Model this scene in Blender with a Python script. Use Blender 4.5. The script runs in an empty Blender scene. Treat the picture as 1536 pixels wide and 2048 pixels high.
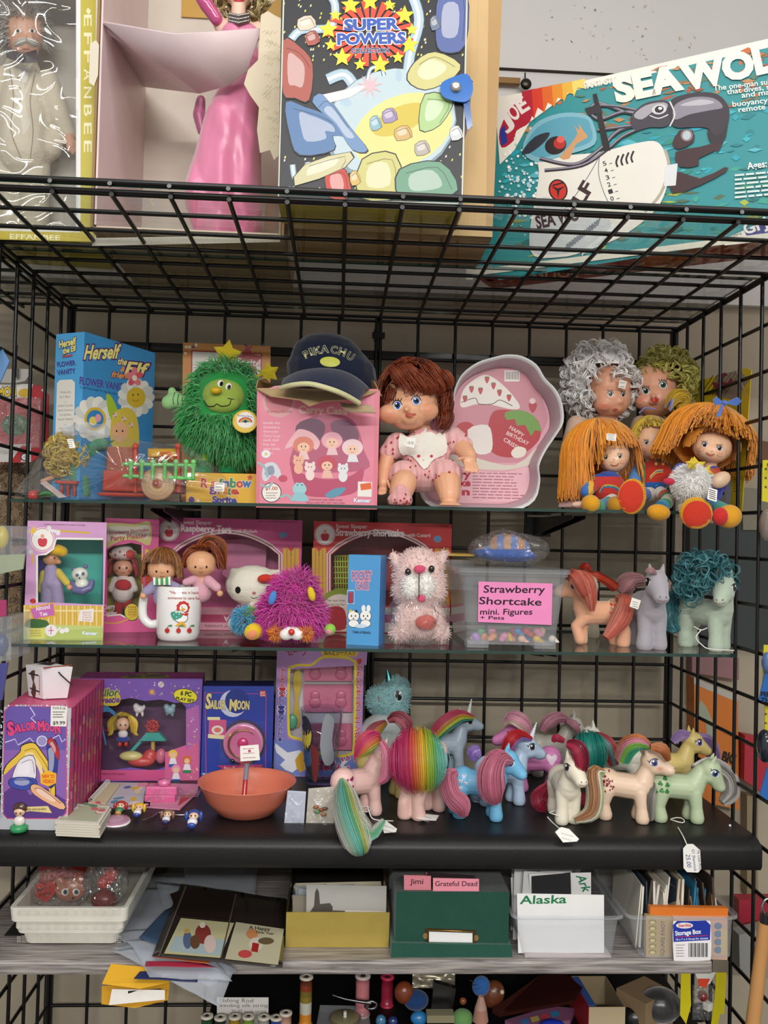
import bpy,bmesh,math,random
import numpy as np
from mathutils import Vector as V,Matrix
from mathutils.bvhtree import BVHTree
from mathutils.geometry import tessellate_polygon
scn = bpy.context.scene
col0 = scn.collection
# ---------------------------------------------------------------- camera
FPX,YAW,PIT,ROL = 1738.3,.0522,.0236,.0252
CAM = V((-.0713,-1.7558,.2565))
cy,sy,cp,sp,cr,sr = math.cos(YAW),math.sin(YAW),math.cos(PIT),math.sin(PIT),math.cos(ROL),math.sin(ROL)
FW = V((sy*cp,cy*cp,sp)); RI0 = V((cy,-sy,0)); UP0 = RI0.cross(FW)
RI = RI0*cr + UP0*sr; UP = UP0*cr - RI0*sr
cd = bpy.data.cameras.new('camera'); cam = bpy.data.objects.new('camera',cd); col0.objects.link(cam)
cam.matrix_world = Matrix(((RI.x,UP.x,-FW.x,CAM.x),(RI.y,UP.y,-FW.y,CAM.y),(RI.z,UP.z,-FW.z,CAM.z),(0,0,0,1)))
cd.sensor_fit = 'VERTICAL'; cd.sensor_height = 24; cd.lens = 24*FPX/2048; cd.clip_start = .02
scn.camera = cam
# ---------------------------------------------------------------- world, lamps, exposure
scn.view_settings.view_transform = 'Standard'; scn.view_settings.look = 'None'
scn.view_settings.exposure = 0.0; scn.view_settings.gamma = 1; scn.view_settings.use_curve_mapping = False
scn.cycles.transparent_max_bounces = 24; scn.cycles.max_bounces = 8
w = bpy.data.worlds.new('store_air'); scn.world = w; w.use_nodes = True
w.node_tree.nodes['Background'].inputs[0].default_value = (1,.97,.93,1)
w.node_tree.nodes['Background'].inputs[1].default_value = .47
def tube_light(x,y,z,p,aim):
    l = bpy.data.lights.new('ceiling_tube','AREA'); l.shape = 'RECTANGLE'; l.size = 1.22; l.size_y = .05; l.energy = p; l.color = (1,.965,.91)
    o = bpy.data.objects.new('ceiling_tube',l); col0.objects.link(o); o.location = (x,y,z)
    o.rotation_euler = (V(aim)-V((x,y,z))).to_track_quat('-Z','Y').to_euler()
for (x,y,p) in ((.05,-.95,2.4),(.05,-1.12,2.4),(-.5,-2.1,9),(.75,-2.1,9),(-.5,-4.6,78),(.75,-4.6,78)):
    tube_light(x,y,1.62,p,(x*.6,y+.55,0))
# ---------------------------------------------------------------- measuring helpers
def ray(px,py): return (FW*FPX + RI*(px-768) - UP*(py-1024)).normalized()
def at(px,py,Y): d = ray(px,py); return CAM + d*((Y-CAM.y)/d.y)
def atz(px,py,Z): d = ray(px,py); return CAM + d*((Z-CAM.z)/d.z)
def atx(px,py,X): d = ray(px,py); return CAM + d*((X-CAM.x)/d.x)
def mpx(P): return (V(P)-CAM).dot(FW)/FPX          # metres per photo pixel at P
def pix(P): d = V(P)-CAM; z = d.dot(FW); return 768+FPX*d.dot(RI)/z,1024-FPX*d.dot(UP)/z
_lc = {}
def lin(h):
    if not isinstance(h,str): return h
    if h not in _lc:
        r = []
        for i in (0,2,4):
            c = int(h[i:i+2],16)/255; r.append(c/12.92 if c <= .04045 else ((c+.055)/1.055)**2.4)
        _lc[h] = (r[0],r[1],r[2],1)
    return _lc[h]
def mixc(a,b,t): a,b = lin(a),lin(b); return tuple(a[i]*(1-t)+b[i]*t for i in range(3))+(1,)
# ---------------------------------------------------------------- materials
MATS = {}
def mk(name,rough=.5,spec=.5,metal=0,bump=0,bscale=60,coat=0,sheen=0,sss=0,var=.05,vscale=25,aniso=0):
    m = bpy.data.materials.new(name); m.use_nodes = True; nt = m.node_tree; b = nt.nodes['Principled BSDF']
    a = nt.nodes.new('ShaderNodeAttribute'); a.attribute_name = 'Col'
    tc = nt.nodes.new('ShaderNodeTexCoord'); n = nt.nodes.new('ShaderNodeTexNoise'); n.inputs['Scale'].default_value = vscale; n.inputs['Detail'].default_value = 3
    nt.links.new(tc.outputs['Object'],n.inputs['Vector'])
    mr = nt.nodes.new('ShaderNodeMapRange'); mr.inputs['To Min'].default_value = 1-var*1.6; mr.inputs['To Max'].default_value = 1+var*1.2
    nt.links.new(n.outputs[0],mr.inputs[0])
    mx = nt.nodes.new('ShaderNodeVectorMath'); mx.operation = 'SCALE'
    nt.links.new(a.outputs['Color'],mx.inputs[0]); nt.links.new(mr.outputs[0],mx.inputs['Scale']); nt.links.new(mx.outputs[0],b.inputs['Base Color'])
    b.inputs['Roughness'].default_value = rough; b.inputs['Specular IOR Level'].default_value = spec; b.inputs['Metallic'].default_value = metal
    b.inputs['Coat Weight'].default_value = coat; b.inputs['Sheen Weight'].default_value = sheen; b.inputs['Coat Roughness'].default_value = .15
    if sss: b.inputs['Subsurface Weight'].default_value = sss; b.inputs['Subsurface Scale'].default_value = .004
    if bump:
        n2 = nt.nodes.new('ShaderNodeTexNoise'); n2.inputs['Scale'].default_value = bscale; n2.inputs['Detail'].default_value = 4
        nt.links.new(tc.outputs['Object'],n2.inputs['Vector'])
        bp = nt.nodes.new('ShaderNodeBump'); bp.inputs['Strength'].default_value = bump; bp.inputs['Distance'].default_value = .002
        nt.links.new(n2.outputs[0],bp.inputs['Height']); nt.links.new(bp.outputs[0],b.inputs['Normal'])
    MATS[name] = m; return m
mk('card',.42,.4,bump=.12,bscale=40); mk('print',.38,.4,var=.03); mk('paper',.8,.2,bump=.1,bscale=80)
mk('plastic',.3,.5,bump=.05,bscale=30); mk('gloss',.12,.6,coat=.5,var=.02); mk('vinyl',.36,.45,sss=.08,var=.03)
mk('cloth',.9,.15,bump=.5,bscale=350,sheen=.25,var=.1); mk('flock',.95,.1,bump=.4,bscale=600,sheen=.5,var=.07)
mk('hair',.38,.55,var=.12,vscale=60); mk('yarn',.85,.2,sheen=.3,var=.1,vscale=90); mk('satin',.3,.6,sheen=.6,bump=.25,bscale=9,var=.06)
mk('metal',.28,.5,1,var=.05); mk('wire',.36,.4,coat=.08,var=.02); mk('wallpaint',.75,.3,bump=.25,bscale=90,var=.05,vscale=2.5)
mk('blackshelf',.42,.35,bump=.12,bscale=300,var=.1); mk('corrugate',.75,.2,bump=.15,bscale=20,var=.08,vscale=12); mk('gold',.3,.6,.55,bump=.4,bscale=18,var=.1)
mk('cement',.7,.3,bump=.3,bscale=60,var=.1)
def mk_clear(name,tint,fres=1.35,rough=.03,haze=.0,bump=0,bscale=20,dist=.004,milk=(1,1,1,1)):
    m = bpy.data.materials.new(name); m.use_nodes = True; nt = m.node_tree; nt.nodes.remove(nt.nodes['Principled BSDF'])
    out = nt.nodes['Material Output']; tr = nt.nodes.new('ShaderNodeBsdfTransparent'); tr.inputs[0].default_value = tint
    gl = nt.nodes.new('ShaderNodeBsdfGlossy'); gl.inputs['Roughness'].default_value = rough
    lw = nt.nodes.new('ShaderNodeLayerWeight'); lw.inputs['Blend'].default_value = .5; r0 = ((fres-1)/(fres+1))**2
    pw = nt.nodes.new('ShaderNodeMath'); pw.operation = 'POWER'; pw.inputs[1].default_value = 5; nt.links.new(lw.outputs['Facing'],pw.inputs[0])
    fr = nt.nodes.new('ShaderNodeMapRange'); fr.inputs['To Min'].default_value = r0; fr.inputs['To Max'].default_value = 1; nt.links.new(pw.outputs[0],fr.inputs[0])
    mx = nt.nodes.new('ShaderNodeMixShader'); nt.links.new(fr.outputs[0],mx.inputs[0]); nt.links.new(tr.outputs[0],mx.inputs[1]); nt.links.new(gl.outputs[0],mx.inputs[2])
    last = mx
    if haze:
        df = nt.nodes.new('ShaderNodeBsdfDiffuse'); df.inputs[0].default_value = milk
        m2 = nt.nodes.new('ShaderNodeMixShader'); m2.inputs[0].default_value = haze
        nt.links.new(mx.outputs[0],m2.inputs[1]); nt.links.new(df.outputs[0],m2.inputs[2]); last = m2
    if bump:
        tc = nt.nodes.new('ShaderNodeTexCoord'); n2 = nt.nodes.new('ShaderNodeTexNoise'); n2.inputs['Scale'].default_value = bscale; n2.inputs['Detail'].default_value = 2; n2.inputs['Distortion'].default_value = 1.5
        nt.links.new(tc.outputs['Object'],n2.inputs['Vector'])
        bp = nt.nodes.new('ShaderNodeBump'); bp.inputs['Strength'].default_value = bump; bp.inputs['Distance'].default_value = dist
        nt.links.new(n2.outputs[0],bp.inputs['Height']); nt.links.new(bp.outputs[0],gl.inputs['Normal']); nt.links.new(bp.outputs[0],lw.inputs['Normal'])
    nt.links.new(last.outputs[0],out.inputs[0]); MATS[name] = m
mk_clear('glass',(.975,.99,.98,1),1.4,.0); mk_clear('film',(.99,.99,.99,1),1.35,.04,.01,.3,5,.02); mk_clear('bag',(.98,.98,.98,1),1.9,.07,.04,1,26,.03)
mk_clear('tub',(.95,.96,.98,1),1.45,.12,.15,milk=(.8,.84,.88,1)); mk_clear('sleeve',(.93,.94,.96,1),1.4,.12,.28,.4,12,.01,milk=(.75,.8,.88,1))
mk_clear('gloss_film',(.99,.99,.99,1),2.0,.05,.02); mk_clear('lace',(1,1,1,1),1.1,.5,.45,milk=(.9,.9,.9,1)); mk_clear('tumbler',(.9,.93,.96,1),1.45,.02)
def wood_mat():
    m = bpy.data.materials.new('grey_wood'); m.use_nodes = True; nt = m.node_tree; b = nt.nodes['Principled BSDF']
    tc = nt.nodes.new('ShaderNodeTexCoord'); mp = nt.nodes.new('ShaderNodeMapping'); mp.inputs['Scale'].default_value = (3,60,60)
    n = nt.nodes.new('ShaderNodeTexNoise'); n.inputs['Scale'].default_value = 4; n.inputs['Detail'].default_value = 6; n.inputs['Distortion'].default_value = .6
    cr_ = nt.nodes.new('ShaderNodeValToRGB'); e = cr_.color_ramp.elements; e[0].position = .3; e[0].color = lin('5b5553'); e[1].position = .72; e[1].color = lin('b3aba8')
    nt.links.new(tc.outputs['Object'],mp.inputs[0]); nt.links.new(mp.outputs[0],n.inputs['Vector']); nt.links.new(n.outputs[0],cr_.inputs[0]); nt.links.new(cr_.outputs[0],b.inputs['Base Color'])
    b.inputs['Roughness'].default_value = .5; MATS['grey_wood'] = m
wood_mat()
# ---------------------------------------------------------------- mesh builder
RNG = random.Random(7)
ORG = {}
class MB:
    def __init__(s,M=None): s.v = []; s.f = []; s.c = []; s.m = []; s.s = []; s.M = M
    def add(s,vs,fs,col,mi=0,sm=False):
        b = len(s.v)
        s.v += [s.M @ V(p) for p in vs] if s.M is not None else [V(p) for p in vs]
        per = isinstance(col,list)
        for i,f in enumerate(fs):
            s.f.append([b+k for k in f]); s.c.append(lin(col[i]) if per else lin(col)); s.m.append(mi); s.s.append(sm)
        return s
    def box(s,c,d,col,mi=0,R=None):
        x,y,z = d[0]/2,d[1]/2,d[2]/2
        vs = [V((i*x,j*y,k*z)) for i in (-1,1) for j in (-1,1) for k in (-1,1)]
        if R is not None: vs = [R @ v for v in vs]
        vs = [v+V(c) for v in vs]
        return s.add(vs,[(0,1,3,2),(4,6,7,5),(0,4,5,1),(2,3,7,6),(0,2,6,4),(1,5,7,3)],col,mi)
    def hexa(s,P,col,mi=0):   # P: 4 bottom + 4 top points (same order)
        return s.add(P,[(3,2,1,0),(4,5,6,7),(0,1,5,4),(1,2,6,5),(2,3,7,6),(3,0,4,7)],col,mi)
    def tube(s,path,rad,col,n=8,caps=True,mi=0,closed=False,flat=1):
        path = [V(p) for p in path]; k = len(path)
        if not hasattr(rad,'__len__'): rad = [rad]*k
        prev = None; vs = []
        for i,p in enumerate(path):
            if closed: t = path[(i+1) % k]-path[i-1]
            else: t = path[min(i+1,k-1)]-path[max(i-1,0)]
            if t.length < 1e-9: t = V((0,0,1))
            t.normalize()
            if prev is None:
                a = V((0,0,1)) if abs(t.z) < .9 else V((1,0,0)); u = t.cross(a).normalized()
            else:
                u = prev-t*prev.dot(t)
                u = u.normalized() if u.length > 1e-6 else t.orthogonal().normalized()
            prev = u; w_ = t.cross(u)
            for j in range(n):
                a = 2*math.pi*j/n; vs.append(p+u*(math.cos(a)*rad[i])+w_*(math.sin(a)*rad[i]*flat))
        fs = []
        for i in range(k if closed else k-1):
            i2 = (i+1) % k
            for j in range(n): fs.append((i*n+j,i*n+(j+1) % n,i2*n+(j+1) % n,i2*n+j))
        if isinstance(col,list) and len(col) == k-1 and not closed: cols = [c for c in col for _ in range(n)]
        else: cols = col
        s.add(vs,fs,cols,mi,n > 4 or n == 3)
        if caps and not closed:
            c0 = col[0] if isinstance(col,list) else col; c1 = col[-1] if isinstance(col,list) else col
            s.add(vs[:n],[tuple(range(n))[::-1]],c0,mi); s.add(vs[-n:],[tuple(range(n))],c1,mi)
        return s
    def lathe(s,prof,c=(0,0,0),n=32,col='ffffff',mi=0,R=None,sx=1,sy=1):
        vs = []
        for r,z in prof:
            for j in range(n):
                a = 2*math.pi*j/n; p = V((math.cos(a)*r*sx,math.sin(a)*r*sy,z)); vs.append((R @ p if R is not None else p)+V(c))
        fs = [(i*n+j,i*n+(j+1) % n,(i+1)*n+(j+1) % n,(i+1)*n+j) for i in range(len(prof)-1) for j in range(n)]
        cols = [cc for cc in col for _ in range(n)] if isinstance(col,list) else col
        return s.add(vs,fs,cols,mi,True)
    def ell(s,c,r,col,n=16,R=None,mi=0):
        if not hasattr(r,'__len__'): r = (r,r,r)
        m = max(4,n//2); vs = []
        for i in range(m+1):
            th = math.pi*i/m
            for j in range(n):
                a = 2*math.pi*j/n; p = V((math.sin(th)*math.cos(a)*r[0],math.sin(th)*math.sin(a)*r[1],math.cos(th)*r[2]))
                vs.append((R @ p if R is not None else p)+V(c))
        fs = [(i*n+j,(i+1)*n+j,(i+1)*n+(j+1) % n,i*n+(j+1) % n) for i in range(m) for j in range(n)]
        return s.add(vs,fs,col,mi,True)
    def prism(s,poly,off,col,mi=0,side=None):
        a = [V(p) for p in poly]; b = [p+V(off) for p in a]; k = len(a)
        s.add(a,[tuple(range(k))],col,mi); s.add(b,[tuple(range(k))[::-1]],side or col,mi)
        s.add(a+b,[(i,(i+1) % k,k+(i+1) % k,k+i) for i in range(k)],side or col,mi); return s
    def grid(s,fn,nu,nv,col,mi=0,sm=True):
        vs = [fn(i/nu,j/nv) for j in range(nv+1) for i in range(nu+1)]
        return s.add(vs,[(j*(nu+1)+i,j*(nu+1)+i+1,(j+1)*(nu+1)+i+1,(j+1)*(nu+1)+i) for j in range(nv) for i in range(nu)],col,mi,sm)
    def build(s,name,mats='card',parent=None,bevel=0,thick=0):
        me = bpy.data.meshes.new(name)
        if parent is not None: org = ORG[parent.name]
        else:
            xs = [p.x for p in s.v]; ys = [p.y for p in s.v]; org = V(((min(xs)+max(xs))/2,(min(ys)+max(ys))/2,min(p.z for p in s.v)))
        me.from_pydata([tuple(p-org) for p in s.v],[],s.f)
        for mn in ([mats] if isinstance(mats,str) else mats): me.materials.append(MATS[mn])
        cnt = np.array([len(f) for f in s.f]); cc = np.repeat(np.array(s.c,dtype=np.float32),cnt,axis=0)
        at_ = me.color_attributes.new('Col','FLOAT_COLOR','CORNER'); at_.data.foreach_set('color',cc.ravel())
        me.polygons.foreach_set('material_index',s.m); me.polygons.foreach_set('use_smooth',s.s)
        me.update()
        o = bpy.data.objects.new(name,me); col0.objects.link(o)
        if parent is not None: o.parent = parent
        else: o.location = org
        ORG[o.name] = org
        if thick:
            md = o.modifiers.new('thickness','SOLIDIFY'); md.thickness = thick; md.offset = 0
        if bevel:
            md = o.modifiers.new('soft_edges','BEVEL'); md.width = bevel; md.segments = 2; md.limit_method = 'ANGLE'; md.angle_limit = .9
        return o
def tag(o,label,cat,group=None):
    o['label'] = label; o['category'] = cat
    if group: o['group'] = group
    return o
def thing(name,label,cat,loc,group=None):
    o = bpy.data.objects.new(name,None); col0.objects.link(o); o.location = loc; o.empty_display_size = .02; ORG[o.name] = V(loc)
    return tag(o,label,cat,group)
def struct(o): o['kind'] = 'structure'; return o
# ---------------------------------------------------------------- surfaces to draw on (plane or mesh)
class Plane:
    flat = True
    def __init__(s,P,n): s.P = V(P); s.n = V(n).normalized(); s.n = s.n if (CAM-s.P).dot(s.n) > 0 else -s.n
    def hit(s,px,py): d = ray(px,py); return CAM+d*((s.P-CAM).dot(s.n)/d.dot(s.n)),s.n
class Skin:      # looks along the sight line at a mesh
    flat = False
    def __init__(s,bvh): s.b = bvh
    def hit(s,px,py):
        h = s.b.ray_cast(CAM,ray(px,py))
        return (h[0],h[1]) if h[0] is not None else (None,None)
class Side:      # parallel projection on a mesh: O + u*U + v*W, looking along D
    flat = False
    def __init__(s,bvh,O,U,W,D): s.b,s.O,s.U,s.W,s.D = bvh,V(O),V(U),V(W),V(D).normalized()
    def hit(s,u,v):
        h = s.b.ray_cast(s.O+s.U*u+s.W*v-s.D*.03,s.D)
        return (h[0],h[1]) if h[0] is not None else (None,None)
_tx = {}
def text_mesh(st,bold):
    k = (st,bold)
    if k not in _tx:
        c = bpy.data.curves.new('t','FONT'); c.body = st; c.size = 1; c.offset = bold; c.resolution_u = 3
        o = bpy.data.objects.new('t',c); col0.objects.link(o)
        me = o.to_mesh(); vs = [(v.co.x,v.co.y) for v in me.vertices]; fs = [tuple(p.vertices) for p in me.polygons]
        o.to_mesh_clear(); bpy.data.objects.remove(o); bpy.data.curves.remove(c); _tx[k] = (vs,fs)
    return _tx[k]
def spl(pts,n=4,closed=True):
    k = len(pts); out = []
    for i in range(k if closed else k-1):
        g = lambda q: pts[q % k] if closed else pts[min(max(q,0),k-1)]
        p0,p1,p2,p3 = g(i-1),g(i),g(i+1),g(i+2); D = len(p1)
        for j in range(n):
            t = j/n
            out.append(tuple(.5*((2*p1[d])+(-p0[d]+p2[d])*t+(2*p0[d]-5*p1[d]+4*p2[d]-p3[d])*t*t+(-p0[d]+3*p1[d]-3*p2[d]+p3[d])*t**3) for d in range(D)))
    if not closed: out.append(tuple(pts[-1]))
    return out
class Art:
    def __init__(s,surf,e=4e-6,base=6e-5): s.S = surf; s.mb = MB(); s.k = 0; s.e = e if surf.flat else 4e-5; s.base = base if surf.flat else 4e-4
    def pt(s,x,y):
        P,n = s.S.hit(x,y)
        return None if P is None else P+n*(s.base+s.e*s.k)
    def raw(s,vs,fs,col):
        pts = [s.pt(*v) for v in vs]; ix = {}; o = []
        for i,p in enumerate(pts):
            if p is not None: ix[i] = len(o); o.append(p)
        F = [[ix[q] for q in f] for f in fs if all(q in ix for q in f)]
        if F: s.mb.add(o,F,col,0,not s.S.flat)
    def poly(s,pts,col,smooth=0):
        s.k += 1
        if smooth: pts = spl(pts,smooth)
        k = len(pts)
        if s.S.flat: s.raw(pts,[tuple(range(k))],col); return s
        RS = (.2,.4,.6,.8,1); cx = sum(p[0] for p in pts)/k; cy_ = sum(p[1] for p in pts)/k
        vs = [(cx,cy_)]; fs = []
        for r in RS: vs += [(cx+(p[0]-cx)*r,cy_+(p[1]-cy_)*r) for p in pts]
        for i in range(k):
            j = (i+1) % k; fs.append((0,1+i,1+j))
            for r in (0,1,2,3): fs.append((1+r*k+i,1+(r+1)*k+i,1+(r+1)*k+j,1+r*k+j))
        s.raw(vs,fs,col); return s
    def rect(s,x0,y0,x1,y1,col): return s.poly([(x0,y0),(x1,y0),(x1,y1),(x0,y1)],col)
    def quad(s,*a): return s.poly(list(a[:4]),a[4])
    def ell(s,cx,cy_,rx,ry,col,rot=0,n=20,a0=0,a1=360):
        c,q = math.cos(math.radians(rot)),math.sin(math.radians(rot)); P = []
        m = n if a1-a0 >= 360 else n+1
        for i in range(m):
            a = math.radians(a0+(a1-a0)*i/n); x,y = math.cos(a)*rx,math.sin(a)*ry; P.append((cx+x*c-y*q,cy_+x*q+y*c))
        return s.poly(P,col)
    def star(s,cx,cy_,r,col,n=5,inner=.45,rot=-90,sy_=1):
        return s.poly([(cx+math.cos(math.radians(rot+180*i/n))*(r if i % 2 == 0 else r*inner),cy_+sy_*math.sin(math.radians(rot+180*i/n))*(r if i % 2 == 0 else r*inner)) for i in range(2*n)],col)
    def line(s,pts,w_,col,smooth=0,closed=False):
        s.k += 1
        if smooth: pts = spl(pts,smooth,closed)
        vs = []; k = len(pts)
        for i,p in enumerate(pts):
            a = pts[i-1] if (i or closed) else p; b = pts[(i+1) % k] if (i < k-1 or closed) else p
            dx,dy = b[0]-a[0],b[1]-a[1]; L = math.hypot(dx,dy) or 1; dx,dy = dx/L*w_/2,dy/L*w_/2
            vs += [(p[0]-dy,p[1]+dx),(p[0]+dy,p[1]-dx)]
        fs = [(2*i,2*i+1,(2*i+3) % (2*k),(2*i+2) % (2*k)) for i in range(k if closed else k-1)]
        s.raw(vs,fs,col); return s
    def text(s,st,x0,y0,x1,y1,h,col,bold=.0,shear=0,out=None,ow=.05,arc=0,up=None):
        if out: s.text(st,x0,y0,x1,y1,h,out,bold+ow,shear,None,0,arc,up)
        s.k += 1
        ref = text_mesh(st,0)[0]; vs,fs = text_mesh(st,bold)
        if not ref or not vs: return s
        xa,xb = min(v[0] for v in ref),max(v[0] for v in ref); L = math.hypot(x1-x0,y1-y0); ux,uy = (x1-x0)/L,(y1-y0)/L
        vx,vy = up if up else (uy,-ux); cap = .72; o = []
        for x,y in vs:
            t = (x-xa)/(xb-xa or 1); q = y/cap*h; X = t*L+q*shear; q += arc*(1-(2*t-1)**2)
            o.append((x0+ux*X+vx*q,y0+uy*X+vy*q))
        s.raw(o,fs,col); return s
    def lines(s,x0,y0,x1,y1,n,h,col,skew=0,seed=1):      # rows of small unreadable print
        r = random.Random(seed)
        for i in range(n):
            yy = y0+(y1-y0)*i/max(1,n-1); x = x0; e = x1-(x1-x0)*r.random()*.25
            while x < e:
                q = min(e,x+(x1-x0)*r.uniform(.08,.2)); a = (x-x0)*skew; b = (q-x0)*skew
                s.poly([(x,yy-h/2+a),(q,yy-h/2+b),(q,yy+h/2+b),(x,yy+h/2+a)],col); x = q+(x1-x0)*.025
        return s
    def done(s,name,parent,mat='print'): return s.mb.build(name,mat,parent) if s.mb.f else None
def shape(A,pts,col,k=3):
    cx = sum(p[0] for p in pts)/len(pts); cy_ = sum(p[1] for p in pts)/len(pts); sc = lambda q,dx=0,dy=0: [(cx+(x-cx)*q+dx,cy_+(y-cy_)*q+dy) for x,y in pts]
    A.poly(sc(1.05),'1c1c24',k); A.poly(pts,col,k); A.poly(sc(.55,-2,-3),mixc(col,'ffffff',.3),k); A.line(sc(.8,1,2)[:max(3,len(pts)//2)],1.6,mixc(col,'101018',.6),k)
# ---------------------------------------------------------------- blobs (one continuous remeshed skin)
def P3(a): return at(*a[:3]) if len(a) == 3 else V(a)
class Blob:
    def __init__(s): s.p = []
    def e(s,c,r,R=None): s.p.append(('e',V(c),r if hasattr(r,'__len__') else (r,r,r),R)); return s
    def cap(s,a,ra,b,rb): s.p.append(('c',V(a),ra,V(b),rb)); return s
    def ep(s,px,py,Y,rx,ry,rd=None,rot=0):     # ellipsoid given in photo pixels at depth Y
        c = at(px,py,Y); k = mpx(c); rd = rd or (rx+ry)/2; return s.e(c,(rx*k,rd*k,ry*k),Matrix.Rotation(math.radians(rot),3,'Y'))
    def cp(s,*q):                                    # limb chain: (px,py,Y,r) ...
        for a,b in zip(q,q[1:]):
            A,B = at(*a[:3]),at(*b[:3]); s.cap(A,a[3]*mpx(A),B,b[3]*mpx(B))
        return s
    def make(s,vox=.002,it=3,M=None,floor=None):
        mb = MB()
        for q in s.p:
            if q[0] == 'e': mb.ell(q[1],q[2],'ffffff',16,q[3])
            else:
                a,ra,b,rb = q[1:]
                L = max(2,int((b-a).length/(.35*max(ra,rb,1e-4)))+1)
                mb.ell(a,ra,'ffffff',14); mb.ell(b,rb,'ffffff',14)
                if (b-a).length > 1e-5: mb.tube([a,b],[ra,rb],'ffffff',14)
        me = bpy.data.meshes.new('b'); me.from_pydata([tuple(p) for p in mb.v],[],mb.f); o = bpy.data.objects.new('b',me); col0.objects.link(o)
        bm = bmesh.new(); bm.from_mesh(me); bmesh.ops.remove_doubles(bm,verts=bm.verts,dist=1e-6); bmesh.ops.recalc_face_normals(bm,faces=bm.faces); bm.to_mesh(me); bm.free()
        m = o.modifiers.new('r','REMESH'); m.mode = 'VOXEL'; m.voxel_size = vox; m2 = o.modifiers.new('s','SMOOTH'); m2.factor = .6; m2.iterations = it
        dg = bpy.context.evaluated_depsgraph_get(); ev = o.evaluated_get(dg).to_mesh()
        n = len(ev.vertices); co = np.empty(n*3,dtype=np.float32); ev.vertices.foreach_get('co',co); co = co.reshape(-1,3)
        s.loc = [V(map(float,c)) for c in co]; s.f = [tuple(p.vertices) for p in ev.polygons]
        bpy.data.objects.remove(o); bpy.data.meshes.remove(me)
        s.v = [M @ p for p in s.loc] if M is not None else list(s.loc)
        if floor is not None:
            for p in s.v:
                if p.z < floor: p.z = floor
        s.bvh = BVHTree.FromPolygons(s.v,s.f); return s
    def mesh(s,col,mb=None,cut=None):
        mb = mb or MB(); loc = s.loc; F = s.f
        if cut: F = [f for f in F if cut((loc[f[0]]+loc[f[2]])/2)]
        c = [col((loc[f[0]]+loc[f[2]])/2) for f in F] if callable(col) else col
        mb.add(s.v,F,c,0,True); return mb
    def samples(s,n,cut=None,rng=RNG):             # random surface points with normals
        out = []; tries = 0
        while len(out) < n and tries < n*8:
            tries += 1; f = s.f[rng.randrange(len(s.f))]; a,b,c = s.v[f[0]],s.v[f[1]],s.v[f[2]]
            p = (a+b*rng.random()+c*rng.random()); k = rng.random(); j = rng.random()*(1-k); p = a+(b-a)*k+(c-a)*j
            if cut and not cut(p): continue
            nn = (b-a).cross(c-a)
            if nn.length > 0: out.append((p,nn.normalized()))
        return out
def fur(mb,samp,L,r,cols,grav=.5,jit=.4,seg=3,rng=RNG):
    for p,n in samp:
        d = (n+V((rng.uniform(-1,1),rng.uniform(-1,1),rng.uniform(-1,1)))*jit).normalized(); l = L*rng.uniform(.7,1.2); path = [p-n*r]; q = V(p)
        for i in range(seg): q = q+d*(l/seg); d = (d+V((0,0,-grav/seg*1.6))).normalized(); path.append(V(q))
        mb.tube(path,[r*(1-.85*i/seg) for i in range(seg+1)],cols[rng.randrange(len(cols))],3,False)
    return mb
def lock(mb,path,wid,n,r,cols,flat=1.,core=True,side=None,wav=0,rng=RNG,tip=.4,frizz=.15,K=4):
    """a lock of hair: strands that follow one path inside a swelling cross-section; cols run across it"""
    path = [V(p) for p in spl([tuple(p) for p in path],K,False)]; k = len(path)
    wp = [tuple([q]) for q in wid]; W = [q[0] for q in spl(wp,8,False)]; W = [W[min(len(W)-1,int(i/(k-1)*(len(W)-1)))] for i in range(k)]
    fr = []; prev = V(side) if side else None
    for i in range(k):
        t = (path[min(i+1,k-1)]-path[max(i-1,0)]).normalized()
        if prev is None: prev = t.cross(V((0,1,0)));  prev = prev if prev.length > .1 else t.orthogonal()
        u = (prev-t*prev.dot(t)).normalized(); prev = u; fr.append((u,t.cross(u)))
    def colr(a):
        x = (a*.5+.5)*len(cols); return cols[max(0,min(len(cols)-1,int(x)))]
    if core:
        m = 12; vs = []
        for i in range(k):
            u,w_ = fr[i]
            for j in range(m): a = 2*math.pi*j/m; vs.append(path[i]+u*math.cos(a)*W[i]*.8+w_*math.sin(a)*W[i]*.8*flat)
        fs = []; cc = []
        for i in range(k-1):
            for j in range(m): fs.append((i*m+j,i*m+(j+1) % m,(i+1)*m+(j+1) % m,(i+1)*m+j)); cc.append(colr(math.cos(2*math.pi*(j+.5)/m)*.9))
        mb.add(vs,fs,cc,0,True)
    for q in range(n):
        a = rng.uniform(0,2*math.pi); ra = math.sqrt(rng.uniform(.45,1)) if core else math.sqrt(rng.random()); A,B = math.cos(a)*ra,math.sin(a)*ra
        ph = rng.uniform(0,6.3); f = frizz*rng.random(); ln = k if rng.random() > .3 else max(3,int(k*rng.uniform(.75,1)))
        pts = []
        for i in range(ln):
            u,w_ = fr[i]; ww = wav*math.sin(ph*.3+i*1.1)
            pts.append(path[i]+u*(A*W[i]*(1+f)+ww)+w_*(B*W[i]*flat*(1+f)+ww*.5))
        c = colr(A+rng.uniform(-.12,.12)); mb.tube(pts,[r*(1-(1-tip)*i/(ln-1)) for i in range(ln)],c,3,False)
    return mb
def lockp(mb,pts,wid,n,r,cols,**k):            # the same, path measured on the photo: (px,py,Y)
    P = [at(*p) for p in pts]; m = mpx(P[0]); return lock(mb,P,[q*m for q in wid],n,r*m,cols,**k)
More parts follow.
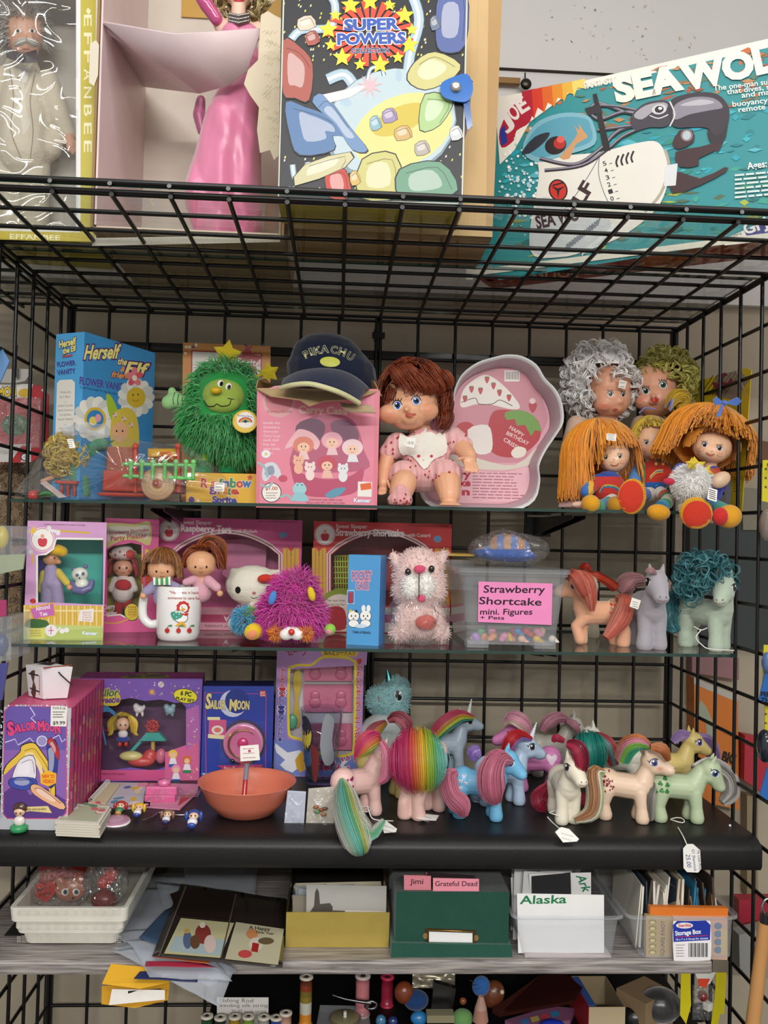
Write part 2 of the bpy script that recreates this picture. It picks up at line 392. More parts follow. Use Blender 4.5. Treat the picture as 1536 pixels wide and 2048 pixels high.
def curls(mb,samp,R0,r,cols,rng=RNG):
    for p,n in samp:
        a = n.orthogonal().normalized(); b = n.cross(a); th = rng.uniform(0,6.28); u = a*math.cos(th)+b*math.sin(th); q = (n*rng.uniform(.4,1)+(a*math.sin(th)-b*math.cos(th))*rng.uniform(-.7,.7)).normalized()
        R1 = R0*rng.uniform(.6,1.2); turns = rng.uniform(.5,1.05); drift = V((rng.uniform(-.3,.3),rng.uniform(-.3,.3),-rng.uniform(0,.8)))*R1; pts = []
        for i in range(9): t = i/8; g = t*turns*6.28; pts.append(p+q*(R1*(1-math.cos(g)))*.9+u*(R1*math.sin(g))+drift*t)
        cc = cols[rng.randrange(len(cols))]
        for k in range(4):
            of = V((rng.uniform(-1,1),rng.uniform(-1,1),rng.uniform(-1,1)))*r*1.4; mb.tube([p_+of for p_ in pts],[r*.55]*7+[r*.4,r*.2],cc,3,False)
    return mb
# ---------------------------------------------------------------- cartons
class Carton:
    """a box standing with its front face from P0 (lower left) to P1 (lower right)"""
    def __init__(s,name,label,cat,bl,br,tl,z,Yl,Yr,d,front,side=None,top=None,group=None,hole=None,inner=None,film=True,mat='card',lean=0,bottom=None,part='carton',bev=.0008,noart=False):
        P0 = at(*bl,Yl); P1 = at(*br,Yr); h = at(*tl,Yl).z-z if not callable(z) else 0
        if callable(z): z0 = z(P0.x); z1 = z(P1.x); h = at(*tl,Yl).z-z0
        else: z0 = z1 = z
        P0.z = z0; P1.z = z1; u = (P1-P0); s.w = u.length; u.normalize(); n = V((u.y,-u.x,0)).normalized(); up = V((0,0,1))
        if lean: up = (V((0,0,1))-n*math.tan(lean)).normalized(); n = u.cross(up).normalized(); n = n if n.y < 0 else -n
        s.P0,s.P1,s.u,s.n,s.up,s.h,s.d = P0,P1,u,n,up,h,d
        s.root = thing(name,label,cat,(P0+P1)/2-n*d/2,group)
        s.front = Plane(P0,n); s.left = Plane(P0,-u); s.right = Plane(P1,u); s.topp = Plane(P0+up*h,up)
        side = side or front; top = top or side; bk = -n*d; U = up*h; mb = MB()
        A,B,C,D = P0,P1,P1+U,P0+U; t = .0012
        if hole is None:
            v = [A,B,C,D,A+bk,B+bk,C+bk,D+bk]
            mb.add(v,[(0,1,2,3)],front); mb.add(v,[(5,4,7,6)],side); mb.add(v,[(4,0,3,7),(1,5,6,2)],side); mb.add(v,[(3,2,6,7)],top); mb.add(v,[(4,5,1,0)],bottom or side)
        else:
            v = [A,B,C,D,A+bk,B+bk,C+bk,D+bk]
            mb.add(v,[(5,4,7,6)],side); mb.add(v,[(4,0,3,7),(1,5,6,2)],side); mb.add(v,[(3,2,6,7)],top); mb.add(v,[(4,5,1,0)],side)
            q = [A+u*t+up*t,B-u*t+up*t,C-u*t-up*t,D+u*t-up*t]; q2 = [p+bk+n*t for p in q]; q = [p-n*t for p in q]
            mb.add(q+q2,[(4,5,6,7),(0,4,7,3),(5,1,2,6),(7,6,2,3),(0,1,5,4)],inner)
            hp = [s.front.hit(*p)[0] for p in hole]
            def loc(p): e = p-A; return (e.dot(u),e.dot(up))
            h2 = [loc(p) for p in hp]; t3 = .001
            h2 = [(max(.002,min(s.w-.002,a)),max(.002,min(h-.002,b))) for a,b in h2]
            ou = [(0,0),(s.w,0),(s.w,h),(0,h)]; tri = tessellate_polygon([[V((a,b,0)) for a,b in ou],[V((a,b,0)) for a,b in h2]])
            al = [A+u*a+up*b for a,b in ou+h2]; mb.add(al,[tuple(f) for f in tri],front)
            bk2 = [p-n*t3 for p in al]; mb.add(bk2,[tuple(f)[::-1] for f in tri],inner)
            k = len(h2); mb.add(al[4:]+bk2[4:],[(i,(i+1) % k,k+(i+1) % k,k+i) for i in range(k)],front)
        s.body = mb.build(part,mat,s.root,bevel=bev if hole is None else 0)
        if hole is not None and film:
            f = MB(); f.add([A+u*a+up*b-n*.0015 for a,b in h2],[tuple(range(len(h2)))],'ffffff'); f.build('window_film','film',s.root)
        s.A = Art(s.front)
    def inside(s,f): return s.P0.y-s.n.y*0+(-s.n*f).y      # depth value f metres behind the front's left corner
    def fin(s,nm='printed_front'): s.A.done(nm,s.root); return s
def card_on(mb,surf,pts,t=.0006,col='ffffff'):
    P = []
    for p in pts:
        q,n = surf.hit(*p)
        if q is None: return
        P.append(q+n*t)
    mb.add(P,[tuple(range(len(P)))],col)
zg1 = lambda x: .3005+.008*x
zg2 = lambda x: .0685+.003*x
ZB = -.212; ZW = -.395; ZT = .706
# ================================================================ the setting
mb = MB(); mb.box((0,.09,.15),(4.4,.06,3.4),'a49a88'); struct(mb.build('wall_back','wallpaint'))
mb = MB(); mb.box((0,-1.1,-1.25),(4.4,3,.04),'6b665f'); struct(mb.build('floor','cement'))
mb = MB(); mb.box((0,.0515,1.23),(4.4,.017,.94),'c9c7c6'); struct(mb.build('trim_1','wallpaint'))
mb = MB(); mb.box((.3,.040,1.24),(3.8,.006,.003),'2c2622'); o = struct(mb.build('trim_2','metal'))
# faint brown scuffs on the plaster
a = Art(Plane((0,.0425,1.1),(0,-1,0))); rr = random.Random(3)
for i in range(46):
    x = rr.choice((1150,1200,1280,1285,1370,1090)); q = rr.uniform(-22,22); y = rr.uniform(8,125)
    a.poly([(x+q+rr.uniform(-4,4),y+rr.uniform(-4,4)) for _ in range(4)],rr.choice(('b5a88f','bdb2a0','a89b84')))
o = a.mb.build('trim_3','print'); struct(o)
WR = .0033; BLK = '0b0b0c'
def wire_panel(name,label,o,u,v,nu,nv,s=.0762,fr=True,group=None,back=None,cat='wire rack'):
    """welded grid: nu x nv squares from corner o, along u and v; wires along v sit behind those along u"""
    mb = MB(); o,u,v = V(o),V(u),V(v); n = u.cross(v)*(WR*1.7)
    if back: n = -n
    for i in range(nu+1): mb.tube([o+u*(s*i)+n-v*.006,o+u*(s*i)+n+v*(s*nv+.006)],WR,BLK,7)
    for j in range(nv+1): mb.tube([o+v*(s*j)-u*.006,o+v*(s*j)+u*(s*nu+.006)],WR,BLK,7)
    if fr:
        for q in (0,nu): mb.tube([o+u*(s*q)-v*.006,o+u*(s*q)+v*(s*nv+.006)],WR*1.15,BLK,7)
    ob = mb.build(name,'wire'); tag(ob,label,cat); return ob
Z0g = -.0762*16
X,Y_,Z = V((1,0,0)),V((0,1,0)),V((0,0,1))
wire_panel('wire_grid','black wire grid wall behind the left half of the shelves',(-.6136,.0,Z0g),X,Z,8,25)
wire_panel('wire_grid','black wire grid wall behind the right half of the shelves',(.004,.0,Z0g),X,Z,8,25)
wire_panel('wire_grid','black wire grid side wall at the left end of the shelves',(-.615,.0,Z0g),-Y_,Z,8,25,back=True)
wire_panel('wire_grid','black wire grid side wall at the right end, beside the doll with blue bow',(.615,.0,Z0g),-Y_,Z,8,25)
tg = wire_panel('grid_shelf','black wire grid laid flat as the top shelf under the boxed dolls',(-.607,-.607,.695),X,Y_,16,8,back=True,fr=False)
tg.rotation_euler = (0,0,0)
# double front rail and second wire rim of the flat grid
mb = MB(); mb.tube([(-.9,-.618,.7035),(.66,-.618,.7035)],WR*1.25,BLK,8); mb.tube([(-.9,-.60,.6945),(.66,-.60,.6945)],WR,BLK,8)
o = mb.build('front_rail','wire',tg)
for i in range(17):
    mb = MB(); mb.tube([(-.607+.0762*i,-.619,.699),(-.607+.0762*i,-.6235,.6995)],WR*.95,'4a4c4d',8)
    mb.build('wire_tip','metal',tg)
wire_panel('grid_shelf','black wire grid shelf of the next bay at upper left',(-1.245,-.607,.695),X,Y_,8,8,back=True,fr=False)
# corner posts where the panels are tied
for x,lab in ((-.617,'left'),(.617,'right')):
    mb = MB(); mb.box((x,.012,-.26),(.014,.012,1.9),BLK); tag(mb.build('corner_post','wire'),'black steel post in the %s rear corner of the wire bay' % lab,'post')
mb = MB(); mb.box((0,.010,.62),(1.22,.012,.012),BLK); tag(mb.build('rear_rail','wire'),'black rail along the rear edge under the top wire shelf','rail')
for x,z,lab in ((0.0,.655,'two rear panels above the navy cap'),(-.609,.60,'left rear corner of the bay')):
    mb = MB(); mb.box((x,-.006,z),(.026,.008,.012),BLK); mb.tube([(x-.008,-.008,z+.012),(x-.008,-.012,z-.014)],.002,BLK,6)
    tag(mb.build('panel_clip','wire'),'small black clip joining the ' + lab,'clip')
# glass sheets on the top grid and the two glass shelves
def glass_sheet(label,x0,x1,y0,y1,z0,z1,t=.005,name='glass_shelf'):
    mb = MB(); P = [V((x0,y0,z0-t)),V((x1,y0,z1-t)),V((x1,y1,z1-t)),V((x0,y1,z0-t))]; P += [p+V((0,0,t)) for p in P]
    mb.add(P,[(3,2,1,0),(4,5,6,7)],'ffffff',0); mb.add(P,[(0,1,5,4),(1,2,6,5),(2,3,7,6),(3,0,4,7)],'1d3a33',1)
    return tag(mb.build(name,['glass','gloss']),label,'glass shelf')
glass_sheet('clear glass sheet along the front of the top wire shelf',-.9,.65,-.612,-.33,.7035,.7035,.004,'glass_sheet')
glass_sheet('clear glass sheet along the rear of the top wire shelf',-.9,.62,-.325,-.02,.7035,.7035,.004,'glass_sheet')
glass_sheet('upper glass shelf holding the large dolls and cake pan',-.593,.597,-.345,-.02,zg1(-.593)-.0002,zg1(.597)-.0002)
glass_sheet('lower glass shelf holding the white mug and pink-signed tub',-.582,.588,-.35,-.02,zg2(-.582)-.0002,zg2(.588)-.0002)
# sloping steel brackets
def bracket(x,z,lab):
    mb = MB(); t = .006; P = [(0,-.004),(-.30,-.004),(-.30,-.010),(-.01,-.04),(0,-.04)]
    for sx in (-.011,.011): mb.prism([(x+sx-.001,a-.006,z+b) for a,b in P],(.002,0,0),'101011')
    mb.box((x,-.156,z-.0045),(.024,.30,.0015),'101011'); mb.box((x,-.008,z-.022),(.05,.006,.04),'0e0e0f')
    tag(mb.build('shelf_bracket','wire',bevel=.0005),'black steel bracket ' + lab,'bracket')
bracket(-.37,zg1(-.37)-.005,'under the upper glass shelf, above the boxed doll with red hat'); bracket(.335,zg1(.33)-.005,'under the upper glass shelf, behind the peach pony')
bracket(-.23,zg2(-.23)-.005,'under the lower glass shelf, below the white mug'); bracket(.29,zg2(.3)-.005,'under the lower glass shelf, above the unicorns')
# black shelf with a rolled front edge
mb = MB(); prof = [(-.02,ZB),(-.375,ZB)]
for i in range(9): a = math.pi/2*i/8; prof.append((-.385-.03*math.sin(a),ZB-.018+.018*math.cos(a)))
prof += [(-.415,-.252),(-.411,-.259),(-.403,-.259),(-.401,-.235),(-.02,-.235)]
k = len(prof); vs = [(x,y,z) for x in (-.72,.606) for y,z in prof]
mb.add(vs,[(i,(i+1) % k,k+(i+1) % k,k+i) for i in range(k)],'1b1b1c',0,False); mb.add(vs,[tuple(range(k))[::-1],tuple(range(k,2*k))],'1b1b1c')
mb.s = [3 <= i % 100 <= 10 for i in range(len(mb.f))]
tag(mb.build('shelf_board','blackshelf'),'matte black shelf with rolled front edge under the toy ponies','shelf')
mb = MB(); mb.box((-.055,-.22,ZW-.011),(1.165,.40,.021),'ffffff'); tag(mb.build('shelf_board','grey_wood',bevel=.004),'grey wood-grain shelf board under the card boxes and tubs','shelf')
mb = MB(); mb.box((-.48,-.19,ZW+.0012),(.20,.30,.002),'17171a'); tag(mb.build('shelf_mat','blackshelf'),'black mat on the grey wood shelf under the white basket','mat')
mb = MB(); mb.box((.15,-.30,-.581),(.84,.58,.012),'141314'); tag(mb.build('shelf_board','blackshelf'),'black shelf at the bottom under the thread spools','shelf')
mb = MB(); mb.box((.12,-.018,-.535),(.78,.004,.23),'111011'); tag(mb.build('backing_board','blackshelf'),'black backing board behind the thread spools','board')
# ================================================================ things on the top wire shelf
zt = lambda x: ZT
def wavy(mb,surf,pts,nu,nv,amp,seed=1,sc=30,off=.002,col='ffffff'):
    """wrinkled clear sheet over the pixel quad pts (tl,tr,br,bl)"""
    from mathutils import noise
    tl,tr,br,bl = [surf.hit(*p)[0] for p in pts]; n = surf.n
    def fn(u,v):
        p = tl.lerp(tr,u).lerp(bl.lerp(br,u),v)
        return p+n*(off+amp*(noise.noise(p*sc+V((seed,0,0)))+.5*abs(noise.noise(p*sc*2.3+V((0,seed,0))))))
    mb.grid(fn,nu,nv,col); return mb
# --- boxed doll in cream suit
c = Carton('doll_box','yellow-edged window box with a grey-haired doll in cream suit, far left of the top shelf','doll box',(-190,474),(192,486),(-190,-120),zt,-.40,-.375,.16,'e9e6e0',side='c9b54a',top='ddd8cc',
           hole=[(-150,-90),(156,-90),(156,462),(-150,452)],inner='cfcac0',film=False)
A = c.A; A.quad((160,-100),(192,-100),(190,482),(160,480),'c8ba3c'); A.rect(152,-100,161,464,'eef0f0'); A.quad((-190,458),(162,465),(190,484),(-190,474),'c3b030')
for i,ch in enumerate('EFFANBEE'): A.text(ch,168,30+i*36,168,52+i*36,16,'f4f0c8',.01,up=(1,0))
A.text('EFFANBEE',20,478,120,480,10,'f1ecc0',.02); A.poly([(176,15),(182,22),(177,30),(172,22)],'f4f0c8'); c.fin()
f = MB(); wavy(f,c.front,[(-150,-90),(156,-90),(156,462),(-150,452)],70,110,.020,3,9,.003); f.build('window_film','gloss_film',c.root)
th = thing('gentleman_doll','doll with grey hair, moustache, dark bow tie and cream suit inside the clear-fronted box','doll',at(40,460,-.28))
B = Blob().ep(48,62,-.29,40,52,40).ep(50,98,-.295,26,22,26).ep(60,78,-.315,8,10,8).ep(82,75,-.29,6,12,6).cp((48,100,-.29,17),(45,135,-.28,20)).make(.003)
hd = B.mesh('d9a58a').build('head','vinyl',th)
a = Art(Skin(B.bvh)); a.ell(36,62,7,4,'f4f0ea'); a.ell(64,62,7,4,'f4f0ea'); a.ell(36,62,3,3.5,'2c2a30'); a.ell(64,62,3,3.5,'2c2a30'); a.line([(28,53),(44,52)],3,'cfc8c0'); a.line([(56,52),(72,54)],3,'cfc8c0'); a.line([(46,98),(58,98)],2.5,'a85a50'); a.done('face_paint',hd)
h = MB(); fur(h,B.samples(900,lambda p: (pix(p)[1] < 36) or (abs(pix(p)[0]-50) > 30 and pix(p)[1] < 95)),.02,.0011,['c9c5be','a9a5a0','b9b4ab'],.7,.5); h.build('hair','hair',th)
h = MB(); lockp(h,[(54,80,-.345),(40,86,-.34),(28,92,-.325)],[4,7,2],16,1.2,['dedad2']); lockp(h,[(54,80,-.345),(68,86,-.34),(80,90,-.325)],[4,7,2],16,1.2,['dedad2']); h.build('moustache','hair',th)
Bs = Blob().cp((45,140,-.28,34),(50,230,-.275,50),(48,310,-.275,52)).cp((95,165,-.28,24),(120,235,-.275,21),(138,272,-.27,16)).cp((5,160,-.28,26),(-30,240,-.275,22)).ep(20,290,-.27,55,50,38).ep(95,290,-.27,30,34,24).make(.0035)
Bs.mesh('d6cdb8').build('jacket','cloth',th)
Bl = Blob().cp((15,310,-.27,34),(18,400,-.27,28),(15,470,-.27,27)).cp((66,310,-.27,34),(68,400,-.27,29),(70,470,-.27,28)).make(.0035)
Bl.mesh('d0c7b2').build('trousers','cloth',th)
B = Blob().cp((138,270,-.275,9),(143,292,-.28,10),(146,305,-.28,5)).cp((136,285,-.285,4),(137,302,-.285,3)).cp((150,285,-.28,4),(152,302,-.28,3)).make(.0015); B.mesh('d9a58a').build('hand','vinyl',th)
a = Art(Skin(Bs.bvh)); a.poly([(22,130),(48,160),(72,130),(60,250),(48,270),(20,250)],'e4ddcd'); a.poly([(30,124),(48,134),(66,124),(52,165),(44,165)],'f2efe8')
for y in (157,178,202): a.ell(38,y,4,4,'a89a80')
a.line([(72,140),(60,200),(66,260),(60,320)],2,'9c917b',3); a.line([(20,140),(28,200),(22,260),(44,320)],2,'9c917b',3); a.done('suit_front',th,'cloth')
m = MB(); P = [at(*q) for q in ((44,108,-.335),(44,126,-.335),(14,92,-.32),(14,116,-.32))]; m.add([P[0],P[1],P[3],P[2]],[(0,1,2,3)],'33222c')
P = [at(*q) for q in ((44,108,-.335),(44,126,-.335),(76,124,-.32),(72,100,-.32))]; m.add([P[0],P[1],P[2],P[3]],[(0,1,2,3)],'3a2834'); m.ell(at(44,116,-.338),.006,'2a1c25'); m.build('bow_tie','satin',th,thick=.003)
# --- torn open cardboard box with a doll in a pink gown
P0,P1 = at(186,476,-.42),at(560,470,-.42); P0.z = P1.z = ZT; x0,x1 = P0.x,P1.x; z1 = 1.13; yb = -.12; yf = -.42; z1 = 1.36
th = thing('open_doll_box','torn open cardboard box lined in pale pink around the pink-gowned doll','box',((x0+x1)/2,-.25,ZT))
m = MB(); m.box((x0-.003,(yf+yb)/2,(ZT+z1)/2+.002),(.004,yb-yf,z1-ZT),'9b7f58'); m.box((x1+.004,(yf+yb)/2,(ZT+z1)/2),(.004,yb-yf,z1-ZT),'a88b62'); m.box(((x0+x1)/2,yb+.002,(ZT+z1)/2),(x1-x0,.004,z1-ZT),'c9bda8'); m.box(((x0+x1)/2,(yf+yb)/2,ZT+.003),(x1-x0+.006,yb-yf,.004),'b59c78')
m.build('carton','corrugate',th)
m = MB(); m.box((x0+.0015,(yf+yb)/2+.002,(ZT+z1)/2+.005),(.003,yb-yf-.004,z1-ZT-.01),'e6d2d4'); m.box(((x0+x1)/2,yb-.002,(ZT+z1)/2+.005),(x1-x0-.006,.002,z1-ZT-.01),'dbd2c6'); m.box(((x0+x1)/2,(yf+yb)/2,ZT+.0075),(x1-x0-.006,yb-yf-.01,.002),'ddcfc4')
m.build('liner','card',th)
m = MB(); zf = at(350,62,-.415).z; fl = [V((x0+.004,-.418,zf+.006)),at(350,68,-.418),at(524,56,-.418),at(494,143,-.40),at(455,172,-.39),at(400,186,-.35),at(285,172,-.13)]; m.add(fl,[(0,1,5,6),(1,4,5),(1,2,3,4)],'e0ccd0',0,True); m.build('inner_flap','card',th,thick=.003)
m = MB(); m.box(((x0+x1)/2+.02,yb-.006,1.285),(x1-x0-.09,.003,.14),'c99b2e'); m.box((x1-.012,-.2,.80),(.003,.14,.16),'c39a4c'); m.build('gold_backing','satin',th)
S = Plane((0,-.425,.8),(0,-1,0)); a = Art(S)
a.poly([(522,30),(536,22),(548,30),(568,40),(568,300),(548,320),(540,300),(520,306),(514,260),(518,215),(500,190),(488,168),(496,140),(516,120),(520,60)],'d8cdb6')
for i in range(40): x = RNG.uniform(524,560); y = RNG.uniform(40,290); a.line([(x,y),(x+5,y-5),(x+9,y+2),(x+13,y-4)],1.1,'b3a68c')
a.mb.build('torn_wrapper','paper',th)
S = Plane((x0-.0055,0,.8),(-1,0,0)); a = Art(Plane((0,-.4225,.8),(0,-1,0))); a.poly([(180,88),(192,80),(198,90),(196,150),(188,172),(178,165)],'ddd6c4'); a.mb.build('torn_label','paper',th)
a = Art(Plane((0,-.4225,.8),(0,-1,0))); a.poly([(186,476),(560,470),(560,484),(184,492)],'b9b4a8')
for i in range(30): x = 215+i*11.5; a.line([(x,484),(x+4,477),(x+6,485),(x+10,478)],1.2,'8a8478')
a.mb.build('patterned_edge','paper',th)
# gowned doll
th = thing('gowned_doll','blonde doll in long pink satin gown and gloves standing in the torn box','doll',at(465,455,-.32))
B = Blob().ep(478,-25,-.34,32,40,32).cp((478,5,-.34,15),(476,45,-.34,15)).ep(474,62,-.34,44,26,22).cp((440,52,-.34,13),(430,28,-.345,12)).cp((516,55,-.34,12),(530,80,-.34,10)).make(.003)
b_ = B.mesh('efc9b4').build('body','vinyl',th); a = Art(Skin(B.bvh)); a.ell(478,0,11,4,'c23a44'); a.done('lips',b_)
m = MB(); curls(m,Blob().ep(478,-22,-.33,44,42,36).make(.004).samples(330,lambda p: not (abs(pix(p)[0]-478) < 28 and p.y < -.33)),.011,.0013,['e9dcae','d8c78e','f1e8c6']); m.build('hair','hair',th)
B = Blob().cp((434,40,-.35,13),(412,8,-.355,15),(385,-40,-.355,15)).make(.003); B.mesh('c04f86').build('glove','gloss',th)
m = MB()
for j in range(3):
    for i in range(13): t = (i-6)/6; m.ell(at(478+t*19,32+j*7-abs(t)*4,-.372+abs(t)*.012),.0028,'a9a6a4',8)
m.build('necklace','metal',th)
for x in (452,504): m = MB(); m.ell(at(x,16,-.365),.004,'b8a88a',8); m.tube([at(x,5,-.362),at(x,14,-.365)],.001,'b8a88a',5); m.build('earring','metal',th)
B = Blob().ep(480,68,-.342,42,24,26)
B.cp((476,75,-.34,34),(490,130,-.335,34),(485,175,-.33,42),(468,250,-.325,58),(455,330,-.32,68),(448,400,-.315,78),(455,445,-.315,72)).make(.004)
from mathutils import noise
for i,p in enumerate(B.v):
    q = max(0,min(1,(1.02-p.z)/.3)); p.y -= (.011*q*noise.noise(V((p.x*42,p.z*9,1)))+.014*q*abs(noise.noise(V((p.x*20+p.z*12,p.z*8,5)))))*1.4; p.z = max(p.z,ZT+.012)
B.mesh('e585ae').build('gown','satin',th)
B = Blob().cp((402,200,-.31,10),(398,230,-.31,13),(404,262,-.31,10)).make(.003); B.mesh('a8527c').build('bow','satin',th)
# --- collector case with snap strap
c = Carton('toy_case','flat vinyl collector case with bright comic cover and blue snap strap','case',(557,404),(925,414),(557,-30),zt,-.56,-.56,.075,'4a5560',side='c9bd4a',bottom='c2b13e',mat='gloss',part='case')
A = c.A; rr = random.Random(4)
A.quad((563,-28),(936,-28),(926,400),(556,402),'23242c')
for i in range(230):
    x = rr.uniform(565,925); y = rr.choice((rr.uniform(-20,120),rr.uniform(-20,120),rr.uniform(290,385)))
    A.quad((x,y),(x+3,y-2),(x+3,y+2),(x,y+4),rr.choice(('e8e060','dfe0da','f0ea90','dcd650')))
def pipe(pts,w_): A.line(pts,w_,'53606c',5); A.line(pts,w_-3,'a9c3d3',5); A.line(pts,w_*.3,'d8e6ee',5)
pipe([(570,100),(600,62),(660,55),(670,10),(650,-20)],18); pipe([(820,-20),(838,40),(820,110),(815,160)],22); pipe([(655,160),(690,150),(715,185)],24)
A.ell(780,250,135,110,'7f95a2',-18); A.ell(782,246,131,106,'b9ccd4',-18); A.ell(805,262,105,70,'d9d58a',-24); A.ell(800,240,60,26,'ccb84a',-24)
pipe([(735,160),(742,138),(762,136),(768,152)],9); A.ell(797,152,6,13,'a9c3d3'); A.ell(692,205,12,8,'a9c3d3',20); pipe([(585,330),(592,360),(618,350),(615,325)],13)
# a plain burst of colour stands where the cover's figures are
shape(A,[(566,82),(600,95),(625,130),(618,200),(590,196),(566,185)],'a8564c',3); shape(A,[(572,205),(610,215),(640,225),(690,250),(700,275),(665,272),(668,300),(600,310),(580,270)],'5579a8',3)
shape(A,[(625,205),(650,190),(700,255),(735,300),(705,300),(670,250)],'6b8db8',3); shape(A,[(880,-15),(932,-15),(930,90),(890,105),(872,80)],'5566a0',3); shape(A,[(830,125),(870,105),(920,130),(900,160),(850,180),(815,160)],'c9c484',3)
shape(A,[(850,190),(905,200),(880,250),(840,260)],'a8c88a',3); shape(A,[(725,320),(790,310),(800,390),(720,395)],'c6c27a',3); shape(A,[(800,340),(880,325),(915,380),(860,398),(800,395)],'6a9a80',3); shape(A,[(652,345),(690,340),(700,392),(660,395)],'c03a2e',3); shape(A,[(610,330),(700,305),(690,335),(590,372)],'c9c49a',2)
[shape(A,[(x,y),(x+q,y-8),(x+q+10,y+14),(x+4,y+22)],cc,2) for x,y,q,cc in ((596,40,26,'e0c8b4'),(612,70,18,'a8564c'),(765,225,20,'9a8ab0'),(790,260,24,'c9a86a'),(740,240,14,'8ab0c0'),(860,40,12,'6a7a90'),(900,260,16,'c9ccd0'),(700,350,12,'d0b060'),(830,290,20,'b0a8a0'))]; A.poly([(646,190),(700,178),(748,166),(700,196),(660,206)],'f0d8dc'); A.star(740,172,26,'f3b5bd',9,.35)
for i in range(26): g = 2*math.pi*i/26; R1 = 1 if i % 2 else .82; A.poly([(740+math.cos(g-.07)*30,68+math.sin(g-.07)*22),(740+math.cos(g-.09)*88*R1,68+math.sin(g-.09)*66*R1),(740+math.cos(g+.09)*88*R1,68+math.sin(g+.09)*66*R1),(740+math.cos(g+.07)*30,68+math.sin(g+.07)*22)],'d8472e')
for i in range(13): g = 2*math.pi*i/13-1.57; A.star(740+math.cos(g)*84,68+math.sin(g)*64,13 if i % 2 else 20,'f4e23a')
for st,x,x2,y in (('SUPER',690,795,62),('POWERS',676,810,90)): A.text(st,x,y,x2,y-3,22,'3056b0',.045,out='f4f4f4',ow=.05)
A.text('COLLECTION',703,107,777,106,9,'2c3f7a',.05,out='f4f4f4',ow=.03); A.text('Kenner',578,386,634,387,12,'eef3f6',.03,out='4a86c4',ow=.03)
A.line([(568,-20),(557,398),(915,408),(924,395),(934,-20)],3,'c9cdc0'); c.fin('printed_cover')
m = MB(); pn = c.front; P = [pn.hit(*q)[0]+pn.n*.006 for q in spl([(932,154),(905,160),(882,172),(880,190),(892,203),(925,210),(940,200),(944,176)],3)]; m.prism(P,(0,-.0025,0),'2a6fc4')
q0 = [pn.hit(*q)[0]+pn.n*.004 for q in ((930,156),(942,165),(936,262),(928,205))]; m.prism([q0[0],q0[1],q0[1]+V((0,.05,-.05)),q0[3]+V((0,.05,-.05))],(.002,0,0),'24569c')
for a_,b_,c_,d_ in (((925,205),(938,205),(944,255),(934,264)),): m.prism([pn.hit(*q)[0]+pn.n*.002 for q in (a_,b_,c_,d_)],(.0,-.003,0),'2460a8')
st = m.build('snap_strap','gloss',c.root); m = MB(); m.ell(pn.hit(910,181)[0]+pn.n*.009,(.008,.005,.008),'c8c6c0',16); m.build('snap','metal',st)
# --- plain corrugated box behind the case
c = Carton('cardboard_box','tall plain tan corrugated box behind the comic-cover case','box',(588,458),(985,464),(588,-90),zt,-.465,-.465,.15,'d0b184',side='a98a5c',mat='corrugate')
A = c.A; A.quad((978,-90),(1008,-90),(985,462),(972,462),'b08c58')
for i in range(26): A.line([(600+i*14.3,-80),(596+i*14.1,456)],1.2,'c4a577')
c.fin('creases')
# --- submarine toy box
P0 = V((.155,-.262,ZT)); P1 = V((.79,-.262-.645*.602,ZT))
c = Carton('toy_submarine_box','long colourful toy submarine box with squid picture at upper right','toy box',pix(P0),pix(P1),pix(P0+V((0,0,.303))),ZT,P0.y,P1.y,.085,'ece9df',side='b8402c',bottom='a84432',top='e6e2d6')
A = c.A; rr = random.Random(9)
A.poly([(950,225),(1560,90),(1560,470),(1000,560),(950,540)],'2f8f96')
for i in range(330):
    x = rr.uniform(1000,1545); t = rr.random(); y = 190-(x-1010)*.2+t*360; L = rr.uniform(10,42); h = rr.uniform(2,7); sl = rr.uniform(-.35,.05)
    cc = rr.choice(('c46a3a','8d6b4a','a8543a','5a7a6a','b98a5c')) if t < .33 else rr.choice(('2aa0b4','3ab0c0','1f7f88','56b4c4','2a8a7c')) if t < .66 else rr.choice(('2a8f7c','1f6a6c','3aa090','7a8a4a','1f7a78','506a50','a8b84a'))
    A.poly([(x,y),(x+L*.5,y-h+sl*L*.5),(x+L,y+sl*L),(x+L*.5,y+h+sl*L*.5)],cc)
A.poly([(935,200),(1180,150),(1150,175),(1060,235),(1005,290),(990,560),(935,560)],'f0ede3',0) if False else None
A.poly([(990,196),(1172,163),(1110,208),(1060,245),(1030,300),(1000,330)],'efece2')
for i,cc in enumerate(('b8283c','d8402e','e06a2c','e2902e','e6b23a','ecd46a')): x = 1044+i*20; A.poly([(x,184-i*4),(x+26,178-i*4),(x+26,238-i*12),(x+12,226-i*10),(x+4,250-i*11)],cc)
A.poly([(1000,260),(1028,210),(1062,215),(1060,245),(1034,262),(1028,282),(1004,296)],'b5263e',3); A.poly([(1000,262),(1010,250),(1016,285),(1003,293)],'2c3c9c')
for i,ch in enumerate('JOE'): A.text(ch,1010+i*17,258-i*15,1026+i*17,248-i*15,32,'efe6e4',.03)
for i in range(170): x = rr.gauss(1050,35); y = rr.gauss(370,45); q = rr.uniform(1.2,4); A.ell(x,y,q,q,rr.choice(('cfe6ec','a8d4e0','ffffff')),0,7) if x > 990 else None
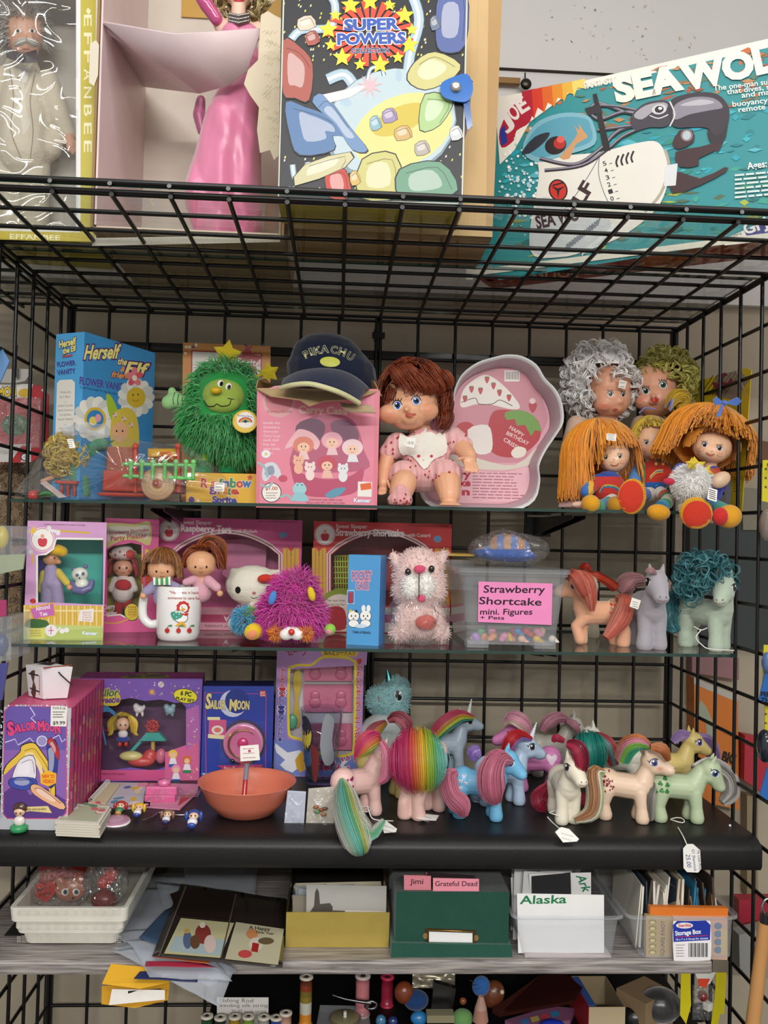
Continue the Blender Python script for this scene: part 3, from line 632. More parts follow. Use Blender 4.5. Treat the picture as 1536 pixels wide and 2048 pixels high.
# submarine
A.poly([(1078,360),(1080,318),(1130,312),(1200,305),(1270,288),(1315,285),(1334,320),(1335,370),(1312,420),(1250,470),(1180,500),(1120,515),(1060,500)],'e6e3dc',4); A.poly([(1085,395),(1150,430),(1220,440),(1200,490),(1110,510),(1060,495)],'c9cdd2',4)
A.line([(1200,310),(1198,350),(1212,395),(1226,415)],1.5,'5a6a80',4); A.line([(1130,420),(1160,380),(1185,340),(1200,312)],1.5,'5a6a80',4); A.line([(1330,300),(1338,335),(1322,388),(1290,425)],6,'b0a898',4)
for i,ch in enumerate('543210'): A.text(ch,1208+i*3,333+i*14,1214+i*3,331+i*14,9,'2a2a30',.02); A.line([(1219+i*3,329+i*14),(1225+i*3,327+i*14)],1.4,'2a2a30')
for i in range(4): A.line([(1236+i*10,335-i*3),(1233+i*10,325-i*3),(1238+i*10,312-i*3)],4,'2a2228',3)
A.ell(1117,381,19,22,'2a1a1c',-15); A.ell(1117,381,16,19,'c8322c',-15); A.star(1117,381,17,'1f1517',3,.18,90); A.line([(1106,372),(1128,366)],3,'1f1517')
for st,x0_,y0_,x1_,y1_ in (('LF',1166,412,1188,375),('SEA WO',1076,458,1160,440)): A.text(st,x0_,y0_,x1_,y1_,26,'3a2028',.04)
for i in range(14): A.line([(1130+i*5,505-i*4),(1136+i*5,488-i*4)],3,'6a7480'); A.line([(1165+i*5,512-i*4),(1170+i*5,498-i*4)],3,'dfe3e6')
# canopy with diver
A.poly([(1046,300),(1070,250),(1120,228),(1170,230),(1188,250),(1190,290),(1130,312),(1075,325)],'7fb6c8',4); A.poly([(1052,296),(1076,256),(1122,236),(1170,238),(1182,254),(1182,284),(1128,304),(1080,316)],'5aa0b8',4)
A.poly([(1045,305),(1070,275),(1100,266),(1090,285),(1060,308)],'2e3440',3); A.ell(1112,292,22,18,'2a2024',-20); A.ell(1120,288,12,11,'b8302c',0); A.ell(1122,280,8,7,'e0605a'); A.poly([(1120,316),(1140,292),(1156,268),(1148,252),(1160,262),(1158,248),(1168,264),(1176,276),(1152,290),(1140,318)],'d09a6a',2)
# squid
def tent(p,a,b): A.line(p,a,'2c2630',6); A.line([(x,y-1.5) for x,y in p],b,'8f8c9c',6)
tent([(1310,235),(1250,225),(1200,240),(1180,222),(1200,208),(1250,225),(1300,232)],7,3); tent([(1310,240),(1240,262),(1200,300),(1150,330),(1080,318)],8,3.5); tent([(1312,245),(1250,272),(1215,300),(1165,332),(1090,342)],7,3); tent([(1305,230),(1240,215),(1192,212)],6,2.5); tent([(1300,248),(1240,256),(1195,262)],6,2.5)
A.poly([(1186,190),(1194,188),(1222,302),(1208,304)],'1f1a20'); A.poly([(1170,218),(1200,210),(1206,226),(1178,232)],'2a252c')
A.poly([(1262,236),(1290,208),(1330,202),(1342,214),(1345,240),(1330,255),(1300,256),(1270,262)],'3f3a46',4); A.poly([(1268,232),(1292,212),(1328,206),(1336,216),(1310,222),(1285,240)],'a6a3ae',3)
A.ell(1319,220,15,10,'d0ced4',-10); A.ell(1319,220,9,7,'1d1a20',-10); A.ell(1321,218,4,3,'f0f0f0'); A.line([(1300,232),(1318,238),(1338,230)],2,'e0dee4',3)
A.poly([(1338,206),(1380,188),(1430,188),(1455,210),(1458,240),(1440,302),(1428,295),(1420,262),(1405,256),(1380,256),(1345,252)],'37303c',5); A.poly([(1350,212),(1385,196),(1428,198),(1446,216),(1420,222),(1380,230),(1350,240)],'8b8794',4); A.poly([(1360,212),(1400,200),(1430,206),(1400,212)],'b8b5be',3)
A.poly([(1436,300),(1418,280),(1416,260),(1432,272),(1448,262),(1456,240),(1452,275)],'2a232c',2); A.line([(1340,204),(1350,230),(1340,254)],3,'d8d6dc',3)
for q in ([(1345,288),(1360,262),(1385,262),(1388,285),(1358,300)],[(1352,305),(1400,295),(1440,285),(1436,300),(1398,318),(1398,332),(1360,335)],[(1340,340),(1400,358),(1450,335),(1452,345),(1400,372),(1345,388)]): A.poly(q,'3c2228',2)
A.ell(1374,272,12,12,'8b7a7e',20); A.ell(1374,272,8,9,'b8c4cc',20); A.poly([(1332,332),(1356,328),(1352,372),(1328,374)],'d9dde0')
# lettering
A.text('FANTASTIC',1171,179,1237,165,13,'f3efe4',.025)
for st,x0_,y0_,x1_,y1_,h in (('SEA',1238,204,1362,178,48),('WOLF',1374,180,1580,134,50)): A.text(st,x0_,y0_,x1_,y1_,h,'f3efe2',.06)
for st,x0_,y0_,x1_ in (('The one-man submarine',1428,183,1590),('that dives, surfaces',1455,190,1590),('and maintains',1484,197,1590),('buoyancy through',1466,215,1600),('remote control',1478,226,1590)): A.text(st,x0_,y0_,x1_,y0_-.12*(x1_-x0_),11,'f4f2ea',.01)
A.text('Ages: 5',1496,340,1548,333,14,'f2f0e8',.02); A.lines(1470,352,1600,396,6,4,'cfe0dc',-.09,3)
A.poly([(1445,480),(1600,415),(1600,475),(1450,492)],'efece2'); A.poly([(1488,462),(1600,425),(1600,455),(1496,478)],'3a3a8a'); A.text('GI JOE',1492,470,1580,440,22,'f0eeea',.03); A.text('Hasbro',1456,480,1484,470,7,'3a3a40',.01)
A.line([(936,548),(1560,470)],12,'e2ddd0'); A.line([(940,200),(940,560)],14,'e2ddd0'); c.fin()
a = Art(Plane(c.P0,(0,0,-1))); b0,uu,bk = c.P0,c.u*c.w,-c.n*c.d
for i in range(44):
    q = rr.random(); s_ = rr.uniform(.1,.9); p = b0+uu*q+bk*s_; x,y = pix(p)
    a.poly([(x+rr.uniform(-26,26),y+rr.uniform(-5,5)) for _ in range(4)],rr.choice(('d8c4a0','e0d0b0','5a2a22','c8502e','cdb890')))
P_ = pix(b0+uu*.12+bk*.55); a.text('GI JOE',P_[0],P_[1],P_[0]+90,P_[1]-2,16,'e8dcc0',.02); a.done('printed_underside',c.root)
# --- small things on the wall ledge
m = MB(); m.box(at(1016,163,.03),(.05,.012,.012),'8a6a45'); tag(m.build('wood_block','grey_wood' if 0 else 'corrugate'),'small brown wooden bar on the wall left of the submarine box','bar')
m = MB(); p = at(1052,168,.02); m.ell(p,(.012,.006,.012),'3a3832',14); m.tube([p+V((0,.01,.01)),p+V((0,.012,.03))],.0015,'222222',6); tag(m.build('wall_hook','metal'),'small round dark knob hanging on the wall above the submarine box','knob')
# ================================================================ upper glass shelf
def headhair(mb,H,R,n,r,cols,faz=0,fw=50,fe=35,se=-40,flare=.2,roll=0,jit=6,seg=8,yaw=0,rng=RNG,a0=-180,a1=180,start=88,lift=1.03):
    M = Matrix.Rotation(math.radians(roll),3,'Y'); Rv = V(R) if hasattr(R,'__len__') else V((R,R,R))
    for i in range(n):
        az = rng.uniform(a0,a1); d = abs((az-faz+180) % 360-180); e = fe if d < fw else fe+(se-fe)*min(1,(d-fw)/22); e += rng.uniform(-jit,jit); k = rng.uniform(-.04,.07); f = flare*rng.uniform(.7,1.2); pts = []; az += rng.uniform(-5,5)
        for j in range(seg+1):
            t = j/seg; el = math.radians(start-(start-e)*t); rad = lift+k+f*t**1.6; c = math.cos(max(el,-.1)); z = math.sin(el) if el > -.6 else math.sin(-.6)+(el+.6)*.9
            q = math.radians(az+rng.uniform(-1.5,1.5)); p = V((math.sin(q)*c*Rv.x,-math.cos(q)*c*Rv.y,z*Rv.z))*rad; pts.append(V(H)+M @ p)
        mb.tube(pts,[r*(1-.4*j/seg) for j in range(seg+1)],cols[rng.randrange(len(cols))],3,False)
    return mb
def eye(A,x,y,rx,ry,iris,rot=0,lash=True,white='f3f1ec'):
    A.ell(x,y,rx,ry,white,rot); A.ell(x,y,rx*.78,ry*.85,iris,rot); A.ell(x,y,rx*.48,ry*.55,'0d0c10',rot); A.ell(x-rx*.25,y-ry*.35,rx*.2,ry*.2,'ffffff')
    if lash:
        A.line([(x-rx*1.1,y-ry*.2),(x-rx*.5,y-ry*.95),(x+rx*.5,y-ry*.95),(x+rx*1.1,y-ry*.1)],max(1,ry*.22),'2a1c18',3)
        for q in (-.8,-.3,.2,.7): A.line([(x+q*rx,y-ry*.9),(x+q*rx*1.5,y-ry*1.5)],max(.8,ry*.14),'2a1c18')
def sticker(name,surf,pts,parent,lines=3,col='efece4',t=.0012):
    m = MB(); card_on(m,surf,pts,t,col); o = m.build(name,'paper',parent)
    return o
# --- blue vanity box, cornerwise
c = Carton('vanity_toy_box','tall blue elf flower vanity carton standing cornerwise at the left end','toy box',(158,1000),(301,1003),(159,663),zg1,-.30,-.14,.062,'3f8fcb',side='4c9fd6',top='9aa6ac')
A = c.A
for (st,x0,y0,x1,y1,h) in (('Herself',168,718,236,716,28),('the',234,728,252,730,13),('Elf',250,748,290,752,26),('&',240,742,248,743,11),('friends',222,754,266,758,12)):
    A.text(st,x0,y0,x1,y1,h,'f3e98e' if h > 12.5 else 'f0a45a',.03,.25,'5a2a6a',.07)
A.text('FLOWER VANITY',159,768,254,783,15,'5a3a96',.02,up=(.05,-1)); A.text('A GETTING-PRETTY PLACE FOR ELVES!',160,776,248,793,4,'1e3050',.01)
def petals(A,x,y,r,n,col,cc,rc): 
    for i in range(n): g = 6.283*i/n; A.ell(x+math.cos(g)*r*.7,y+math.sin(g)*r*.75,r*.4,r*.3,col if i % 2 else 'd6d8d4',math.degrees(g))
    A.ell(x,y,rc,rc*1.08,cc)
petals(A,272,795,34,13,'e9e9e4','d9b93a',19); A.ell(266,790,1.5,2,'5a3a20'); A.ell(276,789,1.5,2,'5a3a20'); A.line([(264,799),(271,803),(278,799)],1,'8a3a20',2)
for i in range(5): g = -1.57+1.256*i; A.ell(269+math.cos(g)*9,754+math.sin(g)*11,6,9,'d95a6a' if i % 2 else 'e8808a',math.degrees(g)+90)
A.ell(269,756,5,6,'f2e6d0'); petals(A,190,838,40,14,'eceae4','d8b84a',22); A.ell(190,838,17,18,'3a86c0'); A.ell(186,842,8,9,'e8d46a'); A.ell(196,836,6,8,'e8a0b8')
A.poly([(212,790),(224,795),(240,835),(232,850),(218,830)],'a8c43a',3); A.poly([(222,842),(232,822),(255,815),(272,830),(278,870),(272,900),(225,896)],'dcc552',4); A.ell(240,864,17,20,'ecb78e'); A.ell(233,862,1.6,2.2,'20140c'); A.ell(245,862,1.6,2.2,'20140c')
for x,y in ((230,830),(248,838),(262,850)): petals(A,x,y,5,5,'d86a9a','f0d0d8',2)
A.poly([(172,890),(230,880),(205,900),(180,915)],'2a8a6a'); c.fin()
a = Art(c.left)
for (st,x0,y0,x1,y1,h) in (('Herself',119,696,152,688,14),('the Elf',126,708,152,701,11),('friends',125,715,144,712,5)): a.text(st,x0,y0,x1,y1,h,'f0e48a' if h > 6 else 'd0605a',.03,.2,'3a2a50',.06)
a.text('FLOWER',115,734,151,730,10,'4a3a8a',.02); a.text('VANITY',115,750,151,746,10,'4a3a8a',.02)
a.poly([(114,766),(120,760),(144,759),(150,765),(148,890),(110,893)],'dcd9cf')
for i,st in enumerate(('TINKLING','ELF BELL','.','SUNNY FLOWER','FACE SWIVELS','TO REVEAL','MAGIC MIRROR','.','LEAF SINK','HOLDS WATER','.','COMB')): q = len(st)*1.1+2; a.text(st,131-q,787+i*9,131+q,786+i*9,4,'6a6a70')
a.done('printed_side',c.root)
# --- plush on its card tray
back = MB(); P = Plane((0,-.12,.4),(0,-1,0)); PP = [P.hit(*q)[0] for q in ((366,685),(541,692),(541,1003),(362,1000))]; back.prism(PP,(0,.0015,0),'c9853a')
tr = thing('plush_display_card','orange and white printed backing card with yellow tray base, behind the green plush','card',at(450,1008,-.19)); back.build('backing_card','card',tr)
A = Art(P); A.poly([(382,700),(524,706),(524,900),(380,900)],'a8342c'); A.poly([(385,703),(521,709),(521,900),(383,900)],'dedbd2')
for i in range(26): x = 372+RNG.random()*165; y = RNG.choice((690,694)) if RNG.random() < .5 else RNG.uniform(700,900); x = x if y < 700 else RNG.choice((371,532)); A.star(x,y,4,RNG.choice(('b8402c','3a3a6a','efe6d0')),5,.5)
A.star(495,722,34,'b0303a',5,.5); A.text('Sprite',474,728,520,733,13,'e8d0cc',.03,out='7a1f2a',ow=.03); A.done('printed_front',tr)
c = Carton('x','x','x',(372,1004),(513,1012),(372,945),zg1,-.265,-.265,.13,'dfae30',side='c98f2c',part='tray_base'); A = c.A
for ch,x,cc in zip('Rainbow',(402,422,438,446,460,473,485),('c43a2c','d9622c','3a7a3a','3a4a9a','3a8a5a','c43a2c','2f6ab0')): A.text(ch,x,974,x+(16 if ch == 'w' else 5 if ch == 'i' else 12),975,18,cc,.05,out='efe6c0',ow=.03)
for ch,x,cc in zip('Brite',(420,436,448,455,463),('7a3a8a','c4432c','d98a2c','3a7a3a','c43a2c')): A.text(ch,x,988,x+(12 if ch in 'Be' else 6),989,15,cc,.05,out='efe6c0',ow=.03)
A.text('Sprite',425,1005,472,1006,13,'3a3a9a',.05,out='efe6c0',ow=.03); A.star(500,955,7,'c43a2c'); A.star(396,1002,6,'e8e0c8'); A.ell(383,1000,6,7,'4a3a8a')
A.done('printed_base',c.root)
for o in list(c.root.children): o.parent = tr; o.location = ORG[c.root.name]-ORG[tr.name]
bpy.data.objects.remove(c.root)
th = thing('monster_plush','shaggy bright green plush monster with yellow nose, star antennae and striped legs','plush toy',at(440,945,-.20)); Y = -.2
B = Blob().ep(445,845,Y,70,66,45).ep(450,785,Y,58,52,42).ep(478,880,Y,34,40,30).make(.004); b_ = B.mesh('2f9a4c').build('body','cloth',th)
m = MB(); cols = ['3fb45e','2f9a4c','58c470','2a8a46','6fd083']
def keep(p): x,y = pix(p); return not (abs(x-447) < 46 and abs(y-788) < 42 and p.y < Y-.01)
fur(m,B.samples(4200,keep),.030,.0014,cols,1.1,.5,4); m.build('fur','yarn',b_)
F = Blob().ep(447,792,Y-.022,43,38,26).ep(445,806,Y-.034,36,22,20).make(.0025); f_ = F.mesh('9db54e').build('face','cloth',th); a = Art(Skin(F.bvh)); a.ell(441,767,6,7,'f2f0ea',20); a.ell(457,773,6,7,'f2f0ea',20); a.ell(443,768,3.5,5,'15120f',20); a.ell(458,775,3.5,5,'15120f',20)
a.line([(408,801),(416,812),(428,812),(434,808),(442,812),(458,810),(462,798)],1.8,'1c1a12',4); a.line([(455,797),(468,799)],1.6,'1c1a12'); a.done('face_paint',f_)
m = MB(); m.ell(at(432,781,Y-.055),(.0098,.007,.006),'ddb31e',14); m.build('nose','plastic',f_)
B = Blob().cp((378,808,Y,13),(350,800,Y-.01,17),(338,805,Y-.01,15)).cp((345,795,Y-.01,9),(344,782,Y-.01,8)).make(.002); ar = B.mesh('9ccf8e').build('arm','cloth',th)
a = Art(Skin(B.bvh))
for x in (350,359,368): a.line([(x,785),(x-4,800),(x,822)],1.5,'33503a',3)
a.done('arm_stripes',ar)
for (x,x2) in ((410,408),(460,456)):
    m = MB(); A0,A1 = at(x,875,Y),at(x2,946,Y); A1.z = max(A1.z,.335); kk = mpx(A0); N = 6; pts = [A0.lerp(A1,i/N) for i in range(N+1)]
    m.tube(pts,[20*kk,21*kk,21*kk,20*kk,20*kk,20*kk,19*kk],['2c7a3e','a9c932','3fae4f','a9c932','2c7a3e','1f8a52'],14); m.build('leg','cloth',th)
def star3(name,cx,cy_,r,Yd,col,parent,n=5,inner=.55,rot=-90,mat='cloth',th_=.012):
    m = MB(); C_ = at(cx,cy_,Yd); rim = [at(cx+math.cos(math.radians(rot+180*i/n))*(r if i % 2 == 0 else r*inner),cy_+math.sin(math.radians(rot+180*i/n))*(r if i % 2 == 0 else r*inner),Yd) for i in range(2*n)]
    for s_ in (-1,1): m.add([C_+V((0,s_*th_/2,0))]+rim,[(0,1+i,1+(i+1) % (2*n)) for i in range(2*n)],col)
    return m.build(name,mat,parent)
star3('star_antenna',454,708,30,Y,'c9b52a',th,rot=-80); star3('star_antenna',538,745,22,Y,'c9b52a',th,rot=-30)
m = MB(); m.tube([at(470,735,Y),at(462,722,Y)],.003,'c9b52a',6); m.build('antenna_stalk','cloth',th); m = MB(); m.tube([at(500,760,Y),at(525,748,Y)],.003,'c9b52a',6); m.build('antenna_stalk','cloth',th)
Pt = Plane(at(490,843,Y-.065),(-.2,-1,.1)); a = Art(Pt); a.ell(490,843,25,23,'d9b640'); a.ell(490,843,23,21,'e8c658'); a.poly([(474,836),(480,828),(492,824),(504,829),(509,840),(505,852),(490,856),(476,850)],'f2efe8',3)
for r_,cc in ((14,'c9404a'),(11,'e8a050'),(8,'6ab06a'),(5,'4a6ab8')): a.ell(491,845,r_,r_*.75,cc,0,14,180,360)
a.ell(491,843,3,3,'2c2c50'); a.text('Rainbow Brite',476,833,504,836,4,'3a4a9a',.01,arc=.8); a.mb.build('hang_tag','card',th,thick=.0008)
# --- pink carry case carton
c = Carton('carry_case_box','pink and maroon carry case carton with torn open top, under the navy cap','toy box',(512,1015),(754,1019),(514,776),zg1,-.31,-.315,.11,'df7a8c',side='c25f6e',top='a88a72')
A = c.A; A.quad((514,776),(756,778),(754,1019),(512,1015),'d9788c'); A.quad((520,782),(748,784),(747,1010),(519,1006),'e0839a')
A.text('Carry Case',598,826,694,829,15,'e6c3b6',.03,arc=.0); A.ell(558,803,33,32,'d8a0a4'); A.ell(558,800,28,27,'cc7a86'); A.text('Strawberry Shortcake',534,825,584,825,6,'9a4a54',.01,arc=-.6)
A.poly([(600,850),(630,832),(680,830),(712,848),(728,900),(730,940),(590,940),(588,890)],'b55a78',4); A.poly([(592,852),(625,836),(650,850),(640,880),(600,890)],'6a3f5c',3); A.poly([(660,848),(690,838),(712,855),(716,880),(680,880)],'7a4664',3)
A.poly([(581,922),(600,945),(650,958),(700,952),(725,935),(726,955),(710,985),(660,994),(610,990),(588,965)],'b8496c',4)
A.poly([(588,868),(600,858),(625,866),(640,885),(630,900),(612,880),(570,898)],'eab4bc',3)
# little figures packed in the case (plain dolls)
for x,y,r_,hc,bc in ((607,893,15,'d9806a','e8c4c0'),(664,884,15,'e8a8b8','e6c0c4'),(705,898,15,'eacad0','dfe0e8'),(654,930,14,'c0465c','e8b8a8')):
    A.ell(x,y-3,r_+6,r_+2,hc); A.ell(x,y+2,r_-3,r_-5,'eec2a8'); A.ell(x-4,y,1.3,1.8,'2a1c18'); A.ell(x+4,y,1.3,1.8,'2a1c18'); A.line([(x-3,y+6),(x,y+7),(x+3,y+6)],.9,'b0504a'); A.poly([(x-11,y+26),(x-7,y+11),(x+7,y+11),(x+12,y+26)],bc)
for x,y,cc in ((597,922,'e9b096'),(620,935,'efd8d4'),(686,938,'dfe2e6')): A.ell(x,y,11,9,cc); A.ell(x-7,y-8,3,4,cc); A.ell(x+7,y-8,3,4,cc); A.ell(x,y+15,9,11,cc); A.ell(x-3,y-1,1,1.3,'2a2020'); A.ell(x+3,y-1,1,1.3,'2a2020')
for i,st in enumerate(('Inside the','Strawberry','Shortcake','Carry Case','each doll','has its','own little','space.')): A.text(st,527,848+i*8.6,527+len(st)*3.3,848.3+i*8.6,5,'f0dcd8',.0)
A.ell(543,985,20,20,'1d1a1c'); A.ell(543,985,18.5,18.5,'ece8e2'); A.text('$1.00',531,980,555,980,7,'b8402c',.02); A.lines(532,986,556,996,3,1.6,'9a8a80')
A.poly([(524,945),(530,928),(548,925),(560,940),(562,960),(545,950),(534,962),(526,960)],'cfd3dd',3); A.poly([(530,950),(534,935),(546,932),(548,948)],'8a93a8',3); A.ell(566,957,9,7,'c24a60'); A.ell(532,908,9,8,'e4e6ee'); A.ell(532,908,3,3,'d8c46a')
for q in ([(516,925),(530,935),(535,955)],[(520,968),(535,975),(545,965)],[(560,995),(575,990),(585,1003)]): A.line(q,5,'9fb4b8',3)
A.ell(599,978,14,12,'9ccbd4'); A.ell(594,969,4,4,'9ccbd4'); A.ell(604,969,4,4,'9ccbd4'); A.poly([(584,1000),(592,985),(608,986),(616,1002)],'8fc4cf',3); A.ell(595,970,1.2,1.5,'1c2a30'); A.ell(604,970,1.2,1.5,'1c2a30')
A.poly([(650,990),(670,977),(692,976),(680,990),(662,996)],'5a94ae',3); A.quad((716,963),(744,964),(743,994),(715,993),'e9e6e0'); A.quad((720,968),(742,965),(743,978),(722,981),'e0642c'); A.text('Kenner',708,1004,741,1005,8,'eef2f4',.03,out='4a7fc4',ow=.03)
A.text('CONTAINS ONE CARRY CASE',618,1001,684,1002,3.6,'6a2a3c'); A.text('DOLLS AND PETS NOT INCLUDED',613,1007,690,1008,3.6,'6a2a3c'); c.fin()
def flap(pts,col,dz=0,name='torn_flap'):
    m = MB(); m.add([at(*p) for p in pts],[tuple(range(len(pts)))],col); return m.build(name,'corrugate',c.root,thick=.002)
flap([(513,778,-.311),(540,792,-.335),(600,800,-.35),(618,812,-.36),(650,802,-.35),(700,800,-.345),(756,783,-.314),(700,779,-.312)],'c7ab80'); flap([(680,806,-.345),(744,812,-.36),(752,826,-.365),(700,824,-.37),(684,815,-.36)],'b9a182')
flap([(512,776,-.31),(516,760,-.31),(530,757,-.28),(545,770,-.25),(530,778,-.24)],'a8895f'); flap([(754,782,-.312),(763,792,-.31),(748,762,-.29),(735,760,-.25),(738,776,-.24)],'b08f66')
# --- navy cap
th = thing('baseball_cap','navy blue cap with cream-edged brim and yellow lettering, on the torn pink carton','cap',at(655,780,-.25))
B = Blob().ep(663,745,-.24,92,60,78,8).ep(655,716,-.25,74,50,60,5).ep(690,770,-.24,70,40,60,8).make(.004); cr_ = B.mesh('1b2238').build('crown','cloth',th)
a = Art(Skin(B.bvh))
for ch,x,y,dx,dy,h in (('P',612,717,8,-4,15),('I',623,711,3,-1,15),('K',630,710,13,-3,15),('A',643,706,14,-1,15),('C',661,706,12,2,15),('H',676,709,12,4,15),('U',692,716,10,6,15)):
    L = math.hypot(dx,dy); a.text(ch,x,y,x+dx,y+dy,h,'1b2238',.01,out='d9d7a0',ow=.03)
a.ell(660,724,20,10,'c9cc52',4); a.done('embroidery',cr_)
def brim(mb,r0,col,dz=0,w0=0,w1=1):
    # the brim arcs forward and down from the crown's front edge
    L = [(573,758,-.31),(600,744,-.335),(640,738,-.345),(680,742,-.345),(712,756,-.335),(738,778,-.315)]; R_ = [(562,776,-.36),(585,770,-.385),(620,768,-.405),(660,778,-.41),(690,790,-.40),(718,806,-.375)]
    L = spl(L,4,False); R_ = spl(R_,4,False); A_ = [at(*p) for p in L]; B_ = [at(*p) for p in R_]; n = len(A_)
    def fn(u,v): i = min(n-1,int(round(u*(n-1)))); p = A_[i].lerp(B_[i],w0+(w1-w0)*v); p = V(p); p.z += .006*math.sin(3.14*(w0+(w1-w0)*v))+dz; return p
    mb.grid(fn,n-1,8,col); return B_
m = MB(); Bp = brim(m,0,'1c2440'); br_ = m.build('brim','cloth',th,thick=.004); m = MB(); m.tube([p for p in Bp],.0042,'d6d2a4',8); m.build('brim_edge','cloth',br_)
# --- vinyl baby doll
Y = -.26; th = thing('baby_doll','large vinyl baby doll with auburn hair and blue eyes in pink spotted romper','doll',at(855,1018,-.27)); SK = 'e3ab88'
B = Blob().ep(824,800,Y,58,56,52).ep(815,822,Y-.018,46,38,38).ep(779,828,Y-.03,24,20,22).ep(854,822,Y-.028,24,20,22).ep(818,838,Y-.04,16,12,14).ep(813,819,Y-.052,6.5,6,6).ep(878,818,Y+.0,9,13,8).ep(821,832,Y-.054,9,3,4).cp((835,845,Y+.01,22),(842,870,Y+.01,24)).make(.0022,4)
hd = B.mesh(SK).build('head','vinyl',th); a = Art(Skin(B.bvh))
for i in range(8): q = 1-i/8; a.ell(779,832,20*q,13*q,mixc('e3ab88','d2694a',.12+.06*i)); a.ell(858,818,18*q,13*q,mixc('e3ab88','d2694a',.12+.06*i))
eye(a,795,811,8.5,9,'3560b8',5); eye(a,832,802,8.5,9,'3560b8',5); a.poly([(811,830),(817,826),(822,828),(828,826),(832,829),(822,833),(814,833)],'c0604e',2); a.done('face_paint',hd)
m = MB(); H = at(829,790,Y+.01); kk = mpx(H)
headhair(m,H,(66*kk,62*kk,66*kk),900,.0014,['7a3420','8a3c22','95452a','6a2c1a','a65332'],faz=-14,fw=46,fe=44,se=-22,flare=.12,roll=8,jit=9); 
for i in range(26): az = RNG.uniform(-60,60); p = at(829+RNG.uniform(-50,60),738+RNG.uniform(-10,22),Y-.04); lock(m,[p,p+V((.006,-.01,-.008)),p+V((.014,-.008,-.02)),p+V((.008,.0,-.028))],[.004,.010,.009,.003],26,.0008,['8a3c22','95452a','a65332'],core=False)
for i in range(16): p = at(RNG.choice((778,884,888))+RNG.uniform(-6,6),RNG.uniform(770,830),Y-.015); lock(m,[p,p+V((.004,-.012,-.008)),p+V((.0,-.008,-.022)),p+V((-.006,.0,-.026))],[.004,.010,.010,.003],26,.0008,['7a3420','8a3c22','6a2c1a'],core=False)
m.build('hair','hair',th)
B = Blob().ep(852,905,Y,50,48,36).ep(850,950,Y,62,36,44).cp((795,890,Y,26),(778,905,Y-.01,20)).cp((905,880,Y,27),(925,892,Y-.015,22)).ep(806,950,Y-.03,30,30,30).ep(893,950,Y-.03,34,32,30).make(.0025)
for p in B.v: p.y += .0025*math.sin(p.x*520)*(1 if p.z < .36 else .6)
rm = B.mesh('e7b2b2').build('romper','cloth',th); a = Art(Skin(B.bvh)); rr = random.Random(5)
for i in range(75): x,y = rr.uniform(770,935),rr.uniform(870,978); a.ell(x,y,2,2.2,'a8323a',0,6)
a.poly([(800,870),(826,858),(870,850),(892,868),(890,905),(868,918),(848,940),(826,912),(798,905)],'e9e6de',3); a.poly([(812,858),(845,848),(850,862),(830,874)],'e2a0a4',2); a.poly([(858,850),(890,846),(898,862),(868,864)],'e2a0a4',2)
for x,y in ((838,912),(862,912),(848,922)): a.ell(x,y,3,3,'c9404a')
a.done('bib',rm,'cloth')
for q,nm in ((((925,895,Y-.02,19),(938,912,Y-.04,16),(940,922,Y-.05,13)),1),(((776,912,Y-.01,17),(768,940,Y-.02,14),(766,958,Y-.03,12)),0)):
    B = Blob().cp(*q)
    if nm: B.ep(938,922,Y-.055,15,11,10); [B.cp((930+i*7,924+i*2,Y-.06,4),(932+i*7.5,936+i*1.5,Y-.068,3.5),(930+i*7.5,942+i,Y-.07,3)) for i in range(4)]; B.cp((928,916,Y-.06,4),(918,918,Y-.07,3.5))
    else: B.ep(766,966,Y-.035,11,14,9); [B.cp((760+i*4,976,Y-.035,3.6),(758+i*4,988-abs(i-1),Y-.045,3.2)) for i in range(4)]; B.cp((775,962,Y-.04,3.6),(780,975,Y-.05,3.2))
    B.make(.0015).mesh(SK).build('arm','vinyl',th)
B = Blob().cp((808,965,Y-.05,27),(802,985,Y-.06,24),(802,1000,Y-.065,20)).make(.002,floor=.3025); B.mesh(SK).build('leg','vinyl',th)
B = Blob().cp((895,965,Y-.04,28),(898,990,Y-.055,23),(898,1006,Y-.06,17)).ep(900,1012,Y-.075,24,9,20)
for i in range(5): B.ep(882+i*9,1013,Y-.095,5.5-i*.4,5,6)
B.make(.0016,floor=.3035).mesh(SK).build('leg','vinyl',th)
B = Blob().ep(800,1000,Y-.08,26,17,24).cp((802,985,Y-.07,18),(802,996,Y-.075,22)).make(.002,floor=.3025)
for p in B.v: p.y += .0014*math.sin(p.x*700)
bt = B.mesh('dfa5a5').build('bootie','cloth',th); a = Art(Skin(B.bvh))
for i in range(24): a.ell(rr.uniform(776,824),rr.uniform(984,1016),2,2.2,'a8323a',0,6)
a.done('bootie_spots',bt,'cloth')
a = Art(Plane(at(820,888,Y-.06),(0,-1,.1))); a.poly([(814,874),(832,876),(828,896),(812,892)],'f0eee8'); a.text('18.00',815,888,827,889,6,'5a5a60'); a.mb.build('price_sticker','paper',th)
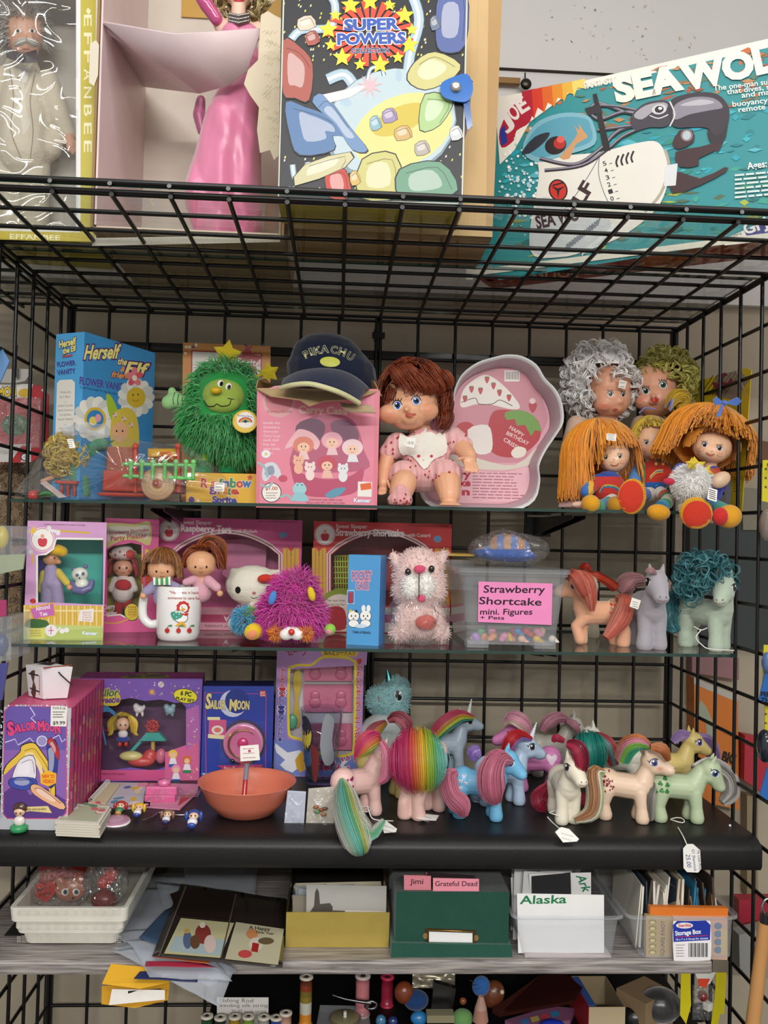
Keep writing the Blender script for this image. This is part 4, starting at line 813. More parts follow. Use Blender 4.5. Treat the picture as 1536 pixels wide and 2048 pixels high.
# --- cake pan with printed insert
Yp = -.175; th = thing('cake_pan','shaped silver cake pan with pink strawberry insert leaning behind the baby doll','pan',at(985,1018,Yp+.02))
out = [(850,842),(886,818),(905,808),(909,780),(924,750),(954,727),(988,716),(1013,711),(1043,714),(1072,731),(1089,758),(1110,780),(1123,809),(1125,845),(1110,872),(1090,902),(1077,932),(1079,962),(1068,1000),(1030,1020),(967,1021),(878,1016),(845,995),(835,950),(835,890)]
out = spl(out,3); cx_,cy2 = 985,870; N = len(out)
def scl(p,s_): return (cx_+(p[0]-cx_)*s_,cy2+(p[1]-cy2)*s_)
rows = [(1.0,-.0),(1.012,-.002),(1.0,-.004),(.985,-.002),(.965,.0),(.90,.045)]; m = MB(); vs = []
for s_,dy in rows: vs += [at(*scl(p,s_),Yp-.045)+V((0,dy,0)) for p in out]
m.add(vs,[(i*N+j,i*N+(j+1) % N,(i+1)*N+(j+1) % N,(i+1)*N+j) for i in range(len(rows)-1) for j in range(N)],['d4d4d6']*(N*4)+['b9a2aa']*N,0,True)
bo = [at(*scl(p,.985),Yp-.043)+V((0,.002,0)) for p in out]+[at(*scl(p,.90),Yp-.045)+V((0,.047,0)) for p in out]; m.add(bo,[(j,N+j,N+(j+1) % N,(j+1) % N) for j in range(N)],'9a9a9c',0,True)
m.add(vs[-N:],[tuple(range(N))],'c8c8ca'); pb = m.build('pan_body','plastic',th)
S = Plane(vs[-1]+V((0,-.002,0)),(0,-1,0)); A = Art(S); k0 = pix(vs[-1]); ins = [pix(p) for p in vs[-N:]]; A.poly(ins,'d9a0b0')
A.poly([(905,850),(915,790),(940,760),(975,740),(1030,735),(1070,760),(1085,800),(1095,840),(1075,880),(1060,905),(1040,925),(950,920),(905,890)],'c98796',4); A.poly([(905,895),(960,918),(1030,930),(1080,890),(1068,925),(1010,940),(935,935),(890,920)],'d5cdc0',3)
A.poly([(921,800),(930,775),(955,755),(975,750),(1000,765),(1025,790),(1040,815),(1020,818),(985,810),(955,808),(925,815)],'e9e2dc',4); A.line([(922,805),(950,796),(958,808),(985,808),(1000,800),(1025,812)],1.5,'4a3030',3)
for x,y in ((974,759),(943,778),(961,781),(987,771),(999,785),(1018,795),(930,797)): A.poly([(x-5,y-4),(x,y-6),(x+5,y-4),(x+3,y+4),(x,y+8),(x-3,y+4)],'b8404a',2); A.line([(x-4,y-5),(x+4,y-5)],2,'6a7a3a')
A.poly([(985,825),(1020,820),(1062,830),(1080,850),(1078,880),(1050,905),(1020,915),(985,905),(975,870)],'b2303c',4); A.poly([(1010,825),(1040,820),(1068,832),(1084,862),(1070,860),(1062,872),(1050,850),(1034,852),(1030,838),(1014,840)],'6f9a46',2)
A.poly([(915,850),(940,845),(960,870),(965,905),(930,900),(915,880)],'b8323c',4); A.poly([(935,860),(975,850),(985,880),(980,905),(950,905)],'e6e0dc',3)
for i,st in enumerate(('HAPPY','BIRTHDAY','CRISSY')): A.text(st,1018-i*6,857+i*12,1018-i*6+len(st)*5.4,870+i*13+len(st),8,'ecd6d4',.01)
A.poly([(1022,905),(1035,893),(1052,898),(1048,912),(1030,916)],'e4dccf',3)
for x,y in ((1065,812),): A.poly([(x-8,y-4),(x,y-8),(x+9,y-4),(x+6,y+8),(x,y+14),(x-5,y+8)],'b23a48',2); A.ell(x,y-10,6,6,'e8c8c8')
A.quad((1009,741),(1039,741),(1039,763),(1009,763),'e9e4e0')
for i in range(11): A.quad((1012+i*2.4,743),(1013+i*2.4,743),(1013+i*2.4,759),(1012+i*2.4,759),'3a3034')
A.poly([(900,930),(940,940),(1010,945),(1058,935),(1060,985),(1040,1000),(960,1005),(870,1000),(850,975),(855,940)],'e5b3bf',3)
for st,x,y,x2 in (('ry',921,955,940),('ke',921,972,940),('n',925,990,938)): A.text(st,x,y,x2,y,14,'b8203a',.05)
A.lines(945,946,1050,995,9,2.2,'b06a80',.02,4); A.done('printed_insert',th)
# --- the five dolls at the right
def yarn_doll(label,hx,hy,rx,ry,Y,cols,roll=0,faz=0,fe=22,se=-42,n=420,fw=42,flare=.5,eyes=None,iris='3a4a80',hs=1.12,hairR=None,yr=.0019,hc=(0,0)):
    th = thing('yarn_haired_doll',label,'doll',at(hx,hy+110,Y)); B = Blob().ep(hx,hy,Y,rx,ry,(rx+ry)/2*.9,roll).ep(hx+eyes[2],hy+ry*.35,Y-.012,rx*.75,ry*.6,rx*.62,roll).ep(hx+eyes[2],hy+ry*.25,Y-(rx+ry)/2*.00082-.013,3.6,3.4,3.4)
    B.cp((hx,hy+ry*.6,Y,rx*.3),(hx-roll*.3,hy+ry*1.35,Y,rx*.32)).make(.0022,4); hd = B.mesh('efc09c').build('head','vinyl',th); a = Art(Skin(B.bvh)); c_,s_ = math.cos(math.radians(roll)),math.sin(math.radians(roll))
    def w(u,v): return (hx+u*c_-v*s_,hy+u*s_+v*c_)
    e = eyes; P = w(e[0],e[3]); eye(a,P[0],P[1],rx*.13,rx*.14,iris,0); P = w(e[1],e[3]); eye(a,P[0],P[1],rx*.13,rx*.14,iris,0)
    P = [w(e[2]+u,e[4]+v) for u,v in ((-8,-2),(-3,1),(3,1),(8,-3))]; a.line(P,2,'b5604a',3)
    for q in (e[0],e[1]): P = w(q*1.35,e[4]-6); [a.ell(P[0],P[1],rx*.16*(1-i/5),rx*.12*(1-i/5),mixc('efc09c','e58a70',.15+.1*i)) for i in range(4)]
    a.done('face_paint',hd); m = MB(); H = at(hx+hc[0],hy-ry*.15+hc[1],Y+.008); kk = mpx(H); R = hairR or (rx*hs,rx*hs,ry*hs*1.05)
    headhair(m,H,(R[0]*kk,R[1]*kk,R[2]*kk),n,yr,cols,faz,fw,fe,se,flare,roll,8); headhair(m,at(hx,hy-ry*.1,Y+.004),(rx*1.16*kk,rx*1.1*kk,ry*1.16*kk),n//2,yr*.9,cols,faz,50,fe+14,-20,.10,roll,7,a0=-100,a1=100); hr = m.build('yarn_hair','yarn',th); HB = Blob().e(H+V((0,.004,.002)),(R[0]*kk*.97,R[1]*kk*.95,R[2]*kk*.97)).make(.004); HB.mesh(cols[1],cut=lambda p: p.z > H.z+R[2]*kk*.30 or p.y > H.y+.003).build('hair_cap','yarn',hr); return th
OR = ['e8962a','d9841f','f0a63a','dd8c22']
# curly dolls at the back
for nm,label,hx,hy,rx,ry,Y,hc,fx,fy,er,R0 in (('white','big doll with curly silvery white hair and sticker on its forehead',1199,768,66,74,-.155,['ffffff','f2efee','fbfaf8','e6e2e0'],1222,790,0,.011),('blond','big doll with curly greenish blonde hair and green eyes',1328,765,56,60,-.13,['c9c46a','b5b050','d8d488','a39e48'],1313,790,1,.010)):
    th = thing('curly_haired_doll',label,'doll',at(hx,1015,Y)); B = Blob().ep(fx-6,fy-14,Y,46,52,44).ep(fx,fy+8,Y-.02,40,36,30).cp((fx-4,fy+30,Y,20),(fx-14,fy+70,Y,22))
    if not er: B.ep(fx+18,fy+14,Y-.042,7,6,8).ep(fx+12,fy+28,Y-.034,9,8,9).ep(fx-14,fy+20,Y-.028,20,16,20)
    else: B.ep(fx-6,fy+2,Y-.05,5,5,5).ep(fx-6,fy+14,Y-.046,9,6,8).ep(fx-26,fy+14,Y-.026,18,15,18).ep(fx+24,fy+12,Y-.026,20,15,18)
    B.make(.0026,4); hd = B.mesh('dca184').build('head','vinyl',th); a = Art(Skin(B.bvh))
    if not er:
        eye(a,1221,788,5.5,6,'1c1a1e',0,True); eye(a,1246,789,4,5.5,'1c1a1e',0,True); [a.ell(1208,811,14*(1-i/7),8*(1-i/7),mixc('dca184','d0583c',.12+.08*i)) for i in range(6)]; a.poly([(1224,818),(1232,816),(1237,819),(1230,822)],'b85848')
    else:
        eye(a,1292,782,7,7.5,'3a5a50',0); eye(a,1326,770,7.5,8,'3a6a5a',0); [(a.ell(1281,800,10*(1-i/6),8*(1-i/6),mixc('dca184','d4604c',.12+.08*i)),a.ell(1346,792,13*(1-i/6),8*(1-i/6),mixc('dca184','d4604c',.12+.08*i))) for i in range(5)]; a.poly([(1302,800),(1309,794),(1317,799),(1310,806)],'b83a34',2)
    a.done('face_paint',hd)
    if not er: a = Art(Plane(at(1246,770,Y-.058),(0,-1,.2))); a.poly([(1239,760),(1254,763),(1250,778),(1236,775)],'e6e2da'); a.lines(1240,765,1251,773,2,1.5,'7a7a80',.1); a.mb.build('price_sticker','paper',hd)
    m = MB(); HB = Blob().ep(hx,hy-4,Y+.012,rx,ry,rx*.9).make(.005)
    def kp(p,fx=fx,fy=fy,Y=Y): x,y = pix(p); return not (p.y < Y-.01 and abs(x-fx) < 38 and y > fy-36)
    hb = HB.mesh(hc[1],cut=lambda p: kp(p) and not (p.y < Y-.005 and abs(pix(p)[0]-fx) < 50 and pix(p)[1] > fy-62)); curls(m,HB.samples(520,kp),R0*.8,.0017,hc); hb.v,hb.f = hb.v,hb.f; hr = m.build('curly_hair','hair',th); hb.build('hair_cap','hair',hr)
    B = Blob().ep(hx-14,905,Y,44,60,34).cp((hx-46,850,Y,20),(hx-62,900,Y-.01,17),(hx-64,930,Y-.015,14)).make(.003)
    B.mesh('d9b8a6' if not er else 'c9a890').build('blouse','cloth',th)
    if not er:
        B = Blob().ep(1152,945,Y,36,26,30).cp((1150,950,Y-.02,28),(1145,966,Y-.03,26)).make(.0025); [setattr(p,'y',p.y+.002*math.sin(p.x*500)) for p in B.v]; B.mesh('a9c4be').build('shorts','cloth',th)
        B = Blob().cp((1142,962,Y-.03,21),(1138,985,Y-.045,18),(1140,1004,Y-.055,14)).make(.002); B.mesh('c98f70').build('leg','vinyl',th)
        B = Blob().cp((1128,1014,Y-.06,12),(1160,1012,Y-.10,11)).make(.002,floor=.31); B.mesh('d2a8a0').build('shoe','satin',th)
y1 = yarn_doll('orange-yarn-haired doll with clear plastic wrapped over its face, leftmost of the rainbow-dressed dolls',1226,910,33,36,-.235,OR,-4,24,12,-60,620,30,.22,(-14,13,2,4,20),'5a4a2c',hairR=(66,40,66),hc=(-26,4))
y2 = yarn_doll('yellow-haired doll in red and blue rainbow outfit between the two orange-haired dolls',1301,885,32,37,-.20,['d8b83a','c9a52c','e4c850'],0,6,32,-18,420,50,.08,(-8,22,8,0,20),'3a5a9a')
y3 = yarn_doll('orange-yarn-haired doll with small blue hair bow, rightmost on the upper shelf',1424,893,40,34,-.285,OR,14,4,14,-34,950,40,.26,(-15,15,0,0,16),'26345a',hairR=(76,48,66),hc=(-8,-8))
m = MB(); C_ = at(1449,806,-.37)
for s_,L in ((-1,.9),(1,1.3)): m.add([C_,C_+V((s_*.016*L,-.002,.010)),C_+V((s_*.022*L,0,.004)),C_+V((s_*.016*L,.002,-.004))],[(0,1,2,3)],'4a72c4')
m.add([C_,C_+V((-.006,-.002,-.004)),C_+V((-.015,-.003,-.022)),C_+V((-.009,-.003,-.024))],[(0,1,2,3)],'4a72c4'); m.ell(C_,.004,'3f66b8',8); m.build('hair_bow','satin',y3,thick=.002)
for y_,pts in ((y2,[(1278,826,-.235),(1290,816,-.24),(1310,818,-.245)]),(y2,[(1330,815,-.24),(1345,800,-.245),(1340,822,-.25)])): m = MB(); m.tube([at(*p) for p in pts],[.003,.005,.003],'7a78c4',8,flat=.4); m.build('hair_ribbon','satin',y_)
m = MB(); lockp(m,[(1335,818,-.22),(1350,795,-.225),(1365,800,-.22),(1362,830,-.22)],[6,14,16,6],60,1.3,['d8b83a','c9a52c']); m.build('ponytail','yarn',y2)
a = Art(Plane(at(1222,875,-.32),(0,-1,.1))); a.poly([(1213,867),(1233,868),(1232,882),(1213,880)],'efece6'); a.lines(1215,870,1231,878,3,1.3,'6a6a72'); a.mb.build('price_sticker','paper',y1)
def cyl(m,q,cols,r0,r1,n=14):      # striped limb along photo points
    P = [at(*p) for p in q]; P = [V(p) for p in spl([tuple(p) for p in P],4,False)]; k = len(P)-1; kk = mpx(P[0]); m.tube(P,[(r0+(r1-r0)*i/k)*kk for i in range(k+1)],[cols[min(len(cols)-1,int(i/k*len(cols)))] for i in range(k)],n)
def shoe(parent,x,y,Y,rx,ry,col,rd=None,rot=0,sole=None):
    B = Blob().ep(x,y,Y,rx,ry,rd or ry,rot).make(.002,floor=None); o = B.mesh(col).build('shoe','cloth',parent)
    if sole:
        a = Art(Skin(B.bvh)); a.ell(x+sole[0],y+sole[1],rx*.82,ry*.86,'c93a28',rot,24); n_ = 40
        for i in range(n_): g = 6.283*i/n_; a.line([(x+sole[0]+math.cos(g)*rx*.84,y+sole[1]+math.sin(g)*ry*.88),(x+sole[0]+math.cos(g)*rx*.95,y+sole[1]+math.sin(g)*ry*.98)],.8,'b98420')
        a.done('sole',o,'cloth')
RB = ['c9402c','d9a02c','3a8a5a','3a78b8']
for par,x,y,Yd in ((y1,1217,975,-.245),):
    B = Blob().ep(x,y,Yd,34,34,26).cp((x-22,y-14,Yd,14),(x-44,y+8,Yd-.03,13)).make(.0025)
    def cf(p,x=x,y=y): a_,b_ = pix(p); return '2f4fa8' if b_ < y-22 else ('e0b23a' if a_ < x-30 and a_ > x-40 else '3f6fb8' if a_ <= x-40 else 'c23a34')
    ob = B.mesh(cf).build('dress','cloth',par); a = Art(Skin(B.bvh)); [a.line([(x-18+i,y+10),(x-8,y-4+i*1.5),(x+14,y-2+i*1.5),(x+22-i,y+8)],3,cc,3) for i,cc in enumerate(('e0a83a','4a9a5a','3a6ab0'))]; a.done('rainbow_stripe',ob,'cloth')
    m = MB(); m.ell(at(1160,1010,-.30),(.016,.012,.006),'e6bfa8',12); m.build('hand','vinyl',par)
    m = MB(); cyl(m,[(1225,1000,-.27),(1206,1012,-.31),(1190,1012,-.33)],['e8e6e0','3f8f8a','3f78b8','3f9a6a'],13,14); m.build('leg','cloth',par)
    shoe(par,1181,1008,-.335,19,19,'d99a24',22); shoe(par,1230,1010,-.33,17,18,'b98420',22)
B = Blob().ep(1303,958,-.215,33,38,24).cp((1278,935,-.215,12),(1268,962,-.235,13),(1272,985,-.26,10)).cp((1326,935,-.215,12),(1342,958,-.235,11)).make(.0025)
def cf(p): a_,b_ = pix(p); return '4f86c4' if a_ < 1286 and b_ < 965 else '4aa05a' if a_ < 1290 and b_ < 985 else 'c0382e' if b_ < 965 else '2f62b0'
ob = B.mesh(cf).build('outfit','cloth',y2); a = Art(Skin(B.bvh)); [a.line([(1300,958-i*2),(1312,946-i*2),(1326,944-i*2)],2.4,cc,3) for i,cc in enumerate(('e0b23a','3a6ab0','e8c85a'))]; a.ell(1312,928,3,3,'e8d060'); a.ell(1326,928,3,3,'e8d060')
for i in range(50): g = RNG.gauss(1314,7),RNG.gauss(988,8); a.line([g,(g[0]+RNG.uniform(-5,5),g[1]+4)],1,RNG.choice(('5fd0d0','3fb0c0','8fe6e0')))
a.done('trim',ob,'cloth')
m = MB(); cyl(m,[(1320,985,-.27),(1336,1000,-.31),(1322,1015,-.34)],['d8d4cc','c9482c','3a8a5a','e0d8c0','3f9a6a','3f88b8'],13,13); m.build('leg','cloth',y2)
m = MB(); cyl(m,[(1300,988,-.26),(1285,990,-.30),(1270,992,-.33)],['d8d4cc','3f62b0','3f62b0'],14,13); m.build('leg','cloth',y2)
shoe(y2,1317,1025,-.352,24,17,'d99a24',20,6); shoe(y2,1264,993,-.345,30,37,'d99a24',12,6,(-2,0))
B = Blob().ep(1400,975,-.30,48,44,30).cp((1362,940,-.30,15),(1345,965,-.32,13)).cp((1425,945,-.29,15),(1440,972,-.30,14)).make(.0025)
def cf(p): a_,b_ = pix(p); return ('3a3fb0' if (b_ < 942 and a_ < 1375) or (a_ > 1415 and b_ > 955) else ['c9482c','d8d4cc','3a5aa8'][int(b_/12) % 3] if a_ < 1368 or a_ > 1418 else '2f4f98')
B.mesh(cf).build('dress','cloth',y3); star3('star_collar',1392,934,22,-.345,'d9c03a',y3,5,.55,-100); star3('star_collar',1412,944,16,-.345,'d9c03a',y3,5,.55,-60)
m = MB(); m.ell(at(1441,960,-.325),(.019,.011,.013),'e6c4a6',14,Matrix.Rotation(-.6,3,'Y')); m.build('hand','vinyl',y3)
m = MB(); cyl(m,[(1425,1010,-.33),(1445,1020,-.36),(1452,1026,-.37)],['3f88a8','3f9a8a','c93a28'],14,15); m.build('leg','cloth',y3); m = MB(); cyl(m,[(1385,1005,-.32),(1370,1016,-.35),(1385,1025,-.365)],['3a5a90','d8d4cc','3a6ab0'],13,16); m.build('leg','cloth',y3)
shoe(y3,1392,1026,-.385,35,33,'d9a02c',14,4,(2,4)); shoe(y3,1458,1033,-.375,26,24,'e0a02c',22,-20); m = MB(); m.ell(at(1440,1033,-.385),(.013,.012,.015),'c93030',14); m.build('shoe_upper','cloth',y3)
# film over the left doll's face
F = Blob().ep(1228,915,-.245,40,48,42).make(.004); from mathutils import noise as _n
for p in F.v: p += (p-at(1228,915,-.245)).normalized()*.003*_n.noise(p*90)
F.mesh('ffffff',cut=lambda p: p.y < -.25).build('plastic_wrap','film',y1)
# white fluffy ball pet
th = thing('fluffy_plush','round white fluffy plush pet held by the doll with blue hair bow','plush toy',at(1381,1003,-.36)); B = Blob().ep(1381,966,-.36,33,33,30).make(.003); b_ = B.mesh('ffffff').build('body','cloth',th)
m = MB(); fur(m,B.samples(3000),.009,.0008,['ffffff','fbf8f4','f4f0ea','ffffff'],.5,.6,3); m.build('fur','yarn',b_); star3('star',1384,928,14,-.39,'d9c03a',th); m = MB(); m.ell(at(1338,963,-.38),(.010,.006,.006),'c0304a',12); m.build('mitten','cloth',th)
a = Art(Plane(at(1425,990,-.40),(.1,-1,.2))); a.poly([(1418,975),(1435,980),(1433,1004),(1414,998)],'efeee8'); [a.line([(1418+i*.1,979+i*4),(1431,983+i*4)],1.6,'2a2a2c') for i in range(5)]; a.mb.build('care_label','cloth',th)
# yellow card
th = thing('blister_card','yellow printed toy backing card leaning in the right corner behind the doll','card',at(1450,1030,-.22)); PL = [at(1391,765,-.12),at(1499,737,-.29),at(1483,1030,-.30),at(1392,1000,-.13)]
N_ = (PL[1]-PL[0]).cross(PL[3]-PL[0]).normalized(); S = Plane(PL[0],N_); A = Art(S); A.poly([(1391,770),(1396,762),(1495,736),(1503,742),(1499,800),(1484,1028),(1476,1032),(1393,1000)],'d9bf2a'); A.mb.build('card','card',th,thick=.0012); A = Art(S,base=.0012)
A.poly([(1432,752),(1478,740),(1500,760),(1470,800),(1430,790)],'9a8f84'); [A.line([(1402+i*8,790),(1428+i*9,750-i)],1.6,'6a5a20') for i in range(7)]; A.text('AC',1438,790,1466,762,24,'8a2050',.04,out='2a1a20',ow=.02); A.line([(1475,742),(1494,790)],1.5,'e6e0c0')
A.lines(1468,948,1484,982,7,1.6,'9a8520',-.1); A.poly([(1448,925),(1462,920),(1462,1010),(1440,1005),(1436,960)],'b8bcc4',3); A.poly([(1436,912),(1452,925),(1450,990),(1432,985)],'1f2440'); A.poly([(1472,1015),(1478,1009),(1482,1018),(1475,1024)],'a82a2a'); A.done('printed_front',th)
# --- bag of toys at the left end
Y = -.28
th = thing('bagged_doll','small doll with yellow curly hair inside the clear toy bag, upper left shelf','doll',at(140,995,Y)); B = Blob().ep(134,910,Y,32,34,26).make(.003); B.mesh('c9a83a').build('head','vinyl',th); m = MB(); curls(m,B.samples(520),.007,.0009,['d9bd4a','c9a83a','e4cd68']); m.build('hair','hair',th)
B = Blob().cp((120,940,Y,12),(105,955,Y,5),(84,962,Y,4)).make(.0018); B.mesh('d9a080').build('arm','vinyl',th); B = Blob().cp((160,895,Y,14),(205,888,Y+.02,12)).cp((150,930,Y,22),(160,965,Y,20),(165,985,Y,16)).make(.0025); B.mesh('4f8f70').build('dress','cloth',th)
th = thing('toy_cart','red toy wagon with yellow canopy and round wood-grain wheel in the clear bag','toy cart',at(300,996,Y)); m = MB(); RD = 'b23a28'; m.box(at(290,965,Y+.02),(.13,.05,.035),RD); m.box(at(245,925,Y+.03),(.045,.04,.05),'9a4a32'); m.box(at(260,990,Y),(.10,.03,.006),RD); mb_ = m.build('body','plastic',th,bevel=.003)
for x in (271,356): m = MB(); m.tube([at(x,895,Y-.005),at(x,985,Y-.005)],.0035,'c9402c',8); m.ell(at(x,893,Y-.005),.006,'c9402c',8); m.build('post','plastic',th)
m = MB(); m.grid(lambda u,v: at(296+58*u,930-32*math.sin(v*2.6),Y+.01-.03*v+.02),6,8,'d8a52c'); m.build('canopy','plastic',th,thick=.002); m = MB(); C_ = at(316,968,Y-.025); R_ = Matrix.Rotation(math.radians(90),3,'X')
m.lathe([(0,.006),(.008,.006),(.009,.005),(.014,.006),(.015,.005),(.020,.006),(.0205,.005),(.026,.005),(.028,0),(.026,-.006),(0,-.006)],C_,30,['a86a44','c9a27a','d8b590','c09a72','d8b590','c09a72','d8b590','cfa884','c09a72','c09a72'],R=R_); m.build('wheel','plastic',th); m = MB(); m.ell(C_+V((-.002,-.008,.001)),.005,'b23a28',10); m.build('wheel_hub','plastic',th)
a = MB(); P = [(333,912),(330,922),(322,906),(338,906),(346,920)]; a.tube([at(x,y,Y-.02) for x,y in P],.003,'d0602c',6); a.build('crest','plastic',th)
th = thing('toy_fence','light green toy picket fence section lying across the red wagon','toy fence',at(318,945,Y-.04)); m = MB()
for a_,b_ in (((246,928),(392,931)),((246,952),(278,953)),((338,955),(390,957))): m.tube([at(*a_,Y-.045),at(*b_,Y-.045)],.003,'6fbf6a',8)
m.build('rail','plastic',th)
for x in (262,284,306,330,352,372,387): m = MB(); m.tube([at(x,925,Y-.047),at(x-1,958,Y-.047)],.0032,'66b562',8); m.ell(at(x,924,Y-.047),.0048,'7cc876',8); m.build('picket','plastic',th)
th = thing('toy_table','small red toy table in the clear bag, below the curly yellow hair','toy table',at(140,995,Y-.02)); m = MB(); m.box(at(136,965,Y-.02),(.036,.024,.005),RD); m.build('tabletop','plastic',th,bevel=.001)
for dx in (-12,0,12): m = MB(); m.tube([at(136+dx,966,Y-.02),at(136+dx*1.1,992,Y-.02)],.003,RD,8); m.build('leg','plastic',th)
m = MB(); m.add([at(80,966,Y-.03),at(92,962,Y-.03),at(133,994,Y-.045),at(118,996,Y-.045)],[(0,1,2,3)],'b9a9a6'); tag(m.build('card_strip','paper',thick=.001),'pale cardboard strip in the bottom of the clear toy bag','card strip')
m = MB(); m.ell(at(66,991,Y-.01),.009,'c03a3a',10); m.ell(at(72,990,Y),.008,'b02f33',8); tag(m.build('toy_apple','plastic'),'small red toy apple in the left corner of the clear bag','toy fruit')
m = MB(); lockp(m,[(75,992,Y),(95,985,Y-.01),(112,993,Y-.01)],[4,8,3],26,1.4,['2f7a3a','3a9a4a','1f5a3a']); tag(m.build('toy_leaves','plastic'),'small dark green toy leaves in the bottom of the clear bag','toy leaves')
th = thing('clear_bag','large clear zip bag of toys lying at the left end of the upper shelf','bag',at(250,998,Y)); m = MB(); ed = [(30,996),(62,940),(95,880),(120,862),(210,868),(300,885),(365,888),(410,915),(452,955),(470,985),(462,1000),(300,1003),(150,1000)]
ed = spl(ed,5); NE = len(ed); cx_,cy2 = 250,945; vs = []; rings = (0,.25,.5,.7,.85,.95,1.0); rn = random.Random(8)
for ri,s_ in enumerate(rings):
    for (x,y) in ed:
        px,py = cx_+(x-cx_)*s_,cy2+(y-cy2)*s_; dep = .055*(1-s_**2)**.5 if s_ < 1 else 0; q = at(px,py,Y-.012-dep); nz = _n.noise(V((px*.035,py*.05,2)))*.5+_n.noise(V((px*.08,py*.1,7)))*.3+_n.noise(V((px*.2+py*.1,py*.15,4)))*.2-.8*abs(_n.noise(V((px*.04+py*.06,py*.03-px*.03,9)))); q.y -= nz*.045*(1-s_**4); q.z = max(q.z,.2985); vs.append(q)
m.add(vs,[(i*NE+j,(i+1)*NE+j,(i+1)*NE+(j+1) % NE,i*NE+(j+1) % NE) for i in range(len(rings)-1) for j in range(NE)],'ffffff',0,True); m.build('front_film','gloss_film',th)
m = MB(); vb = [at(x,y,Y+.03) for x,y in ed]; m.add(vb,[tuple(range(NE))],'ffffff'); m.build('rear_film','film',th)
m = MB(); m.grid(lambda u,v: at(125+85*u,846+24*v+2*math.sin(u*9),Y-.02+.006*math.sin(u*7+v*3)),12,6,'ffffff'); m.build('zip_flap','sleeve',th)
a = Art(Plane(at(143,890,Y-.075),(0,-1,.2))); a.poly([(134,878),(146,878),(151,895),(139,897)],'efede6'); a.lines(137,881,147,893,4,1.2,'6a6a70'); a.mb.build('price_sticker','paper',th)
a = Art(Plane(at(436,975,Y-.03),(0,-1,.2))); a.poly([(429,964),(450,966),(448,984),(428,982)],'efede6'); a.lines(431,968,447,980,3,1.4,'6a6a70'); a.mb.build('price_sticker','paper',th)
